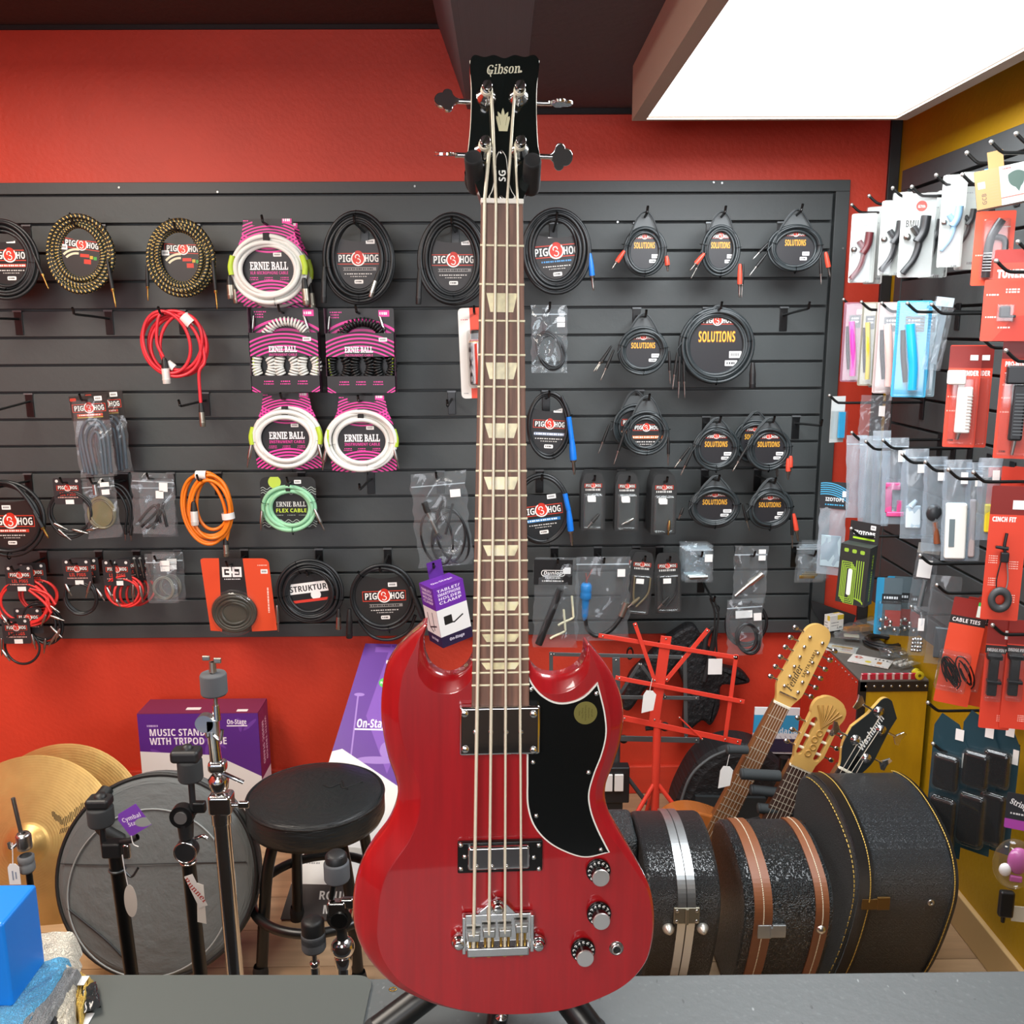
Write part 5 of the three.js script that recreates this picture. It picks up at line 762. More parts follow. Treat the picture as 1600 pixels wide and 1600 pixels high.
  // empty hooks
  for (const [px, py, what] of [[171, 500, 'empty black hook left of the red cable'], [30, 505, 'empty black hook at left photo edge in second row'], [48, 640, 'empty black hook left of the header bags'], [706, 632, 'empty black hook beside the spray can card'], [1224, 492, 'empty black hook right of the largest grey coil'], [1243, 660, 'empty black hook at the right rail in third row'], [322, 632, 'empty black hook under the red cable'], [580, 752, 'empty black hook under the right white instrument cable']]) { const p = Pz(px, py, ZS); hook(p.x, p.y + 0.012, 2.37, what); }
}
// ---------------------------------------------------------------- goods on the right slat wall, hung on hooks that stick out to the left
function ritem(name, label, category, px, py, x, o = {}) { // centred at a pixel, at a given distance x from the room's middle
  const p = Px(px, py, x), g = thing(name, label, category, p, o.group); g.scale.setScalar(perPixel(px, py, -p.z)); g.rotation.set(0, o.turn ?? -0.45, o.rot || 0, 'YXZ'); return g;
}
function rhook(px, py, x, label, o = {}) { // peg from the wall, its upturned tip at a pixel
  const p = Px(px, py, x), t = thing('slatwall_hook', label, 'hook', V(0, 0, 0));
  const y0 = p.y - 0.018;
  part('peg', tube([V(XS - 0.004, y0, p.z), V((XS + p.x) / 2, y0, p.z), V(p.x + 0.03, y0, p.z), V(p.x + 0.018, y0 + 0.003, p.z), V(p.x, p.y, p.z)], 0.0032, false, 24, 8), blackSatin, t);
  part('tip', lump(0.0042, p.x, p.y, p.z, 1, 1, 1, 10, 8), mat(0xb9b9b4, 0.25, 0.8), t);
  part('back_plate', box(0.003, 0.06, 0.021, XS - 0.002, y0 - 0.012, p.z, 0.001), mat(0x0c0d0e, 0.3), t); void o;
}
const redCard = '#d9432b';
function pack(px, py, w, h, x, label, key, draw, o = {}) { // printed card with a hard clear blister
  const g = ritem('blister_pack', label, 'blister pack', px, py, x, o);
  sheet(g, 'card', roundRect(-w / 2, -h / 2, w / 2, h / 2, o.r ?? 3), -2, key, draw, { res: 3 });
  if (o.dome !== false) { const [a, b, c, d, e] = o.dome || [-w * 0.42, -h * 0.44, w * 0.42, h * 0.2, 12]; part('clear_dome', span(a, c, b, d, -1, e, Math.min(4, e * 0.3)), clearHard, g); }
  for (const [sx, sy, sw, sh] of o.stickers || []) part('price_sticker', box(sw, sh, 0.4, sx, sy, -1.4), stickerMat, g);
  return g;
}
const fillAll = (k, c) => { k.fillStyle = c; k.fillRect(-200, -200, 400, 400); };
{
  let g;
  // --- capo blisters, upper row
  const capo = (p, c, s = 1) => { part('capo', [tube([V(-6 * s, 10 * s, 4), V(2 * s, -4 * s, 5), V(-2 * s, -26 * s, 5), V(-14 * s, -44 * s, 4)], 4.2 * s, false, 20, 8), tube([V(8 * s, 22 * s, 5), V(6 * s, 4 * s, 5), V(0, -8 * s, 5)], 6 * s, false, 14, 8)], c, p); part('spring', lump(4.5 * s, -12 * s, -2 * s, 6), steel, p); };
  const white = (k) => { fillAll(k, '#bdbdb8'); dots(k, -4, -34, 20, 1.6, '#999', 6); dots(k, 8, 50, 8, 3, '#777', 3); };
  const bk = mat(0x1c1d1f, 0.35), blu = mat(0x7aa0bb, 0.35);
  const row = [[1366, 384, 26, 116, 0.90, 'clear capo blister hidden behind the first at the red corner', null], [1348, 388, 34, 104, 0.86, 'clear capo blister with dark red clamp, first in the upper row', mat(0x5a2428, 0.35)], [1406, 366, 26, 124, 0.91, 'clear capo blister hidden behind the second in the upper row', null], [1396, 372, 36, 112, 0.87, 'clear capo blister with black clamp, second in the upper row', bk], [1459, 368, 34, 128, 0.93, 'clear capo blister tucked behind the red dot card', bk], [1472, 366, 20, 130, 0.95, 'clear capo blister farthest behind the red dot card', null], [1512, 346, 26, 146, 0.94, 'clear capo blister, last of the upper row beside the carton', bk], [1488, 346, 32, 138, 0.9, 'clear capo blister with blue band in the upper row', blu]];
  for (const [px, py, w, h, x, lab, c] of row) { g = pack(px, py, w * 1.1, h, x, lab, 'capoWhite' + (w > 30 ? 'a' : 'b'), white, { dome: [-w * 0.5, -h * 0.5, w * 0.5, h * 0.5, 9], turn: c ? -0.3 : -0.7 }); if (c) capo(g, c, w / 32); }
  g = pack(1433, 368, 50, 126, 0.88, 'white capo blister card with red dot logo in the upper row', 'capoDot', (k) => { fillAll(k, '#c9c8c5'); k.fillStyle = '#d33a2c'; k.beginPath(); k.arc(4, -44, 8, 0, 7); k.fill(); txt(k, 'G7th', 4, -44, 6, '#f7dcd8', { w: 11 }); txt(k, 'BMU', -8, -18, 14, '#2d2d2d', { w: 20 }); dots(k, 12, -22, 14, 2, '#888', 4); dots(k, 12, -17, 14, 2, '#888', 5); dots(k, 12, -12, 12, 2, '#888', 4); }, { dome: [-25, -62, 25, 62, 9], turn: -0.2 }); capo(g, bk, 1.3);
  for (const [i, [x, y]] of [[1331, 320], [1358, 306], [1395, 294], [1425, 292], [1463, 274], [1504, 273]].entries()) rhook(x, y, 0.84 + i * 0.006, ['hook tip at the right rail carrying the first capo blister', 'hook carrying the second capo blister', 'hook with bright tip left of the red dot card', 'hook above the red dot card', 'hook above the blue banded blister', 'hook carrying the last capo blister'][i]);
  for (const [i, [x, y]] of [[1511, 239], [1549, 222], [1588, 209]].entries()) rhook(x, y, 0.86, ['empty bright tipped hook, leftmost near the yellow wall', 'bright tipped hook carrying the cardboard tuner carton', 'bright tipped hook at right photo edge'][i]);
  // cardboard tuner carton
  g = ritem('carton', 'kraft and white tuner carton hanging at upper right', 'box', 1566, 292, 0.9, { turn: -0.5, rot: 0.16 });
  part('box_body', box(74, 58, 26), mat(0xa9a59a, 0.6), g);
  part('front_face', new THREE.PlaneGeometry(74, 58).translate(0, 0, 13.2), print(256, 200, (k) => { k.fillStyle = '#8f6d3e'; k.fillRect(0, 0, 120, 200); k.fillStyle = '#9a9e9a'; k.fillRect(120, 0, 136, 200); fillR(k, '#bd4538', 120, 160, 136, 6); k.fillStyle = '#1f3b30'; k.beginPath(); k.moveTo(160, 50); k.quadraticCurveTo(200, 20, 235, 50); k.quadraticCurveTo(240, 100, 215, 120); k.lineTo(205, 145); k.lineTo(190, 120); k.quadraticCurveTo(152, 100, 160, 50); k.fill(); for (let i = 0; i < 8; i++) dots(k, 90, 62 + i * 15, 38, 4, '#8d6e47', 8); txt(k, 'GCB', 40, 150, 30, '#4b3a28', { rot: -PI / 2 }); fillR(k, '#efeff0', 14, 60, 34, 34); dots(k, 156, 16, 40, 8, '#c33b34', 5); }), g);
  part('left_face', new THREE.PlaneGeometry(26, 58).rotateY(-PI / 2).translate(-37.2, 0, 0), mat(0x9c7c4c, 0.7), g); part('hang_tab', box(22, 30, 1, -6, 42, -8), mat(0x8f6d3e, 0.7), g); part('blue_clip', box(5, 5, 4, -20, 30, -6), blue, g);
  // red packs, upper right
  const winderCard = (title, y) => (k) => { fillAll(k, redCard); k.fillStyle = '#7a1f18'; k.fillRect(-60, -y, 120, 34); txt(k, title, 0, -y + 42, 11, '#fbf3ef', { w: 40, stroke: '#fbf3ef', lw: 0.5 }); for (const yy of [-20, 0, 22]) dots(k, -14, yy, 14, 2, '#f3b3a5', 4); dots(k, -12, y - 10, 10, 3, '#5d1712', 4); };
  g = pack(1552, 388, 56, 112, 0.93, 'orange red blister card with black multi tool', 'redTool', (k) => { fillAll(k, '#e0492a'); dots(k, 16, -32, 14, 2, '#f5c2b2', 4); dots(k, 18, 2, 12, 2, '#f5c2b2', 4); dots(k, -18, 10, 12, 2, '#f5c2b2', 4); }, { dome: [-18, -48, 20, 44, 12], turn: -0.35 });
  part('multi_tool', [tube([V(-8, -44, 4), V(-8, -10, 5), V(-6, 12, 5), V(0, 28, 5), V(8, 42, 5)], 6.5, false, 24, 10), tube([V(-2, 18, 5), V(14, 12, 5), V(16, -12, 5)], 4.4, false, 14, 8)], bk, g); part('ribs', Array.from({ length: 7 }, (_, i) => box(12, 1.2, 3, -8, -34 + i * 4.4, 10.5)), mat(0xc9c9c9, 0.4), g);
  g = pack(1590, 415, 66, 50, 0.90, 'red tuner card with bold white TUNER lettering at right edge', 'redTuner', (k) => { fillAll(k, '#c63a28'); fillR(k, '#8e231a', -40, -25, 80, 20); txt(k, 'TUNER', -8, 12, 16, '#fbf6f2', { w: 38, stroke: '#fbf6f2', lw: 1 }); }, { dome: false });
  g = pack(1585, 485, 90, 94, 0.89, 'large red card with small black clip tuner at right edge', 'redBig', (k) => { fillAll(k, '#d24631'); k.fillStyle = '#b43524'; k.beginPath(); k.moveTo(-30, 50); k.lineTo(0, 10); k.lineTo(60, 0); k.lineTo(60, 50); k.fill(); dots(k, -32, -24, 18, 2.4, '#f7dfd8', 5); dots(k, -4, -32, 20, 2.4, '#f7dfd8', 5); dots(k, -4, -28, 20, 2.4, '#f7dfd8', 5); dots(k, -32, 10, 16, 2.4, '#f7dfd8', 5); dots(k, -12, 26, 18, 2.4, '#f7dfd8', 5); k.fillStyle = '#3a3030'; k.beginPath(); k.arc(38, 4, 22, 0, 7); k.fill(); txt(k, 'A', -14, 4, 9, '#ddd'); }, { dome: [-26, -18, 0, 10, 8], turn: -0.3 }); part('clip_tuner', [box(16, 18, 8, -14, -2, 3, 3), box(12, 4, 6, -4, -9, 3, 1)], bk, g);
  rhook(1591, 378, 0.87, 'hook with upturned tip right of the multi tool card'); rhook(1557, 408, 0.84, 'hook sticking out below the multi tool card');
  // --- bright capos, second row
  const strip = (p, m, h, w) => part('capo_arm', tube([V(-w * 0.1, h * 0.26, 4), V(w * 0.02, 0, 6), V(w * 0.1, -h * 0.2, 5), V(w * 0.12, -h * 0.42, 4)], w * 0.17, false, 20, 8), m, p);
  for (const [px, py, w, h, x, lab, bg, c] of [[1370, 540, 16, 130, 0.92, 'slim clear capo blister farthest behind the yellow one', '#a8a49c', 0x9a9a98], [1356, 538, 22, 128, 0.89, 'clear blister with yellow capo in the second row', '#a79f8a', 0xd3b933], [1332, 535, 28, 122, 0.86, 'clear blister with magenta capo in the second row', '#8e5566', 0xd2409c], [1404, 546, 26, 142, 0.92, 'clear blister behind the pale pink capo', '#a89a98', 0x99908e], [1388, 544, 36, 140, 0.88, 'clear blister with pale pink capo in the second row', '#b8a09c', 0xe6b4ac], [1446, 546, 32, 146, 0.93, 'clear blister behind the bright blue capo', '#8aa0a8', 0x3f8fb0], [1424, 546, 46, 148, 0.89, 'clear blister with bright blue capo in the second row', '#2d9cc4', 0x1d9ed0]]) {
    g = pack(px, py, w * 1.1, h, x, lab, 'bright' + bg, (k) => { fillAll(k, bg); fillR(k, '#2a2a2c', -w * 0.25, -h * 0.34, w * 0.6, h * 0.16); dots(k, 2, -h * 0.3, w * 0.4, 3, '#ddd', 4); dots(k, 2, -h * 0.26, w * 0.4, 3, '#ddd', 4); if (w > 40) { k.strokeStyle = '#176f95'; for (let i = 0; i < 12; i++) { k.beginPath(); k.moveTo(-30, -70 + i * 4); k.lineTo(30, -66 + i * 5); k.stroke(); } } }, { dome: [-w * 0.5, -h * 0.49, w * 0.5, h * 0.49, 9], turn: -0.4, stickers: [[w * 0.25, h * 0.38, w * 0.25, 7]] });
    strip(g, mat(c, 0.3), h, w); part('capo_pad', tube([V(-w * 0.3, h * 0.2, 3), V(-w * 0.24, -h * 0.06, 4), V(-w * 0.1, -h * 0.34, 3)], w * 0.09, false, 12, 8), bk, g);
  }
  g = ritem('zip_bag', 'slim clear bag with a grey strip, right end of the capo row', 'bag', 1466, 522, 0.93, { turn: -0.3, rot: -0.12 }); part('film', filmGeo(-14, -56, 14, 56, 3, 301), film, g); part('strip', box(8, 80, 2, 2, -6, 0), mat(0x7f8b92, 0.5), g); part('header', box(25, 14, 1, 0, 49, 0), mat(0xb9ccd4, 0.4), g);
  for (const [i, [x, y]] of [[1318, 468], [1346, 472], [1378, 474], [1418, 474], [1456, 476], [1534, 528]].entries()) rhook(x, y, 0.84 + i * 0.008, ['hook at the right rail carrying the magenta capo', 'hook carrying the yellow capo', 'hook carrying the pale pink capo', 'hook carrying the bright blue capo', 'hook carrying the slim grey strip bag', 'bright tipped empty hook above the winder card'][i]);
  // string winders
  for (const [px, x, lab] of [[1522, 0.93, 'red winder card hidden behind the white winder'], [1504, 0.90, 'red card with white crank string winder']]) { g = pack(px, 620, 46, 158, x, lab, 'winderA', winderCard('PRO-WINDER', 78), { dome: [-18, -74, 20, 30, 10], turn: -0.3, stickers: [[12, 60, 11, 8]] }); if (x < 0.92) { const wm = mat(0xece9e2, 0.4); part('winder', [box(22, 92 * 0.78, 9, 2, -20, 6, 3), box(26, 22, 14, -12, 30, 8, 3), box(8, 8, 6, -4, 18, 6)], wm, g); part('ribs', Array.from({ length: 11 }, (_, i) => box(8, 1, 2, 9, -48 + i * 5, 11)), mat(0xb9b5ab, 0.5), g); part('cutter', rod(V(-4, -66, 5), V(-2, -54, 5), 3, 4), steel, g); } }
  g = pack(1588, 622, 50, 190, 0.92, 'red card with black ribbed string winder at right edge', 'winderB', winderCard('PRO-WINDER', 94), { dome: [-22, -90, 22, 40, 10], turn: -0.3 }); part('winder', [box(20, 88, 10, 2, -22, 6, 4), box(30, 28, 14, -4, 36, 8, 3)], bk, g); part('ribs', Array.from({ length: 13 }, (_, i) => box(14, 1.4, 2, 4, -56 + i * 5.2, 11.5)), mat(0x55585a, 0.4), g); part('cutter', rod(V(0, -88, 5), V(2, -66, 5), 2.6, 3.6), steel, g); rhook(1572, 548, 0.86, 'hook carrying the black ribbed winder card');
  // small clear case, clear bag
  g = ritem('blister_pack', 'small clear case with a bright blue strip at the rail', 'case', 1311, 660, 0.84, { turn: 0.3 }); part('clear_dome', box(24, 44, 12, 0, -4, 0, 2), clearHard, g); part('blue_strip', box(10, 40, 4, 5, -4, 0), mat(0x2a9fd0, 0.4), g); part('card', box(25, 72, 1, 2, 4, -7), mat(0xc9cbc8, 0.4), g); rhook(1296, 618, 0.80, 'hook carrying the small blue strip case');
  g = ritem('zip_bag', 'flat empty looking clear bag behind the bag row', 'bag', 1366, 660, 0.9); part('film', filmGeo(-22, -42, 22, 42, 1.5, 305), film, g); part('price_sticker', box(9, 16, 0.5, 10, 18, 2), stickerMat, g);
  // --- the row of clear bags
  const hazy = mat(0xe9f2f8, 0.14, 0, { transmission: 0.86, ior: 1.42 }), pinkM = mat(0xd64a86, 0.35), cloudy = mat(0xdfe8ee, 0.22, 0, { transmission: 0.78, ior: 1.4 });
  const bags = [[1338, 745, 30, 130, 0.84, 'tall cloudy bag, first of the bag row at the red wall'], [1358, 752, 30, 142, 0.86, 'tall cloudy bag, second of the bag row'], [1376, 748, 26, 150, 0.88, 'tall cloudy bag, third of the bag row'], [1398, 752, 38, 136, 0.87, 'cloudy bag holding a bright pink part'], [1428, 772, 38, 142, 0.89, 'cloudy bag holding a small white tool'], [1460, 788, 34, 150, 0.90, 'cloudy bag holding a brown handled tool'], [1494, 798, 40, 160, 0.90, 'cloudy bag holding a white meter box'], [1520, 800, 24, 156, 0.93, 'cloudy bag behind the white meter box'], [1545, 780, 34, 130, 0.94, 'cloudy bag holding a yellow box near the cinch card']];
  bags.forEach(([px, py, w, h, x, lab], i) => {
    g = ritem('zip_bag', lab, 'bag', px, py, x, { turn: -0.3, rot: 0.04 }); part('film', filmGeo(-w / 2, -h / 2, w / 2, h / 2, 5, 310 + i * 3), i < 3 ? cloudy : hazy, g); part('zip_strip', box(w * 0.96, 1.6, 1.2, 0, h / 2 - 14, 0), mat(0xdfe6ea, 0.3, 0, { transmission: 0.5 }), g); if (i > 2) part('price_sticker', box(10, 18, 0.4, w * 0.22, h / 2 - 28, 5.5), stickerMat, g);
    if (i === 3) part('pink_part', [box(22, 12, 5, -2, -8, 0, 2), box(10, 44, 5, -8, -28, 0, 2), box(26, 8, 6, 2, -52, 0, 2), box(8, 24, 4, 8, -42, 0, 1)], pinkM, g);
    if (i === 4) part('white_tool', [box(22, 36, 5, 0, -36, 0, 2), rod(V(-4, -20, 0), V(4, -10, 0), 5, 3)], mat(0xcfdbe0, 0.4), g);
    if (i === 5) { part('tool_handle', rod(V(6, -62, 0), V(2, -28, 0), 5, 4), mat(0x8a4a2a, 0.5), g); part('tool_head', lump(12, 0, -14, 0, 1, 1.2, 0.5), mat(0x2a2c2e, 0.35), g); }
    if (i === 6) { part('meter', [box(30, 88, 14, 0, -32, 0, 3)], mat(0xe9ebe4, 0.45), g); part('display', box(8, 44, 0.6, -6, -34, 7.4), mat(0x6c7c80, 0.3), g); }
    if (i === 7) part('grey_stick', box(10, 92, 8, 0, -26, 0, 3), mat(0xb5a6a4, 0.5), g);
    if (i === 8) part('yellow_box', box(18, 44, 10, 4, -30, 0, 2), mat(0xe8cf2a, 0.4), g);
  });
  for (const [i, [x, y]] of [[1331, 676], [1353, 690], [1380, 688], [1410, 710], [1446, 722], [1482, 734], [1521, 738]].entries()) rhook(x, y, 0.82 + i * 0.008, ['hook carrying the first cloudy bag', 'hook carrying the second cloudy bag', 'hook carrying the third cloudy bag', 'hook carrying the pink part bag', 'hook carrying the brown tool bag', 'hook carrying the meter box bag', 'hook carrying the yellow box bag'][i]);
  // cinch card
  g = pack(1571, 866, 54, 214, 0.88, 'long red card with black ring and strap clip', 'cinch', (k) => { fillAll(k, redCard); fillR(k, '#7e1f18', -40, -108, 80, 46); txt(k, 'CINCH FIT', -6, -54, 10, '#fbf3ef', { w: 34, stroke: '#fbf3ef', lw: 0.5 }); for (const [x, y] of [[-16, 4], [14, 12], [-14, 40], [14, 66]]) for (let i = 0; i < 4; i++) dots(k, x, y + i * 3.6, 13, 1.4, '#f6cfc4', 5); }, { dome: false, turn: -0.25, stickers: [[12, 78, 16, 14]] });
  part('strap_clip', [tube([V(-2, 34, 4), V(-4, 14, 5), V(-2, 4, 5)], 2.4, false, 12, 8), box(12, 16, 8, -2, -4, 4, 2), rod(V(-16, 12, 5), V(2, 10, 5), 2.4, 3)], bk, g); part('cord', tube([V(-6, -8, 4), V(-10, -40, 4), V(-8, -62, 4)], 1, false, 10, 6), blackMatte, g); part('cord', tube([V(2, -10, 4), V(6, -40, 4), V(4, -60, 4)], 1, false, 10, 6), mat(0x777777, 0.5), g); part('ring', new THREE.TorusGeometry(12, 5.5, 10, 28).scale(1, 1.2, 1).translate(-3, -72, 6), mat(0x3b3d3e, 0.5), g);
  // red cards on edge behind the cinch card
  for (const [i, px] of [1556, 1577, 1596].entries()) { g = pack(px, 760, 30, 60, 0.96, ['white edged red card behind the cinch card, left', 'white edged red card behind the cinch card, middle', 'white edged red card behind the cinch card, right'][i], 'edgeRed', (k) => { fillAll(k, '#b8392a'); fillR(k, '#e8e2dc', 8, -40, 8, 80); }, { dome: false, turn: -1.0 }); }
  // --- lower shelf area: string pack, green carton, blisters, small bags
  g = ritem('string_pack', 'blue headed bag of strings beside the red corner', 'bag', 1300, 822, 0.80, { turn: -0.5 }); part('film', filmGeo(-20, -78, 20, 40, 3, 350), cloudy, g); sheet(g, 'header_card', rect(-20, 28, 22, 70), 2, 'strHead', (k) => { fillAll(k, '#23272a'); k.strokeStyle = '#3f9fc8'; k.lineWidth = 1.6; for (let i = 0; i < 6; i++) { k.beginPath(); k.moveTo(-22, -66 + i * 3.4); k.quadraticCurveTo(0, -72 + i * 3.4, 22, -56 + i * 3.4); k.stroke(); } txt(k, 'IZOTOPE', 2, -42, 8, '#dfe4e6', { w: 28 }); dots(k, 2, -34, 28, 2, '#3f9fc8', 8); }); part('price_sticker', box(6, 9, 0.4, 16, 52, 3), stickerMat, g); part('folded_liner', box(30, 50, 3, 0, -40, 0, 1), mat(0x9fb4bc, 0.5), g);
  g = ritem('carton', 'black and green carton hanging above the cluttered shelf', 'box', 1338, 896, 0.80, { turn: -0.75, rot: -0.04 });
  part('box_body', box(46, 94, 28), mat(0x2f3432, 0.5), g);
  part('front_face', new THREE.PlaneGeometry(46, 94).translate(0, 0, 14.2), print(184, 376, (k) => { k.fillStyle = '#2a2e2c'; k.fillRect(0, 0, 184, 376); k.strokeStyle = '#8fb33a'; k.lineWidth = 6; for (let i = 0; i < 4; i++) { k.strokeRect(20 + i * 10, 110 + i * 12, 60, 230); k.beginPath(); k.moveTo(110 + i * 14, 90); k.lineTo(110 + i * 14, 330); k.lineTo(170, 350 + i * 4); k.stroke(); } fillR(k, '#dfe3dc', 62, 150, 26, 170, 10); for (let i = 0; i < 3; i++) fillR(k, '#8fb33a', 24 + i * 50, 24, 28, 24, 8); }), g);
  part('side_face', new THREE.PlaneGeometry(28, 94).rotateY(PI / 2).translate(23.2, 0, 0), print(112, 376, (k) => { k.fillStyle = '#363b39'; k.fillRect(0, 0, 112, 376); txt(k, 'INSTRUMENT CABLE', 56, 200, 26, '#a5d230', { rot: -PI / 2, w: 300 }); }), g);
  part('left_face', new THREE.PlaneGeometry(28, 94).rotateY(-PI / 2).translate(-23.2, 0, 0), mat(0x2f3432, 0.5), g);
  sheet(g, 'hang_card', rect(-22, 47, 24, 80), -12, 'izoHead', (k) => { fillAll(k, '#26292a'); txt(k, 'IZOTOPE', 1, -62, 9, '#eef0ee', { w: 34, stroke: '#eef0ee', lw: 0.4 }); fillR(k, '#a5d230', -16, -55, 34, 3); tag(k, 14, -73, 8, 7); }); rhook(1330, 826, 0.78, 'hook carrying the black and green carton');
  for (const [i, [px, py, x]] of [[1418, 950, 0.93], [1404, 946, 0.91], [1388, 948, 0.88]].entries()) { g = pack(px, py, 38, 92, x, ['clear plug blister farthest back above the shelf', 'clear plug blister in the middle above the shelf', 'clear blister of red and silver plugs above the shelf'][i], 'plugB' + i, (k) => { fillAll(k, '#5b6a70'); fillR(k, '#2f93be', -20, -46, 12, 92); fillR(k, '#26292b', -10, -20, 30, 16); dots(k, 4, -14, 22, 4, '#dfe4e6', 6); fillR(k, '#b5443c', -4, 6, 24, 26); }, { turn: -0.2, dome: [-16, -44, 18, 10, 9] }); part('plugs', Array.from({ length: 7 }, (_, j) => lump(3.4, -10 + (j % 4) * 7, -36 + Math.floor(j / 4) * 12 + (j % 3) * 3, 3)), chromeSoft, g); }
  g = ritem('zip_bag', 'narrow grey bag with a large white label above the shelf', 'bag', 1444, 902, 0.92, { turn: -0.3, rot: -0.08 }); part('film', filmGeo(-16, -54, 16, 50, 2, 361), film, g); part('header', box(32, 16, 1, 0, 46, 0), mat(0x8f8c86, 0.5), g); part('paper_label', box(20, 28, 0.6, -2, 14, 3), whitePaper, g); part('grey_part', rod(V(0, -48, 0), V(2, -4, 0), 3.6, 3.6), mat(0x7d8486, 0.4, 0.5), g);
  g = ritem('zip_bag', 'slim bag of silver screws hanging over the shelf', 'bag', 1434, 986, 0.88, { turn: -0.2 }); part('film', filmGeo(-13, -40, 13, 40, 4, 364), film, g); part('screws', Array.from({ length: 16 }, (_, j) => lump(3, -6 + (j % 4) * 4, -32 + Math.floor(j / 4) * 6, rr(-2, 2), 1, 1, 1, 6, 5)), chromeSoft, g); part('price_sticker', box(9, 20, 0.5, 3, 12, 4.6), stickerMat, g);
  g = ritem('zip_bag', 'tall clear bag of metal parts left of the cable tie cards', 'bag', 1474, 962, 0.92, { turn: -0.4 }); part('film', filmGeo(-22, -80, 22, 64, 4, 367), film, g); part('metal_part', box(20, 50, 6, 0, -44, 0, 2), mat(0x5c6468, 0.4, 0.4), g);
  for (const [i, [x, y]] of [[1344, 892], [1438, 868], [1464, 914], [1424, 948], [1551, 977], [1450, 1098], [1458, 1162]].entries()) rhook(x, y, 0.86 + (i > 1 && i < 5 ? 0.03 : 0), ['hook carrying the plug blisters', 'hook carrying the white label bag', 'hook carrying the metal parts bag', 'hook carrying the screw bag', 'hook carrying the puller card', 'empty hook beside the cable tie cards', 'hook carrying the dark moulded blisters'][i]);
  // cable ties and pullers
  const tieCard = (t) => (k) => { fillAll(k, '#e04b2c'); fillR(k, '#8b231a', -40, -90, 80, 34); fillR(k, '#2a2322', -40, -58, 80, 13); txt(k, t, -2, -51.5, 9, '#f7f1ee', { w: 40 }); fillR(k, '#e9f2e6', 10, -78, 12, 18); fillR(k, '#3fb54a', 10, -84, 12, 6); };
  for (const [i, [px, x]] of [[1540, 0.95], [1524, 0.93], [1502, 0.90]].entries()) { g = pack(px, 1020, 50, 174, x, ['red card farthest behind the cable ties', 'red cable tie card behind the front one', 'red card with clear box of black cable ties'][i], 'ties' + (i === 2), tieCard(i === 2 ? 'CABLE TIES' : 'TIES'), { turn: -0.35, rot: -0.1, dome: i ? [-30, -62, 14, 2, i > 1 ? 16 : 8] : false }); if (i) part('cable_ties', Array.from({ length: 9 }, (_, j) => tube(Array.from({ length: 9 }, (_, q) => V(-10 + Math.cos(q / 8 * 5.2 + j) * (8 + j), -32 + Math.sin(q / 8 * 5.2 + j * 0.7) * (12 + j * 1.6), 3 + (j % 5) * 2)), 1.1, false, 30, 5)), tieMat, g); }
  for (const [i, [px, x]] of [[1594, 0.95], [1561, 0.92]].entries()) { g = pack(px, 1056, 44, 178, x, ['red puller card cut by the right photo edge', 'red card with black bridge pin puller'][i], 'pull' + i, (k) => { fillAll(k, '#d8412c'); fillR(k, '#8b231a', -40, -90, 80, 40); fillR(k, '#2a2322', -40, -48, 80, 13); txt(k, 'BRIDGE PIN PULLER', 0, -41, 7, '#f7f1ee', { w: 40 }); tag(k, 10, -66, 14, 14); for (let j = 0; j < 4; j++) { dots(k, -8, -26 + j * 4, 14, 1.5, '#f7c9be', 5); dots(k, 8, 66 + j * 3, 10, 1.4, '#f7c9be', 4); } }, { turn: -0.3, dome: [-20, -40, 4, 46, 12] }); part('puller', [box(14, 66, 10, -10, 2, 5, 2), box(22, 8, 14, -10, 32, 5, 2), box(20, 5, 13, -8, -8, 6, 1)], bk, g); }
  // dark moulded blisters
  const tealCard = mat(0x2d4a55, 0.3, 0, { transmission: 0.25 });
  for (const [i, [px, py, x]] of [[1566, 1220, 0.97], [1534, 1222, 0.94], [1488, 1226, 0.90]].entries()) { g = ritem('blister_pack', ['moulded blister with black strap lock, farthest of three', 'moulded blister with black strap lock, middle of three', 'moulded blister with black strap lock, nearest the big case'][i], 'blister pack', px, py, x, { turn: -0.75 }); const s = new THREE.Shape(); s.moveTo(-34, -120); s.lineTo(20, -120); s.lineTo(20, 60); s.lineTo(2, 100); s.lineTo(-24, 112); s.lineTo(-34, 90); s.closePath(); part('card', board(s, 0.6), tealCard, g); part('clear_dome', [box(42, 62, 20, -8, 22, 10, 8), box(44, 92, 20, -8, -62, 9, 9)], clearHard, g); part('strap_lock', [box(37, 56, 16, -8, 22, 10, 7), box(38, 84, 16, -8, -62, 9, 8)], mat(0x0d0e10, 0.12), g); part('price_sticker', box(12, 18, 0.5, 4, 84, 0.6), stickerMat, g); part('price_sticker', box(8, 24, 0.5, 15, 44, 0.6), stickerMat, g); }
  g = pack(1594, 1270, 40, 60, 0.9, 'black string pack with curly white lettering at right edge', 'strPack', (k) => { fillAll(k, '#26272b'); txt(k, 'Stringy', 0, -12, 13, '#e6e6e6', { font: 'serif', w: 30, rot: 0.3 }); dots(k, 0, 4, 26, 3, '#cfcfcf', 7); fillR(k, '#9a3f97', -20, 14, 40, 20); }, { dome: false });
  g = ritem('blister_pack', 'pink and purple moulded case hanging at the right edge', 'blister pack', 1584, 1350, 0.9, { turn: -0.3 }); part('clear_dome', lump(38, 0, 0, 0, 0.8, 1.1, 0.5, 18, 12), clearHard, g); part('pink_part', [lump(16, 6, 6, 0, 1, 1.4, 0.6), box(18, 10, 6, 4, -22, 4, 2)], mat(0xb45a9a, 0.3), g); part('white_part', lump(9, -12, -10, 3, 1, 1.2, 0.7), mat(0xe6e2e4, 0.3), g);
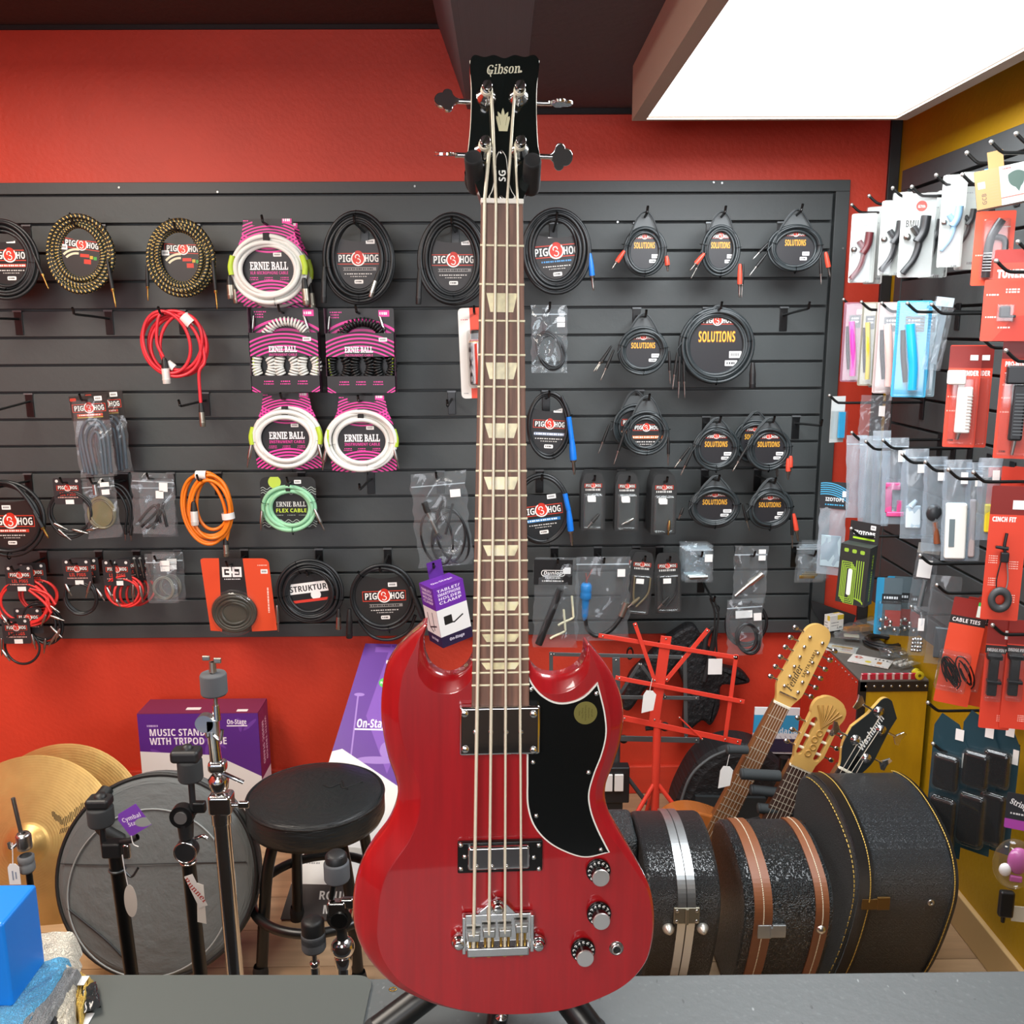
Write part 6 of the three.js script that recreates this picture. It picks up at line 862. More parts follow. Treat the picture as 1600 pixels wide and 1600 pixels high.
  g = ritem('tuning_key', 'black drum key shaped gadget hanging at lower right', 'gadget', 1572, 1412, 0.9, { turn: -0.2 }); part('body', box(22, 44, 12, 0, 0, 0, 4), bk, g); part('tip', rod(V(-2, -32, 0), V(-2, -20, 0), 3, 4), bk, g); part('striped_card', box(30, 26, 1, 26, -18, -4), mat(0xd9d9cf, 0.5), g);
}
// ---------------------------------------------------------------- right corner: riveted cabinet, its clutter, guitars on a rack, music stands, cases
const CABTOP = 0.524;
{
  const c = Py(1345, 1062, CABTOP), x0 = c.x, zf = c.z, x1 = XR - 0.014, zb = -ZB + 0.014;
  const t = thing('corner_cabinet', 'red and yellow riveted cabinet in the corner under the bags', 'cabinet', V(0, 0, 0));
  part('carcass', span(x0 + 0.002, x1, 0.0, CABTOP - 0.004, zb, zf - 0.002), mat(0x3a3330, 0.7), t);
  part('front_panel', span(x0 + 0.008, x1, 0.02, CABTOP - 0.028, zf - 0.001, zf + 0.002), yellowPaint, t);
  part('side_panel', span(x0 - 0.002, x0 + 0.003, 0.02, CABTOP - 0.006, zb, zf - 0.004), redPaint, t);
  const tr = mat(0x211b1a, 0.5), top = part('top_board', span(x0 - 0.002, x1, CABTOP - 0.006, CABTOP, zb, zf + 0.003, 0.001), mat(0x6a6660, 0.6), t); void top;
  const ft = part('edge_trim', span(x0 - 0.003, x1, CABTOP - 0.03, CABTOP - 0.004, zf, zf + 0.005, 0.001), tr, t), st = part('edge_trim', span(x0 - 0.004, x0 + 0.014, 0.0, CABTOP - 0.004, zf - 0.006, zf + 0.005, 0.001), tr, t);
  for (let i = 0; i < 8; i++) part('rivet', lump(0.0035, x0 + 0.012 + i * 0.021, CABTOP - 0.016, zf + 0.005, 1, 1, 0.6, 10, 6), chromeSoft, ft);
  for (let i = 0; i < 12; i++) part('rivet', lump(0.0025, x0 - 0.0035, CABTOP - 0.014, zf - 0.02 - i * 0.024, 0.6, 1, 1, 8, 6), chromeSoft, st);
  // clutter on top: [px, py, height above top, w, h, d, turn, ...]
  const put = (px, py, h) => Py(px, py, CABTOP + h);
  let p = put(1303, 970, 0.045), g = thing('carton', 'small white price marked box on the cluttered cabinet', 'box', V(p.x, CABTOP + 0.03, p.z)); g.rotation.y = 0.4; part('box_body', box(0.05, 0.045, 0.022, 0, 0.012, 0, 0.001), print(128, 128, (k) => { k.fillStyle = '#eceae2'; k.fillRect(0, 0, 128, 128); fillR(k, '#e2c542', 70, 0, 58, 40); dots(k, 50, 60, 70, 8, '#777', 9); dots(k, 50, 84, 70, 6, '#777', 9); txt(k, '3.99', 90, 104, 24, '#333'); }), g);
  const heap = (px, py, w, d, h, label, film_, parts) => { const q = put(px, py, h / 2), o = thing('parts_bag', label, 'bag', V(q.x, CABTOP + (film_.y || 0), q.z)); o.rotation.y = rr(-0.5, 0.5); part('film', filmGeo(-w * 500, -d * 500, w * 500, d * 500, h * 500, 400 + Math.round(px)).rotateX(-PI / 2).scale(0.001, 0.001, 0.001).translate(0, h / 2 + 0.004, 0), film, o); parts(o, h / 2 + 0.004); return o; };
  heap(1336, 990, 0.1, 0.07, 0.02, 'bag of brown wooden parts on the cabinet top', { y: 0.012 }, (o, y) => part('wooden_part', [box(0.05, 0.012, 0.018, -0.01, y, 0, 0.002), box(0.03, 0.014, 0.02, 0.022, y, 0.006, 0.002)], mat(0x9a6a34, 0.5), o));
  heap(1405, 1022, 0.1, 0.08, 0.016, 'bag of silver hardware lying on the cabinet top', {}, (o, y) => part('hardware', Array.from({ length: 9 }, (_, i) => lump(0.006, rr(-0.035, 0.035), y, rr(-0.025, 0.025), 1.4, 0.6, 1, 8, 6)), chromeSoft, o));
  p = put(1382, 1003, 0.012); g = thing('cable_ring', 'black cable coil lying flat on the cabinet top', 'cable', V(p.x, CABTOP + 0.008, p.z)); part('cable', [0, 1, 2, 3].map((i) => new THREE.TorusGeometry(0.052 - i * 0.004, 0.0042, 8, 40).rotateX(PI / 2).translate(0, 0.002 + (i % 2) * 0.006, 0)), cableBlack, g);
  p = put(1316, 1012, 0.006); g = thing('printed_card', 'yellow and white printed card near the cabinet edge', 'card', V(p.x, CABTOP + 0.002, p.z)); g.rotation.y = -0.5; part('card', box(0.075, 0.003, 0.05), print(128, 96, (k) => { k.fillStyle = '#efeadd'; k.fillRect(0, 0, 128, 96); fillR(k, '#dfae4a', 16, 10, 90, 30); dots(k, 60, 60, 90, 8, '#b06a52', 9); }), g); part('plastic_sleeve', box(0.082, 0.002, 0.056, 0, 0.003, 0), film, g);
  p = put(1360, 1032, 0.006); g = thing('printed_card', 'white sticker sheet with yellow and orange print on the cabinet', 'card', V(p.x, CABTOP + 0.004, p.z)); g.rotation.y = -0.6; part('card', box(0.1, 0.003, 0.06), print(192, 128, (k) => { k.fillStyle = '#f1f0ea'; k.fillRect(0, 0, 192, 128); k.fillStyle = '#c55d50'; for (let i = 0; i < 6; i++) { k.beginPath(); k.arc(36 + Math.cos(i) * 14, 40 + Math.sin(i) * 14, 7, 0, 7); k.fill(); } k.fillStyle = '#efdc3a'; k.beginPath(); k.arc(90, 88, 15, 0, 7); k.fill(); fillR(k, '#d08a4a', 130, 60, 22, 36); for (let i = 0; i < 4; i++) fillR(k, '#444', 110 + i * 18, 14, 8, 20); }), g);
  p = put(1388, 1056, 0.01); g = thing('printed_card', 'red and white lettered strip along the cabinet front edge', 'card', V(p.x, CABTOP + 0.008, p.z)); g.rotation.x = 0.35; part('card', box(0.135, 0.02, 0.004), print(256, 48, (k) => { k.fillStyle = '#f0dcdc'; k.fillRect(0, 0, 256, 48); for (let i = 0; i < 7; i++) { k.fillStyle = '#cf3048'; k.beginPath(); k.moveTo(i * 38, 0); k.lineTo(i * 38 + 26, 0); k.lineTo(i * 38 + 34, 48); k.lineTo(i * 38 + 8, 48); k.fill(); } }), g);
  heap(1372, 985, 0.12, 0.08, 0.014, 'clear bag of grey odds lying at the cabinet back', { y: 0.02 }, (o, y) => part('grey_part', [box(0.06, 0.006, 0.03, 0, y, 0, 0.002)], mat(0x8b9496, 0.5), o));
  heap(1330, 1000, 0.09, 0.06, 0.012, 'clear bag over the printed card on the cabinet', { y: 0.008 }, (o, y) => part('grey_part', [box(0.04, 0.005, 0.02, 0, y, 0, 0.002)], mat(0xb4ad98, 0.5), o));
  heap(1412, 1040, 0.07, 0.05, 0.014, 'clear bag of small white parts near the yellow reel', { y: 0.004 }, (o, y) => part('white_part', Array.from({ length: 6 }, (_, i) => box(0.012, 0.006, 0.008, -0.02 + (i % 3) * 0.018, y, -0.008 + Math.floor(i / 3) * 0.016, 0.001)), mat(0xd9d6cc, 0.5), o));
  p = put(1434, 1052, 0.014); g = thing('yellow_reel', 'small yellow reel at the cabinet front right', 'reel', V(p.x, CABTOP + 0.012, p.z)); part('reel', lathe([[0.004, -0.012], [0.011, -0.012], [0.011, -0.009], [0.008, -0.008], [0.008, 0.008], [0.011, 0.009], [0.011, 0.012], [0.004, 0.012]], 20).rotateX(PI / 2), mat(0xd9c92e, 0.35), g);
  p = put(1262, 948, 0.02); g = thing('bracket', 'black triangular bracket jutting from the wall left of the carton', 'bracket', V(p.x, CABTOP + 0.05, -2.5)); part('plate', board([[0.075, 0.0], [-0.055, 0.045], [-0.05, 0.02], [0.0, -0.05], [0.06, -0.05]], 0.006), mat(0x26282a, 0.5), g); part('hole', new THREE.CylinderGeometry(0.003, 0.003, 0.002, 10).rotateX(PI / 2).translate(0.0, 0.0, 0.0005), chromeSoft, g);
}
{ // guitars, each in a frame whose unit is one photo pixel; origin at the nut, y up the headstock
  const frame = (label, px, py, z, ang, name = 'guitar', cat = 'guitar') => { const g = thing(name, label, cat, Pz(px, py, z)); g.scale.setScalar(perPixel(px, py, z)); g.rotation.set(-0.1, 0, -ang, 'ZYX'); g.rotation.order = 'ZYX'; return g; };
  const neck = (g, w0, w1, L, n, col, strings, sw) => {
    const fb = part('fingerboard', board([[-w1 / 2, -L], [w1 / 2, -L], [w0 / 2, 0], [-w0 / 2, 0]], 4).translate(0, 0, 2), mat(col, 0.5), g), sc = L * 1.6;
    for (let i = 1; i <= n; i++) { const y = -sc * (1 - Math.pow(2, -i / 12)); if (y < -L) break; const w = w0 + (w1 - w0) * (-y / L); part('fret', box(w, 1.2, 1, 0, y, 2.2), mat(0xcfc9b6, 0.35, 0.7), fb); }
    part('nut', box(w0 + 1, 4.5, 6, 0, 1, 1, 1), mat(0xe6e0cc, 0.5), g); part('neck', [rod(V(0, 2, -w0 * 0.42 - 0.5), V(0, -L, -w1 * 0.42 - 0.5), w0 * 0.42, w1 * 0.42, 14)], mat(0x6a4427, 0.45), g);
    for (let i = 0; i < strings; i++) { const f = strings > 1 ? i / (strings - 1) - 0.5 : 0; part('string', rod(V(f * w0 * sw, 2, 4), V(f * w1 * sw, -L, 5), 0.4, 0.4, 5), mat(0xd9d2c2, 0.4, 0.6), g); }
  };
  const peg = (g, x, y, s, name = 'tuner') => { const m = part(name, [rod(V(x, y, 1), V(x + s * 12, y, 1), 1.3), lump(4.4, x + s * 15, y, 1, 1.2, 0.9, 0.5, 10, 8)], chrome, g); return m; };
  const maple = mat(0xd0a85a, 0.3, 0, { clearcoat: 0.8 });
  // twelve string with natural headstock; its body sits behind the cases
  let g = frame('natural headstock twelve string guitar leaning left on the rack', 1221, 1102, 2.1, 0.455);
  neck(g, 27, 36, 240, 14, 0x7a4f2c, 6, 0.8);
  { const s = new THREE.Shape(); s.moveTo(-13, 0); s.bezierCurveTo(-13, 14, -25, 22, -24, 34); s.lineTo(-22, 118); s.bezierCurveTo(-22, 134, -8, 142, 4, 140); s.bezierCurveTo(18, 138, 22, 126, 21, 112); s.lineTo(22, 32); s.bezierCurveTo(23, 20, 13, 12, 13, 0); s.closePath();
    sheet(g, 'headstock', s, 3, 'santa', (k) => { fillAll(k, '#d2aa60'); txt(k, 'SANTA MARIA', 8, -78, 7, '#3a2a18', { rot: -PI / 2, w: 48 }); txt(k, 'Fender', -3, -48, 15, '#4a3a28', { font: 'serif', rot: -PI / 2, w: 42, skew: -0.3 }); }, { thick: 8 });
    for (let i = 0; i < 6; i++) { peg(g, -22, 34 + i * 17, -1); peg(g, 21, 32 + i * 16, 1, 'tuner'); for (const sx of [-1, 1]) part('post', lump(3.1, sx * (12 - (i % 2)), 30 + i * 17, 5, 1, 1, 0.8, 10, 8), chrome, g); }
    part('string_bar', rod(V(-15, 19, 5), V(15, 19, 5), 1.4), chrome, g);
    const b = new THREE.Shape(); b.moveTo(0, -205); b.bezierCurveTo(-40, -206, -78, -216, -82, -262); b.bezierCurveTo(-84, -300, -58, -310, -62, -340); b.bezierCurveTo(-110, -370, -112, -440, -60, -464); b.bezierCurveTo(-20, -476, 20, -476, 60, -464); b.bezierCurveTo(112, -440, 110, -370, 62, -340); b.bezierCurveTo(58, -310, 84, -300, 82, -262); b.bezierCurveTo(78, -216, 40, -206, 0, -205);
    part('body', board(b, 44, 20, 3).translate(0, 0, -3), mat(0xa8612c, 0.25, 0, { clearcoat: 0.9 }), g); }
  // slotted classical headstock with carving
  g = frame('classical guitar with carved slotted headstock on the rack', 1250, 1201, 2.02, 0.43);
  neck(g, 36, 42, 150, 6, 0x3f2a22, 6, 0.8);
  { const s = new THREE.Shape(); s.moveTo(-18, 0); s.lineTo(-19, 14); s.lineTo(-25, 30); s.lineTo(-25, 88); s.bezierCurveTo(-30, 98, -28, 112, -20, 116); s.bezierCurveTo(-14, 126, 14, 126, 20, 116); s.bezierCurveTo(28, 112, 30, 98, 25, 88); s.lineTo(25, 30); s.lineTo(19, 14); s.lineTo(18, 0); s.closePath();
    for (const sx of [-1, 1]) { const h = new THREE.Path(); h.moveTo(sx * 10, 24); h.quadraticCurveTo(sx * 15, 16, sx * 20, 24); h.lineTo(sx * 20, 80); h.quadraticCurveTo(sx * 15, 90, sx * 10, 80); h.closePath(); s.holes.push(h); }
    part('headstock', board(s, 9, 10).translate(0, 0, 4), mat(0xc29a55, 0.4), g);
    const carve = []; for (let i = 0; i < 7; i++) carve.push(tube([V(0, 72, 4.5), V((i - 3) * 4, 92, 5.5), V((i - 3) * 7, 112 - Math.abs(i - 3) * 3, 4.8)], 1.5, false, 10, 5)); for (let i = 0; i < 4; i++) carve.push(new THREE.TorusGeometry(4.5, 1.2, 6, 14).translate((i % 2) * 3 - 1.5, 28 + i * 12, 4.6)); part('carving', carve, mat(0xa87f3e, 0.45), g);
    for (let i = 0; i < 3; i++) for (const sx of [-1, 1]) { part('roller', rod(V(sx * 7, 32 + i * 20, -1), V(sx * 24, 32 + i * 20, -1), 2.4), mat(0xe6ddc2, 0.5), g); peg(g, sx * 24, 32 + i * 20, sx); } }
  // black bass headstock
  g = frame('black headstock bass guitar in front of the yellow cabinet', 1324, 1206, 1.9, 0.5, 'bass_guitar', 'bass guitar');
  neck(g, 32, 40, 120, 4, 0x2c2422, 4, 0.72);
  { const s = new THREE.Shape(); s.moveTo(-16, 0); s.bezierCurveTo(-17, 16, -31, 26, -31, 44); s.lineTo(-31, 66); s.lineTo(-18, 96); s.lineTo(-12, 122); s.quadraticCurveTo(-8, 134, 4, 130); s.lineTo(25, 110); s.lineTo(24, 88); s.lineTo(27, 40); s.quadraticCurveTo(28, 24, 16, 0); s.closePath();
    sheet(g, 'headstock', s, 3, 'washb', (k) => { fillAll(k, '#1a2022'); txt(k, 'Washburn', 0, -72, 14, '#e6e6e2', { rot: -PI / 2 + 0.08, w: 62, skew: -0.3 }); }, { thick: 2 }); part('headstock_back', board(s, 7).translate(0, 0, 0.5), maple, g);
    for (const [x, y] of [[-16, 50], [14, 32], [12, 82], [-6, 106]]) { part('post', lathe([[0, 5], [4.5, 5], [5, 3], [8.6, 1], [8.6, 0]], 18).rotateX(PI / 2).translate(x, y, 3), chrome, g); }
    for (const [x, y, s2, r] of [[27, 38, 1, 0.3], [26, 84, 1, 0.2], [-18, 104, -1, 0.2], [-31, 50, -1, 0.3]]) part('tuner', [rod(V(x - s2 * 2, y, 0), V(x + s2 * 14, y, 0), 1.8), board([[-2, -2], [8, -12], [14, -11], [12, 0], [14, 11], [8, 12]], 2, 0, 0.6).rotateX(r).rotateZ(s2 > 0 ? 0 : PI).translate(x + s2 * 13, y, 0)], chrome, g);
    part('truss_cover', board([[-6, 6], [6, 6], [4, 30], [-4, 30]], 0.8).translate(0, 0, 4), blackGloss, g); for (let i = 0; i < 4; i++) { const [x, y] = [[-16, 50], [-6, 106], [12, 82], [14, 32]][i]; part('string', rod(V((i / 3 - 0.5) * 23, 2, 4), V(x + (i < 2 ? 4 : -4), y, 5.5), 0.6, 0.6, 5), mat(0xd9d2c2, 0.4, 0.6), g); } }
  // foam covered rack
  g = thing('guitar_rack', 'black rack with grey foam arms holding the guitar necks', 'stand', Pz(1190, 1230, 2.05)); g.scale.setScalar(perPixel(1190, 1230, 2.05)); const foam = mat(0x34393b, 0.85);
  for (const [x0, y0, x1, y1, r, z] of [[-54, 61, -22, 56, 7, -6], [-38, 34, 22, 26, 8.5, 22], [-22, 8, 26, -2, 8, 22], [-10, -22, 70, -36, 8, 24], [70, -34, 44, 4, 9, 10]]) part('foam_arm', [rod(V(x0, y0, z), V(x1, y1, z - 8), r, r, 16), lump(r, x0, y0, z, 0.4, 1, 1, 12, 8)], foam, g);
  part('foam_base', [tube([V(-18, -60, 14), V(20, -50, 14), V(60, -40, 12), V(84, -30, 8)], 13, false, 24, 12)], foam, g); part('post', rod(V(40, -330 * 0 - 300, -20), V(40, 40, -20), 8), blackSatin, g);
  // black gig bag slumped behind, and black bags hanging behind the music stand
  const cloth = (label, px, py, z, pts, th, name = 'gig_bag') => { const o = thing(name, label, 'bag', Pz(px, py, z)); const k = perPixel(px, py, z); const s = new THREE.Shape(); const c = new THREE.CatmullRomCurve3(pts.map(([x, y]) => V((x - px) * k, (py - y) * k)), true, 'centripetal').getPoints(70); c.forEach((p, i) => i ? s.lineTo(p.x, p.y) : s.moveTo(p.x, p.y)); part('bag_body', board(s, th, 0, th * 0.35), mat(0x17181a, 0.6, 0, { bumpMap: rep(grainTex, 3), bumpScale: 0.004 }), o); return [o, k]; };
  let [o, k] = cloth('slumped black gig bag on the floor behind the rack', 1130, 1230, 2.3, [[1060, 1290], [1075, 1220], [1100, 1185], [1140, 1165], [1180, 1168], [1215, 1190], [1262, 1250], [1258, 1300], [1180, 1310]], 0.08);
  part('piping', tube([[1058, 1278], [1076, 1214], [1104, 1182], [1136, 1166]].map(([x, y]) => V((x - 1130) * k, (1230 - y) * k, 0.004)), 0.004, false, 30, 8), mat(0x5a6062, 0.5), o); part('pocket', board([[(1080 - 1130) * k, (1230 - 1296) * k], [(1200 - 1130) * k, (1230 - 1296) * k], [(1196 - 1130) * k, (1230 - 1246) * k], [(1086 - 1130) * k, (1230 - 1242) * k]], 0.02).translate(0, 0, 0.012), mat(0x23282a, 0.6), o);
  [o, k] = cloth('black gig bag hanging behind the red music stand', 1120, 1090, 2.49, [[1074, 1150], [1072, 1080], [1060, 1040], [1080, 1000], [1108, 1012], [1128, 1040], [1160, 1050], [1172, 1066], [1150, 1072], [1128, 1072], [1126, 1110], [1112, 1138], [1100, 1130]], 0.03); part('strap', tube([[1096, 1010], [1100, 985], [1112, 975], [1106, 1020], [1098, 1060]].map(([x, y]) => V((x - 1120) * k, (1090 - y) * k, 0.012)), 0.008, false, 30, 8), mat(0x222426, 0.6), o);
  [o, k] = cloth('black folded bag behind the grey music stand', 1010, 1060, 2.495, [[975, 1112], [985, 1060], [1010, 1030], [1050, 990], [1080, 975], [1092, 990], [1070, 1020], [1040, 1060], [1010, 1080], [985, 1115]], 0.03);
  part('buckle', new THREE.TorusGeometry(0.012, 0.003, 6, 20).scale(0.7, 1.3, 1).translate(-0.05, 0.08, 0.012), blackSatin, o);
  // blue and white booklet leaning behind the necks
  g = item('booklet', 'blue and white booklet standing behind the guitar necks', 'booklet', 1213, 1142, { z: 2.36, rot: -0.03 }); sheet(g, 'cover', rect(-36, -38, 34, 38), 0, 'book', (k2) => { fillAll(k2, '#e9eef0'); fillR(k2, '#3a9fce', -36, -26, 70, 30); txt(k2, 'Daddario', 8, 0, 13, '#e9f4fa', { w: 50 }); for (let i = 0; i < 6; i++) { k2.strokeStyle = '#c9cad4'; k2.lineWidth = 2; k2.beginPath(); k2.moveTo(-10 + i * 8, 8); k2.lineTo(8 + i * 8, 36); k2.stroke(); } k2.globalCompositeOperation = 'destination-over'; }, { thick: 3 }); part('lower_band', box(70, 22, 0.6, -1, -24, 0.4), mat(0x35304a, 0.5), g); part('prop', box(60, 330, 4, 0, -200, -6), mat(0x222222, 0.7), g);
  // paper tags on the necks
  for (const [px, py, z, lab] of [[1134, 1216, 1.98, 'white paper price tag hanging by the twelve string neck'], [1014, 1098, 2.22, 'white paper tag hanging from the red music stand']]) { g = item('paper_tag', lab, 'tag', px, py, { z, rot: -0.08 }); part('tag', board([[-10, -18], [8, -12], [10, 14], [4, 20], [-6, 20], [-10, 12]], 0.5), whitePaper, g); part('string', tube([V(-1, 18, 0), V(0, 30, 0), V(1, 40, 0)], 0.5, false, 8, 5), whitePaper, g); }
}
{ // music stands
  const bars = (label, z, m, list, pole) => { const c = Pz(1040, 1080, z), t = thing('music_stand', label, 'music stand', V(c.x, 0, c.z)); const P = (x, y) => Pz(x, y, z).sub(V(c.x, 0, c.z)); list.forEach(([x0, y0, x1, y1, w, n], i) => { const a = P(x0, y0), b = P(x1, y1), d = b.clone().sub(a), L = d.length(), k = perPixel(x0, y0, z); const g2 = box(L, w * k, 0.003, 0, 0, 0, 0.0008).rotateZ(Math.atan2(d.y, d.x)).translate((a.x + b.x) / 2, (a.y + b.y) / 2, (i % 3) * 0.0035); const mm = part(n || 'bar', g2, m, t); for (const e of [0.03, 0.97]) part('rivet', lump(0.0026, a.x + d.x * e, a.y + d.y * e, (i % 3) * 0.0035 + 0.002, 1, 1, 0.5, 8, 6), chromeSoft, mm); });
    const top = P(...pole); part('pole', [rod(V(top.x, 0.35, -0.01), V(top.x, top.y, -0.01), 0.0075), rod(V(top.x, 0.02, -0.01), V(top.x, 0.37, -0.01), 0.011)], m, t); part('clamp_knob', [lump(0.012, top.x + 0.02, top.y - 0.015, -0.012), rod(V(top.x - 0.03, top.y - 0.02, -0.012), V(top.x + 0.02, top.y - 0.015, -0.012), 0.006)], blackMatte, t); for (const a of [0.4, 2.5, 4.6]) part('leg', rod(V(top.x, 0.2, -0.01), V(top.x + Math.cos(a) * 0.16, 0.006, -0.01 + Math.sin(a) * 0.1), 0.006), m, t); return t; };
  bars('red folding music stand in front of the red wall', 2.25, mat(0xd93e2e, 0.4), [[1041, 994, 1022, 1128, 17, 'centre_plate'], [935, 992, 1153, 1027, 7], [961, 1057, 1162, 1095, 7], [970, 1121, 1158, 1160, 9, 'ledge'], [1150, 1022, 1132, 1158, 6.5], [991, 972, 1023, 1064, 6], [1107, 983, 1040, 1064, 7], [1060, 1119, 1098, 1155, 2, 'page_clip']], [1028, 1130]);
  bars('grey folding music stand behind the red one', 2.36, mat(0x5a5f60, 0.4, 0.4), [[859, 1022, 1072, 1027, 6], [861, 1018, 861, 1130, 6], [962, 1026, 964, 1150, 12, 'centre_plate'], [1070, 1026, 1072, 1156, 6], [930, 1088, 1092, 1090, 6], [930, 1151, 1092, 1155, 9, 'ledge'], [1000, 1036, 962, 1094, 5], [1000, 1036, 1040, 1090, 5]], [964, 1150]);
}
{ // hard cases and the tolex box in front of them
  const tolex = (c, s = 16, b = 0.0022, r = 0.5) => mat(c, r, 0, { bumpMap: rep(tolexTex, s), bumpScale: b, ior: 1.62 });
  const prof = [[0, 0.13], [0.3, 0.06], [0.55, 0.018], [0.72, 0.0], [0.82, 0.006], [0.9, 0.03], [0.955, 0.075], [0.985, 0.12], [1, 0.17], [0.99, 0.23], [0.94, 0.3], [0.82, 0.36], [0.4, 0.39], [0, 0.39]]; // height share, distance behind the front
  function shell(H, zf, x0, x1, grow = 0, k = 1, from = 0, to = prof.length) {
    const pts = prof.slice(from, to).map(([h, d]) => V(-(zf + d * k) , h * H)), c = new THREE.CatmullRomCurve3(pts, false, 'centripetal').getPoints(60).map((p) => [p.x, p.y]);
    return { c, grow, x0, x1 };
  }
  function caseBody(H, zf, x0, x1, k) { const { c } = shell(H, zf, x0, x1, 0, k); const s = new THREE.Shape(); c.forEach(([z, y], i) => i ? s.lineTo(-z, Math.max(y, 0)) : s.moveTo(-z, Math.max(y, 0))); const w = x1 - x0; return board(s, w - 0.016, 0, 0.008).rotateY(PI / 2).translate(x1, 0, 0); }
  function band(H, zf, x0, x1, k, up = 0.0025, n = 47) { // strip that follows the case's front and top
    const { c } = shell(H, zf, 0, 0, 0, k), P = [], I = [], U = [];
    for (let i = 0; i < n; i++) { const [z, y] = c[i], [z2, y2] = c[Math.min(i + 1, 59)], l = Math.hypot(z2 - z, y2 - y) || 1, nz = (y2 - y) / l, ny = -(z2 - z) / l; for (const [x, o] of [[x0, 0], [x0, up], [x1, up], [x1, 0]]) { P.push(x, Math.max(y + ny * o, 0.001), z + nz * o); U.push(x * 4, i / 8); } }
    for (let i = 0; i + 1 < n; i++) for (let j = 0; j < 3; j++) { const a = i * 4 + j, b = a + 1, d = a + 4, e = b + 4; I.push(a, b, d, b, e, d); }
    const g = new THREE.BufferGeometry(); g.setAttribute('position', new THREE.Float32BufferAttribute(P, 3)); g.setAttribute('uv', new THREE.Float32BufferAttribute(U, 2)); g.setIndex(I); const q = g.toNonIndexed(); q.computeVertexNormals(); return q;
  }
  const stitch = (H, zf, x, k, up, m, parent) => { const { c } = shell(H, zf, 0, 0, 0, k), list = []; for (let i = 1; i < 46; i++) { const [z, y] = c[i], [z2, y2] = c[i + 1], l = Math.hypot(z2 - z, y2 - y) || 1, nz = (y2 - y) / l, ny = -(z2 - z) / l; for (const [f, e] of [[0.05, 0.42], [0.55, 0.92]]) list.push(rod(V(x, y + (y2 - y) * f + ny * up, z + (z2 - z) * f + nz * up), V(x + 0.0004, y + (y2 - y) * e + ny * up, z + (z2 - z) * e + nz * up), 0.0011, 0.0011, 5)); } return part('stitching', list, m, parent); };
  const X = (px, py, z) => Pz(px, py, z).x;
  const onFront = (t, H) => prof.reduce((a, [h, d]) => Math.abs(h - t) < Math.abs(a[0] - t) ? [h, d] : a)[1] * (H ? 1 : 1);
  // tolex box, far left, partly behind the red bass
  { const zf = 1.72, x0 = X(890, 1400, zf), x1 = X(996, 1400, zf), yt = Pz(960, 1312, zf).y, t = thing('equipment_case', 'square grey textured vinyl case partly behind the red bass', 'case', V(0, 0, 0)); part('shell', metric(span(x0, x1, 0.0, yt, -zf - 0.13, -zf, 0.012)), tolex(0x3a4042, 9, 0.005, 0.36), t); }
  { // silver banded case
    const zf = 1.6, H = 0.368, x0 = X(1012, 1405, zf), x1 = X(1128, 1405, zf), t = thing('guitar_case', 'black hard case with a silver metal band down the middle', 'case'), xm = (x0 + x1) / 2 + 0.004;
    part('shell', metric(caseBody(H, zf, x0, x1, 0.82)), tolex(0x202426, 22, 0.0022, 0.3), t);
    const b = part('metal_band', [band(H, zf, xm - 0.017, xm - 0.0012, 0.82, 0.004), band(H, zf, xm + 0.0012, xm + 0.017, 0.82, 0.004)], mat(0xc6cacb, 0.3, 0.9), t); part('seam', band(H, zf, xm - 0.0014, xm + 0.0014, 0.82, 0.003), mat(0x333333, 0.6), b);
    const q = Pz(1070, 1432, zf - 0.0), y = q.y, z = -(zf + 0.02); part('hinge', [box(0.05, 0.034, 0.006, xm, y + 0.004, z + 0.022, 0.002), rod(V(xm, y - 0.012, z + 0.026), V(xm, y + 0.02, z + 0.026), 0.0035)], mat(0x8d8878, 0.45, 0.7), t); for (const [sx, sy] of [[-1, -1], [-1, 1], [1, -1], [1, 1]]) part('screw', lump(0.0035, xm + sx * 0.019, y + 0.004 + sy * 0.011, z + 0.026, 1, 1, 0.5, 10, 6), chromeSoft, t);
    for (const s of [-1, 1]) part('stud_foot', lathe([[0, 0.02], [0.004, 0.0195], [0.006, 0.015], [0.009, 0.012], [0.0115, 0.006], [0.012, 0]], 18).rotateX(PI / 2).translate(xm + s * 0.033, y - 0.028, z + 0.012), mat(0xc9c6bd, 0.35, 0.6), t);
  }
  { // brown banded case
    const zf = 1.6, H = 0.348, x0 = X(1166, 1405, zf), x1 = X(1306, 1405, zf), t = thing('guitar_case', 'black textured case with two brown leather bands', 'case');
    part('shell', metric(caseBody(H, zf, x0, x1, 0.8)), tolex(0x24292b, 11, 0.005, 0.32), t); const w = x1 - x0, brown = mat(0x7c4a2c, 0.5), st = mat(0xd9cfb6, 0.6);
    for (const [f, fw] of [[0.2, 0.1], [0.86, 0.075]]) { const b = part('leather_band', band(H, zf, x0 + w * (f - fw), x0 + w * (f + fw), 0.8, 0.003), brown, t); stitch(H, zf, x0 + w * f, 0.8, 0.0038, st, b); }
    const p = Pz(1202, 1449, zf + 0.01); part('latch', [box(0.026, 0.028, 0.006, p.x - 0.013, p.y, -(zf - 0.002), 0.001), box(0.026, 0.026, 0.007, p.x + 0.015, p.y + 0.001, -(zf - 0.002), 0.001), box(0.004, 0.02, 0.01, p.x, p.y, -(zf - 0.003))], mat(0xa9acac, 0.35, 0.8), t); const q = Pz(1283, 1452, zf); part('stud', lathe([[0, 0.012], [0.005, 0.011], [0.009, 0.007], [0.0105, 0.002], [0.0105, -0.01]], 18).rotateX(PI / 2).translate(q.x, q.y, -zf - 0.004), chromeSoft, t);
  }
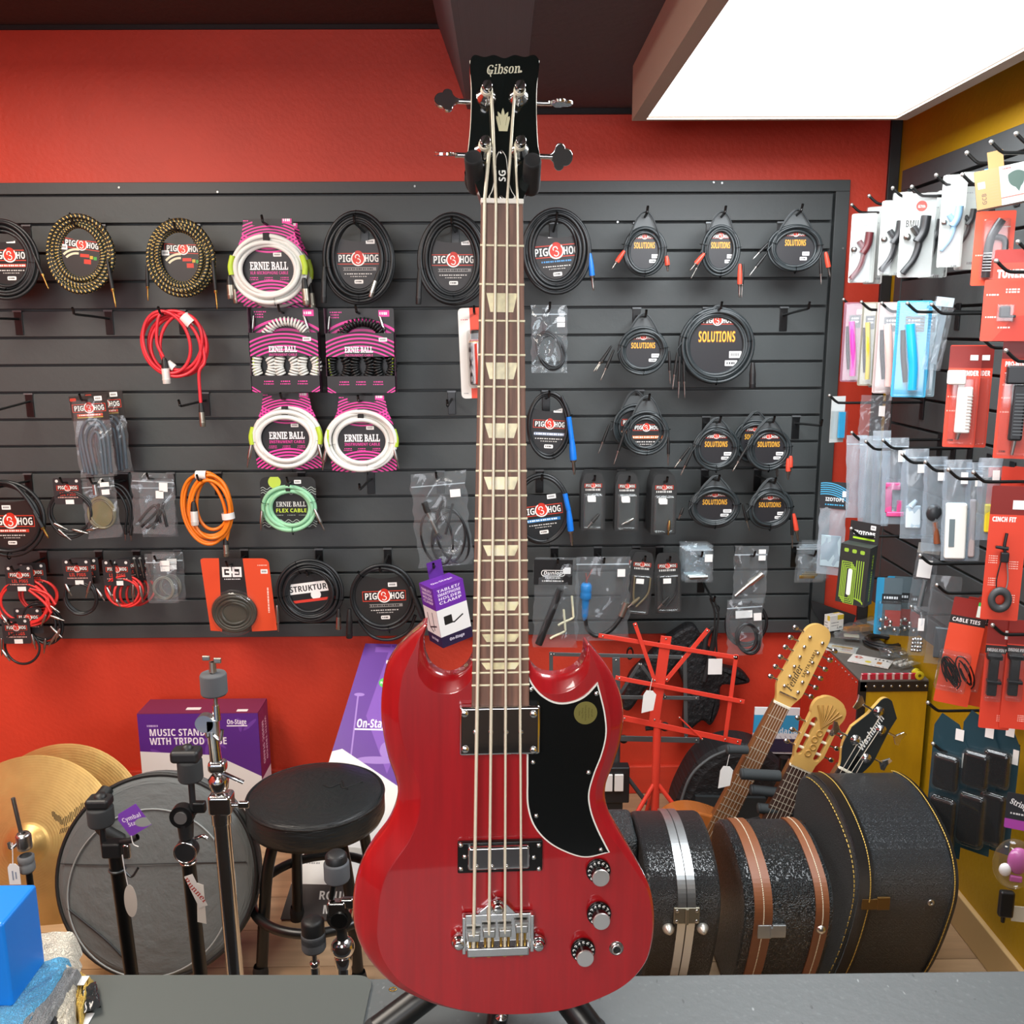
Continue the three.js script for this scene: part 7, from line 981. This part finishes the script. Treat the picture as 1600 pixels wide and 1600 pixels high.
  { // big case with yellow stitching
    const zf = 1.58, H = 0.435, x0 = X(1342, 1360, zf), x1 = X(1500, 1360, zf), t = thing('guitar_case', 'largest black acoustic case with yellow stitched edges at right', 'case'); const w = x1 - x0, k = 1.02;
    part('shell', metric(caseBody(H, zf, x0, x1, k)), tolex(0x2d3236, 24, 0.003, 0.34), t); const ys = mat(0xc9a850, 0.6);
    const l = part('edge_binding', band(H, zf, x0 + 0.002, x0 + w * 0.16, k, 0.003, 46), tolex(0x202427, 16, 0.004, 0.34), t), r = part('edge_binding', band(H, zf, x1 - w * 0.06, x1 - 0.001, k, 0.003, 46), tolex(0x202427, 16, 0.004, 0.34), t); stitch(H, zf, x0 + w * 0.12, k, 0.0038, ys, l); stitch(H, zf, x1 - w * 0.045, k, 0.0038, ys, r);
    { const { c } = shell(H, zf, 0, 0, 0, k), list = []; for (let i = 1; i < 46; i++) { const [z, y] = c[i], [z2, y2] = c[i + 1]; list.push(rod(V(x0 - 0.0012, y * 0.965, z - 0.012), V(x0 - 0.0012, (y + (y2 - y) * 0.6) * 0.965, z + (z2 - z) * 0.6 - 0.012), 0.001, 0.001, 5)); } part('side_stitching', list, ys, t); }
    const p = Pz(1364, 1406, zf + 0.012); part('latch', [box(0.03, 0.022, 0.004, p.x - 0.012, p.y, -(zf - 0.001), 0.001), box(0.024, 0.026, 0.005, p.x + 0.014, p.y + 0.002, -(zf - 0.002), 0.001)], mat(0x8a6a3c, 0.4, 0.8), t); const q = Pz(1449, 1403, zf + 0.014); part('rivet', new THREE.TorusGeometry(0.0045, 0.002, 8, 18).translate(q.x, q.y, -zf + 0.001), chromeSoft, t);
  }
  void onFront;
  // black unit with two white rocker switches standing behind
  { const g = item('switch_box', 'black box with two white rocker switches behind the bass', 'box', 958, 1225, { z: 2.3 }); part('housing', box(60, 60, 20, -4, -4, -12, 2), mat(0x1b1c1e, 0.5), g); for (const x of [-8, 9]) part('rocker_switch', box(14, 28, 4, x, 2, 0, 1), mat(0xe6e6e2, 0.4), g); part('stand', box(40, 190, 16, -4, -128, -12), mat(0x151515, 0.6), g); }
}
// ---------------------------------------------------------------- left: cymbals, cymbal bag, cartons, throne, stands
{
  const disc = (label, px, py, z, R, tilt, turn, seed, logo) => {
    const c = Pz(px, py, z), t = thing('cymbal', label, 'cymbal', c); t.rotation.set(-tilt, turn, 0, 'YXZ');
    const m = mat(0xd0b176, 0.36, 0.75, { bumpMap: noiseTex(256, (u, v) => { const r = Math.hypot(u - 0.5, v - 0.5); return 0.5 + 0.1 * Math.sin(r * 420) + 0.6 * (fbm(u, v, 24, seed, 3) - 0.5); }), bumpScale: 0.0006, map: noiseTex(256, (u, v) => { const n = 0.86 + 0.22 * fbm(u, v, 6, seed + 5, 4); return [n, n * 0.97, n * 0.9]; }, true) });
    const prof = [[0.006, 0.034], [0.02, 0.033], [0.034, 0.026], [0.044, 0.017], [0.056, 0.0155], [R * 0.6, 0.0095], [R * 0.9, 0.002], [R, 0], [R, -0.0012], [R * 0.9, 0.0006], [R * 0.6, 0.008], [0.054, 0.014], [0.043, 0.015], [0.032, 0.0245], [0.019, 0.0315], [0.006, 0.0325]];
    const g = lathe(prof, 72).rotateX(PI / 2), p = g.attributes.position, uv = g.attributes.uv; for (let i = 0; i < p.count; i++) uv.setXY(i, p.getX(i) / (2 * R) + 0.5, p.getY(i) / (2 * R) + 0.5);
    part('bronze_disc', g, m, t);
    const onTop = (x, y) => { const r = Math.hypot(x, y); for (let i = 4; i < 7; i++) if (r <= prof[i + 1][0]) { const f = (r - prof[i][0]) / (prof[i + 1][0] - prof[i][0]); return [x, y, prof[i][1] + f * (prof[i + 1][1] - prof[i][1]) + 0.0009]; } return [x, y, 0.002]; };
    if (logo) { const l = []; for (let i = 0; i < 22; i++) { const f = i / 22; l.push(box(0.0016, 0.012 + 0.01 * Math.abs(Math.sin(i * 0.9)), 0.0004, 0, 0, 0).rotateZ(0.2).translate(...onTop(0.055 + f * 0.075, 0.045 + Math.abs(f - 0.35) * 0.06))); } for (let i = 0; i < 18; i++) { const f = i / 18; l.push(box(0.0016, 0.012, 0.0004).rotateZ(-0.25).translate(...onTop(0.075 + f * 0.075, 0.026 + f * 0.018))); } part('printed_logo', l, mat(0x3c2f1c, 0.6), t); }
    return t;
  };
  disc('gold bronze cymbal standing behind the front one at left', 96, 1296, 2.16, 0.212, 0.34, 0.05, 5, false);
  disc('gold bronze cymbal with black striped logo and bell, front left', 46, 1318, 2.03, 0.205, 0.36, 0.1, 9, true);
  { // round padded cymbal bag
    const c = Pz(250, 1365, 1.8), R = 0.213, t = thing('cymbal_bag', 'large round dark grey cymbal bag leaning at the left', 'bag', c); t.rotation.set(-0.3, 0, 0, 'YXZ');
    const fab = mat(0x5f6464, 0.7, 0, { bumpMap: rep(grainTex, 5), bumpScale: 0.002 });
    part('shell', lathe([[0, 0.03], [R * 0.5, 0.031], [R * 0.9, 0.026], [R * 0.98, 0.018], [R, 0.006], [R, -0.02], [R * 0.95, -0.03], [0, -0.03]], 64).rotateX(PI / 2), fab, t);
    for (const [r, z] of [[R * 0.985, 0.018], [R * 0.8, 0.031]]) part('piping', new THREE.TorusGeometry(r, r > R * 0.9 ? 0.0045 : 0.0018, 8, 72).translate(r > R * 0.9 ? 0 : -0.01, r > R * 0.9 ? 0 : -0.03, z), mat(r > R * 0.9 ? 0x1a1c1c : 0x8b9191, 0.5), t);
    part('handle', [tube([V(-0.11, 0.18, 0.02), V(-0.12, 0.15, 0.05), V(-0.105, 0.11, 0.055), V(-0.07, 0.08, 0.04)], 0.014, false, 30, 10)], mat(0x141515, 0.6), t);
    part('zip_seam', tube([V(-0.2, 0.03, 0.028), V(-0.1, 0.028, 0.034), V(0.05, 0.03, 0.034), V(0.19, 0.03, 0.028)], 0.0012, false, 30, 5), mat(0x26282a, 0.6), t); part('crease', tube([V(-0.18, -0.06, 0.03), V(-0.1, -0.12, 0.033), V(-0.06, -0.16, 0.03)], 0.0025, false, 20, 5), mat(0x26282a, 0.6), t);
  }
  { // long carton behind the bag
    const z = 2.42, a = Pz(214, 1116, z), b = Pz(403, 1116, z), D = 0.1, H = a.y, W = b.x - a.x, t = thing('carton', 'purple music stand carton standing against the red wall', 'box', V((a.x + b.x) / 2, 0, -z - D / 2));
    part('box_body', box(W, H, D, 0, H / 2, 0), mat(0x5b2a72, 0.5), t);
    part('front_face', new THREE.PlaneGeometry(W, H).translate(0, H / 2, D / 2 + 0.0006), print(512, 512, (k) => { const w = 512, s = 512 / 190; k.fillStyle = '#5a2a86'; k.fillRect(0, 0, w, w); k.fillStyle = '#7140a0'; for (let i = 0; i < 9; i++) { k.beginPath(); k.ellipse(hash(i, 1, 3) * w, 40 + hash(i, 2, 3) * 150, 20 + hash(i, 4, 3) * 40, 8, hash(i, 5, 3) * 3, 0, 7); k.fill(); } k.fillStyle = '#e9e8e6'; k.beginPath(); k.moveTo(0, 170); k.lineTo(320, 190); k.lineTo(512, 290); k.lineTo(512, 512); k.lineTo(0, 512); k.fill(); dots(k, 62, 54, 48, 9, '#cbb3dd', 7); txt(k, 'MUSIC STAND', 44, 84, 44, '#f6f2f8', { align: 'left', w: 240 }); txt(k, 'WITH TRIPOD BASE', 44, 124, 44, '#f6f2f8', { align: 'left', w: 330 }); txt(k, 'On-Stage', 420, 38, 30, '#f6f2f8', { w: 84 }); fillR(k, '#f6f2f8', 376, 54, 88, 5); void s; }), t);
    part('right_face', new THREE.PlaneGeometry(D, H).rotateY(PI / 2).translate(W / 2 + 0.0006, H / 2, 0), print(128, 384, (k) => { k.fillStyle = '#7a2a5c'; k.fillRect(0, 0, 128, 384); fillR(k, '#e4d9df', 0, 230, 128, 160); txt(k, 'MUSIC STAND', 50, 120, 34, '#e9cfe0', { rot: PI / 2, w: 150 }); txt(k, 'WITH TRIPOD', 88, 120, 26, '#e9cfe0', { rot: PI / 2, w: 150 }); }), t);
    part('top_flap', box(W, 0.002, D, 0, H + 0.001, 0), mat(0x7a2c4e, 0.5), t); part('price_sticker', box(0.04, 0.0006, 0.016, -0.02, H + 0.0024, 0.02), stickerMat, t); part('price_sticker', box(0.03, 0.0006, 0.014, 0.12, H + 0.0024, 0.035), stickerMat, t);
  }
  { // tapered mic stand carton leaning on the wall
    const bl = Py(438, 1440, 0.001), br = Py(660, 1440, 0.001), tl = Pz(571, 1008, 2.46), tr = Pz(620, 1006, 2.46), mid = bl.clone().add(br).multiplyScalar(0.5), tm = tl.clone().add(tr).multiplyScalar(0.5);
    const ey = tm.clone().sub(mid).normalize(), ex = V(1, 0, 0).addScaledVector(ey, -ey.x).normalize(), ez = ex.clone().cross(ey), t = thing('carton', 'tall tapered purple and white mic stand carton leaning on the wall', 'box'); t.applyMatrix4(new THREE.Matrix4().makeBasis(ex, ey, ez).setPosition(mid.clone().addScaledVector(V(0, 1, 0), 0.002)));
    const L = tm.distanceTo(mid), w0 = br.distanceTo(bl) / 2, w1 = tr.distanceTo(tl) / 2, sh = [[-w0, 0.0], [w0, 0.0], [w1, L], [-w1, L]];
    part('box_body', board(sh, 0.07).translate(0, 0, -0.001), mat(0x4b2470, 0.5), t);
    const Wc = 384, Hc = 1024; part('front_face', board(sh, 0.0009), print(Wc, Hc, (k) => {
      k.fillStyle = '#5e2d92'; k.fillRect(0, 0, Wc, Hc); k.fillStyle = '#7c4bb0'; k.beginPath(); k.moveTo(225, 0); k.lineTo(300, 300); k.lineTo(250, 520); k.lineTo(170, 300); k.fill(); k.fillStyle = '#9a76c4'; fillR(k, '#9a76c4', 136, 220, 5, 260); k.beginPath(); k.ellipse(142, 215, 16, 7, 0, 0, 7); k.fill(); for (const [x, y, rx, ry] of [[215, 470, 60, 14], [130, 470, 20, 10], [240, 430, 18, 30]]) { k.beginPath(); k.ellipse(x, y, rx, ry, 0, 0, 7); k.fill(); }
      txt(k, 'On-Stage', 196, 330, 46, '#f4eff8', { w: 104 }); fillR(k, '#f4eff8', 140, 350, 110, 6); k.fillStyle = '#52c65a'; k.beginPath(); k.arc(218, 164, 20, 0, 7); k.fill(); txt(k, 'NEW', 218, 164, 14, '#e9fbe9'); fillR(k, '#eceaf0', 214, 70, 26, 14); fillR(k, '#7c4bb0', 176, 14, 60, 22);
      k.fillStyle = '#e7e6e2'; k.beginPath(); k.moveTo(0, 470); k.lineTo(110, 430); k.lineTo(384, 640); k.lineTo(384, 910); k.lineTo(0, 910); k.fill(); txt(k, 'MIC STAND', 300, 740, 30, '#333', { rot: -PI / 2 + 0.12, w: 150 }); dots(k, 70, 840, 40, 6, '#999', 6); k.fillStyle = '#bdbab2'; k.beginPath(); k.ellipse(170, 800, 50, 16, 0, 0, 7); k.fill();
      fillR(k, '#3a302e', 0, 910, Wc, 120); txt(k, 'ROUND BASE', 190, 945, 40, '#f2efe9', { w: 190 }); txt(k, 'MIC STAND', 190, 990, 40, '#f2efe9', { w: 160 });
    }), t);
  }
  { // drum throne
    const z = 1.86, c = Pz(493, 1237, z), t = thing('drum_throne', 'round black vinyl drum throne with scuffed seat', 'stool', V(c.x, 0, c.z)), y = c.y, R = 0.148, vin = mat(0x1e2122, 0.36, 0, { bumpMap: rep(grainTex, 6), bumpScale: 0.0012 });
    const s = part('seat', lathe([[0, y + 0.006], [R * 0.6, y + 0.005], [R * 0.94, y - 0.002], [R, y - 0.012], [R * 1.0, y - 0.05], [R * 0.96, y - 0.062], [0, y - 0.062]], 64), vin, t); part('seat_piping', new THREE.TorusGeometry(R * 0.985, 0.0035, 8, 72).rotateX(PI / 2).translate(0, y - 0.007, 0), vin, s);
    part('tear', [tube([V(0.01, y + 0.006, -0.02), V(0.03, y + 0.0065, -0.012), V(0.045, y + 0.006, -0.03), V(0.06, y + 0.006, -0.014), V(0.09, y + 0.004, -0.05)], 0.0016, false, 40, 5), tube([V(0.045, y + 0.006, -0.045), V(0.06, y + 0.006, -0.018), V(0.07, y + 0.006, -0.008)], 0.0014, false, 20, 5)], mat(0x0b0b0b, 0.7), s); t.rotation.y = -0.15;
    for (const a of [0.7, 2.35, 3.95, 5.4]) part('leg', tube([V(Math.cos(a) * 0.09, y - 0.055, Math.sin(a) * 0.09), V(Math.cos(a) * 0.12, y * 0.6, Math.sin(a) * 0.12), V(Math.cos(a) * 0.145, 0.018, Math.sin(a) * 0.145)], 0.0125, false, 20, 12), blackSatin, t), part('rubber_foot', lathe([[0, 0], [0.016, 0], [0.017, 0.02], [0.014, 0.034]], 14).translate(Math.cos(a) * 0.147, 0, Math.sin(a) * 0.147), rubber, t);
    part('foot_ring', new THREE.TorusGeometry(0.146, 0.0105, 12, 72).rotateX(PI / 2).translate(0, 0.15, 0), blackSatin, t);
  }
}
{ // stands close behind the counter; frame unit = one photo pixel at depth 1.36
  const Z = 1.36, fr = (name, label, px, py, z = Z) => { const g = thing(name, label, 'stand', Pz(px, py, z)); g.scale.setScalar(perPixel(px, py, z)); return g; };
  const felt = mat(0x55575a, 0.95), nylon = mat(0x1a1b1c, 0.5);
  const down = (g, x, y) => { const p = V(x, y, 0).multiplyScalar(g.scale.x).add(g.position); return -p.y / g.scale.x + y; }; // local y of the floor under (x, y)
  const feltRoll = (g, x, y, r, h, m = felt) => part('felt', lathe([[3, 0], [r * 0.92, 0], [r, 3], [r, h - 3], [r * 0.92, h], [3, h]], 24).translate(x, y, 0), m, g);
  { // chrome boom stand
    const g = fr('cymbal_stand', 'chrome cymbal stand rising in front of the purple carton', 345, 1265), R = (a, b, r0, r1, n, m = chrome) => part(n, [rod(V(...a), V(...b), r0, r1, 20)], m, g);
    R([4, 244, 0], [4, 170, 0], 3.2, 3.2, 'threaded_rod', steel); feltRoll(g, 3, 192, 20, 34); part('wing_nut', [rod(V(3, 228, 0), V(3, 244, 0), 6, 5), box(12, 9, 4, 11, 246, 0, 2), box(12, 8, 4, -6, 250, 0, 2)], mat(0xa8a59a, 0.3, 0.9), g);
    R([4, 150, 0], [4, 174, 0], 6.5, 5.5, 'upper_tube'); part('tilter', [box(22, 34, 14, -4, 138, 0, 5), new THREE.CylinderGeometry(14, 14, 14, 28).rotateX(PI / 2).translate(-14, 146, 0), tube([V(0, 128, 8), V(10, 122, 10), V(14, 138, 10)], 3, false, 14, 8)], chromeSoft, g);
    R([-4, 132, 0], [-2, 84, 0], 8, 9, 'mid_tube'); part('collar', [box(28, 20, 22, 0, 74, 0, 7), tube([V(10, 66, 8), V(30, 58, 12), V(42, 52, 12)], 3.4, false, 14, 8), lathe([[8, 34], [14, 36], [16, 52], [10, 60]], 22).translate(0, 0, 0)], chrome, g);
    part('clamp', [box(36, 34, 30, 2, 12, 0, 6), lathe([[12, -24], [15, -22], [15, 0], [12, 2]], 24)], chrome, g); part('clamp_screw', [rod(V(18, 8, 0), V(28, 8, 0), 3.4), box(18, 12, 6, 36, 8, 0, 3)], chrome, g);
    R([0, -18, 0], [6, Math.max(down(g, 6, -280), -640), -10], 13.5, 13.5, 'main_tube');
  }
  { // black stand with tilter, right of the bag centre
    const g = fr('cymbal_stand', 'black cymbal stand with tall felt left of the chrome one', 290, 1290, 1.4); feltRoll(g, 14, 78, 19, 34, mat(0x2b2d2e, 0.9)); part('cap', [box(44, 20, 30, 10, 120, 0, 6), lathe([[0, 8], [7, 7], [8, 0]], 18).translate(12, 128, 0)], nylon, g); part('rod', rod(V(14, 20, 0), V(14, 80, 0), 5), nylon, g);
    part('tilter', [new THREE.CylinderGeometry(18, 18, 16, 32).rotateX(PI / 2).translate(-2, 20, 4), box(20, 18, 12, 24, 32, 0, 3)], blackSatin, g); part('tilter_cap', new THREE.CylinderGeometry(10, 10, 3, 24).rotateX(PI / 2).translate(-2, 20, 13), mat(0xa3a3a0, 0.35, 0.8), g);
    part('neck', rod(V(0, -20, 0), V(0, 6, 0), 11, 13), nylon, g); part('memory_knob', [new THREE.CylinderGeometry(18, 18, 16, 32).rotateX(PI / 2).translate(0, -40, 4)], nylon, g); part('ring', new THREE.TorusGeometry(17, 1.4, 8, 32).translate(0, -40, 12), chrome, g); part('wing', [tube([V(14, -22, 0), V(26, -16, 4), V(34, -20, 4)], 3, false, 12, 8)], chrome, g);
    part('main_tube', rod(V(0, -56, 0), V(8, Math.max(down(g, 8, -280), -600), -8), 11, 11.5), blackSatin, g); part('collar', new THREE.TorusGeometry(11.5, 1.6, 8, 28).rotateX(PI / 2).translate(0, -62, 0), chrome, g);
  }
  { // black stand at left with purple hang tag
    const g = fr('cymbal_stand', 'black cymbal stand at left with a purple hang tag', 176, 1300, 1.4); feltRoll(g, -16, 14, 20, 30, mat(0x343637, 0.9)); part('cap', [box(36, 16, 28, -16, 52, 0, 5), lathe([[0, 8], [8, 7], [9, 0]], 18).translate(-14, 58, 0)], nylon, g); part('rod', rod(V(-16, -20, 0), V(-16, 16, 0), 4.6), nylon, g);
    part('tilter', [box(30, 26, 22, -2, -28, 0, 4), tube([V(14, -14, 4), V(30, -10, 8), V(42, -4, 8)], 5, false, 12, 8)], nylon, g); part('wing', [box(12, 26, 8, 22, -30, 6, 4)], chrome, g); part('neck', rod(V(2, -70, 0), V(0, -38, 0), 11, 10), blackSatin, g); part('collar', [new THREE.TorusGeometry(12, 2, 8, 28).rotateX(PI / 2).translate(2, -64, 0), tube([V(14, -66, 4), V(26, -74, 6), V(38, -58, 8)], 2, false, 12, 8)], mat(0x55595b, 0.35, 0.7), g);
    part('main_tube', rod(V(2, -66, 0), V(14, Math.max(down(g, 14, -280), -600), -8), 11, 11), blackSatin, g);
  }
  let g = item('hang_tag', 'purple square hang tag on the left black stand', 'tag', 206, 1282, { z: 1.37, rot: 0.55 }); sheet(g, 'tag', [[-18, -22], [22, -22], [22, 20], [-12, 20], [-18, 12]], 0, 'ptag', (k) => { fillAll(k, '#7f46b5'); txt(k, 'Cymbal', 2, -4, 10, '#efe6f6', { w: 32, rot: 0.2 }); txt(k, 'Stand', 2, 6, 9, '#efe6f6', { w: 24, rot: 0.2 }); k.fillStyle = '#9aa09a'; k.beginPath(); k.ellipse(14, 12, 14, 8, 0.4, 0, 7); k.fill(); }); part('loop', tube([V(-16, -20, 0), V(-22, -34, 0), V(-18, -42, 0)], 0.9, false, 10, 5), whitePaper, g);
  g = item('hang_tag', 'white oval paper tag hanging on the left black stand', 'tag', 204, 1408, { z: 1.35 }); part('tag', board(oval(10, 28), 0.5), mat(0xddd6cb, 0.7), g); part('loop', tube([V(-2, 28, 0), V(-5, 60, 0), V(-6, 80, 0)], 0.8, false, 10, 5), whitePaper, g);
  g = item('hang_tag', 'white paper tag with red lettering on the middle black stand', 'tag', 314, 1410, { z: 1.35 }); part('tag', board([[-8, -34], [6, -38], [6, 30], [-4, 34]], 0.5), mat(0xddd6cb, 0.7), g); sheet(g, 'lettering', rect(-6, -8, 8, 50), 0.8, 'runner', (k) => { fillAll(k, '#d9d3cc'); txt(k, 'Runner', 1, -22, 12, '#a83226', { font: 'serif', rot: PI / 2 - 0.3, w: 52 }); }, { rot: 0.35 });
  { // hi-hat rod and clutch at the left edge
    const h = fr('hihat_stand', 'chrome hi-hat rod and clutch in front of the cymbals', 38, 1320, 1.33); part('rod', rod(V(-9, 80, 0), V(-3, 20, 0), 3.2), steel, h); part('clutch', [lathe([[4, -6], [11, -6], [11.5, 0], [11.5, 16], [9, 20], [4, 20]], 22), tube([V(-8, 6, 6), V(-16, 0, 10), V(-18, 10, 10)], 3, false, 10, 8)], chromeSoft, h); part('felt', [lathe([[0, -46], [10, -46], [12.5, -42], [12.5, -32], [9, -30], [12, -28], [12.5, -20], [9, -18]], 22)], mat(0x6f7070, 0.9), h); part('lower_tube', rod(V(2, -46, 0), V(6, Math.max(down(h, 6, -240), -640), 0), 5), blackSatin, h);
    const tg = item('hang_tag', 'small white price tag on the hi-hat clutch', 'tag', 22, 1366, { z: 1.31 }); part('tag', board([[-9, -18], [9, -18], [9, 12], [4, 18], [-5, 18], [-9, 12]], 0.5), whitePaper, tg); part('loop', tube([V(0, 17, 0), V(2, 40, 0), V(3, 54, 0)], 0.8, false, 10, 5), whitePaper, tg); part('marks', [box(2, 16, 0.2, -2, -2, 0.4), box(2, 12, 0.2, 3, -2, 0.4)], mat(0x8b93a5, 0.6), tg);
  }
  { // two short chrome fittings by the stool
    let h = fr('cymbal_stand', 'short chrome boom arm with felt beside the bass body', 528, 1400, 1.34); feltRoll(h, 0, 28, 20, 32); part('cap', [lathe([[0, 76], [12, 75], [17, 70], [17, 60]], 22), box(24, 6, 10, 0, 70, 8, 2)], nylon, h); part('rod', rod(V(-10, -4, 0), V(-4, 30, 0), 5), blackSatin, h); part('tilter', [new THREE.CylinderGeometry(20, 20, 16, 30).rotateX(PI / 2).translate(2, -34, 0), box(30, 30, 18, -2, -22, 0, 5), box(22, 18, 12, 14, -12, 0, 4)], mat(0xb9b9b6, 0.12, 1), h); part('tilter_plate', [new THREE.CylinderGeometry(13, 13, 3, 26).rotateX(PI / 2).translate(2, -36, 10)], blackSatin, h); part('neck', rod(V(4, -76, 0), V(2, -52, 0), 9, 8), nylon, h); part('ball_clamp', [lump(20, 4, -90, 0, 0.95, 0.9, 0.9, 20, 14), lathe([[8, -124], [14, -122], [14, -106], [10, -104]], 20).translate(4, 0, 0)], chrome, h); part('main_tube', rod(V(4, -112, 0), V(6, Math.max(down(h, 6, -240), -560), 0), 11, 11), chrome, h);
    h = fr('cymbal_stand', 'short upright rod with grey felt sleeve next to the boom arm', 490, 1470, 1.33); feltRoll(h, 0, -14, 19, 30); feltRoll(h, 0, -2, 19, 16); part('cap', [lathe([[0, 40], [12, 39], [18, 34], [18, 12]], 22), box(24, 6, 10, 0, 28, 8, 2)], nylon, h); part('rod', rod(V(0, -36, 0), V(0, -10, 0), 4.4), chromeSoft, h); part('clutch', lathe([[4, -46], [8, -44], [8, -38], [5, -36]], 18), chrome, h); part('main_tube', rod(V(0, -44, 0), V(0, Math.max(down(h, 0, -120), -560), 0), 8, 8), chrome, h);
  }
}
{ // left foreground on the counter: blue bin, cloths, small things
  const c0 = Py(25, 1592, COUNTER + 0.02), x = c0.x - 0.001, zn = c0.z, t = thing('plastic_box', 'bright blue plastic box at lower left on folded cloths', 'box', V(x - 0.06, COUNTER + 0.036, zn - 0.038));
  part('body', box(0.12, 0.107, 0.078, 0, 0.0535, 0, 0.004), mat(0x0f78d6, 0.35), t);
  const cloth = (label, corners, h0, th, m, seed, amp = 0.004, name = 'cloth') => { // wrinkled folded cloth lying on the counter; corners as pixels on its top
    const P = corners.map(([a, b]) => Py(a, b, COUNTER + h0 + th)), n = 26, pos = [], idx = [];
    const f = (u, v) => P[0].clone().multiplyScalar((1 - u) * (1 - v)).addScaledVector(P[1], u * (1 - v)).addScaledVector(P[2], u * v).addScaledVector(P[3], (1 - u) * v);
    for (let j = 0; j <= n; j++) for (let i = 0; i <= n; i++) { const u = i / n, v = j / n, e = Math.min(u, 1 - u, v, 1 - v), p = f(u + (vnoise(u, v, 7, 7, seed + 9) - 0.5) * 0.05, v), rim = Math.min(1, e * 9); pos.push(p.x, COUNTER + h0 + 0.001 + th * Math.sqrt(rim) + amp * rim * (vnoise(u, v, 6, 14, seed) - 0.5) * 2 + amp * 0.3 * rim * (vnoise(u, v, 26, 26, seed + 3) - 0.5), p.z); }
    for (let j = 0; j < n; j++) for (let i = 0; i < n; i++) { const a = j * (n + 1) + i; idx.push(a, a + n + 1, a + 1, a + 1, a + n + 1, a + n + 2); }
    const g = new THREE.BufferGeometry(); g.setAttribute('position', new THREE.Float32BufferAttribute(pos, 3)); g.setIndex(idx); g.computeVertexNormals(); const q = clean(g); const uv = q.attributes.uv, pp = q.attributes.position; for (let i = 0; i < pp.count; i++) uv.setXY(i, pp.getX(i), pp.getZ(i));
    return single(name, label, 'cloth', q, m, null);
  };
  const terry = (c) => mat(c, 0.95, 0, { bumpMap: rep(tolexTex, 20), bumpScale: 0.0018, sheen: 0.4, sheenColor: new THREE.Color(0xffffff), sheenRoughness: 0.6 });
  cloth('cream terry towel spread behind the blue box', [[-70, 1452], [128, 1450], [118, 1520], [-60, 1560]], 0.0, 0.03, terry(0xd6d0c0), 11, 0.005, 'towel');
  cloth('light blue microfibre cloth under the blue box', [[-40, 1520], [113, 1487], [98, 1532], [0, 1650]], 0.014, 0.021, terry(0x5aa5cf), 21);
  cloth('grey microfibre cloth right of the light blue one', [[10, 1610], [112, 1500], [130, 1508], [64, 1625]], 0.01, 0.021, terry(0x87898a), 31);
  cloth('cream cloth in front of the grey cloth', [[56, 1600], [122, 1522], [118, 1580], [90, 1640]], 0.001, 0.024, terry(0xc6bfae), 41);
  const y1 = cloth('yellow polishing cloth with paper label at lower left', [[108, 1556], [126, 1516], [146, 1522], [126, 1600]], 0.001, 0.014, terry(0xd9b552), 51); part('paper_label', box(0.018, 0.0006, 0.016, Py(124, 1534, COUNTER + 0.018).x, COUNTER + 0.0195, Py(124, 1534, COUNTER + 0.018).z), whitePaper, y1);
  const tp = Py(70, 1596, COUNTER + 0.02), tape = thing('tape_roll', 'black tape roll at the lower left photo edge', 'tape', V(tp.x, COUNTER + 0.004, tp.z + 0.015)); part('roll', lathe([[0.012, 0], [0.02, 0], [0.0205, 0.001], [0.0205, 0.021], [0.02, 0.022], [0.012, 0.022], [0.012, 0]], 30), mat(0x17181a, 0.4), tape);
  const bp = Py(140, 1560, COUNTER + 0.01), bag2 = thing('wrapper', 'crumpled dark clear wrapper beside the yellow cloth', 'wrapper', V(bp.x, COUNTER + 0.006, bp.z)); bag2.rotation.y = 0.5; part('film', filmGeo(-10, -26, 10, 26, 6, 77, 1.6).rotateX(-PI / 2).scale(0.001, 0.001, 0.001).translate(0, 0.006, 0), mat(0x3a3d3e, 0.12, 0, { transmission: 0.5 }), bag2);
  const pp2 = Py(112, 1590, COUNTER + 0.003); single('paper', 'white printed paper slip at the bottom left corner', 'paper', box(0.05, 0.0006, 0.05, pp2.x, COUNTER + 0.0045, pp2.z + 0.02).clone(), print(64, 64, (k) => { k.fillStyle = '#ececec'; k.fillRect(0, 0, 64, 64); fillR(k, '#d9bcc0', 10, 10, 30, 16); for (let i = 0; i < 5; i++) fillR(k, '#7f848c', 0, 34 + i * 6, 64, 2); }));
}
renderer.render(scene, camera);
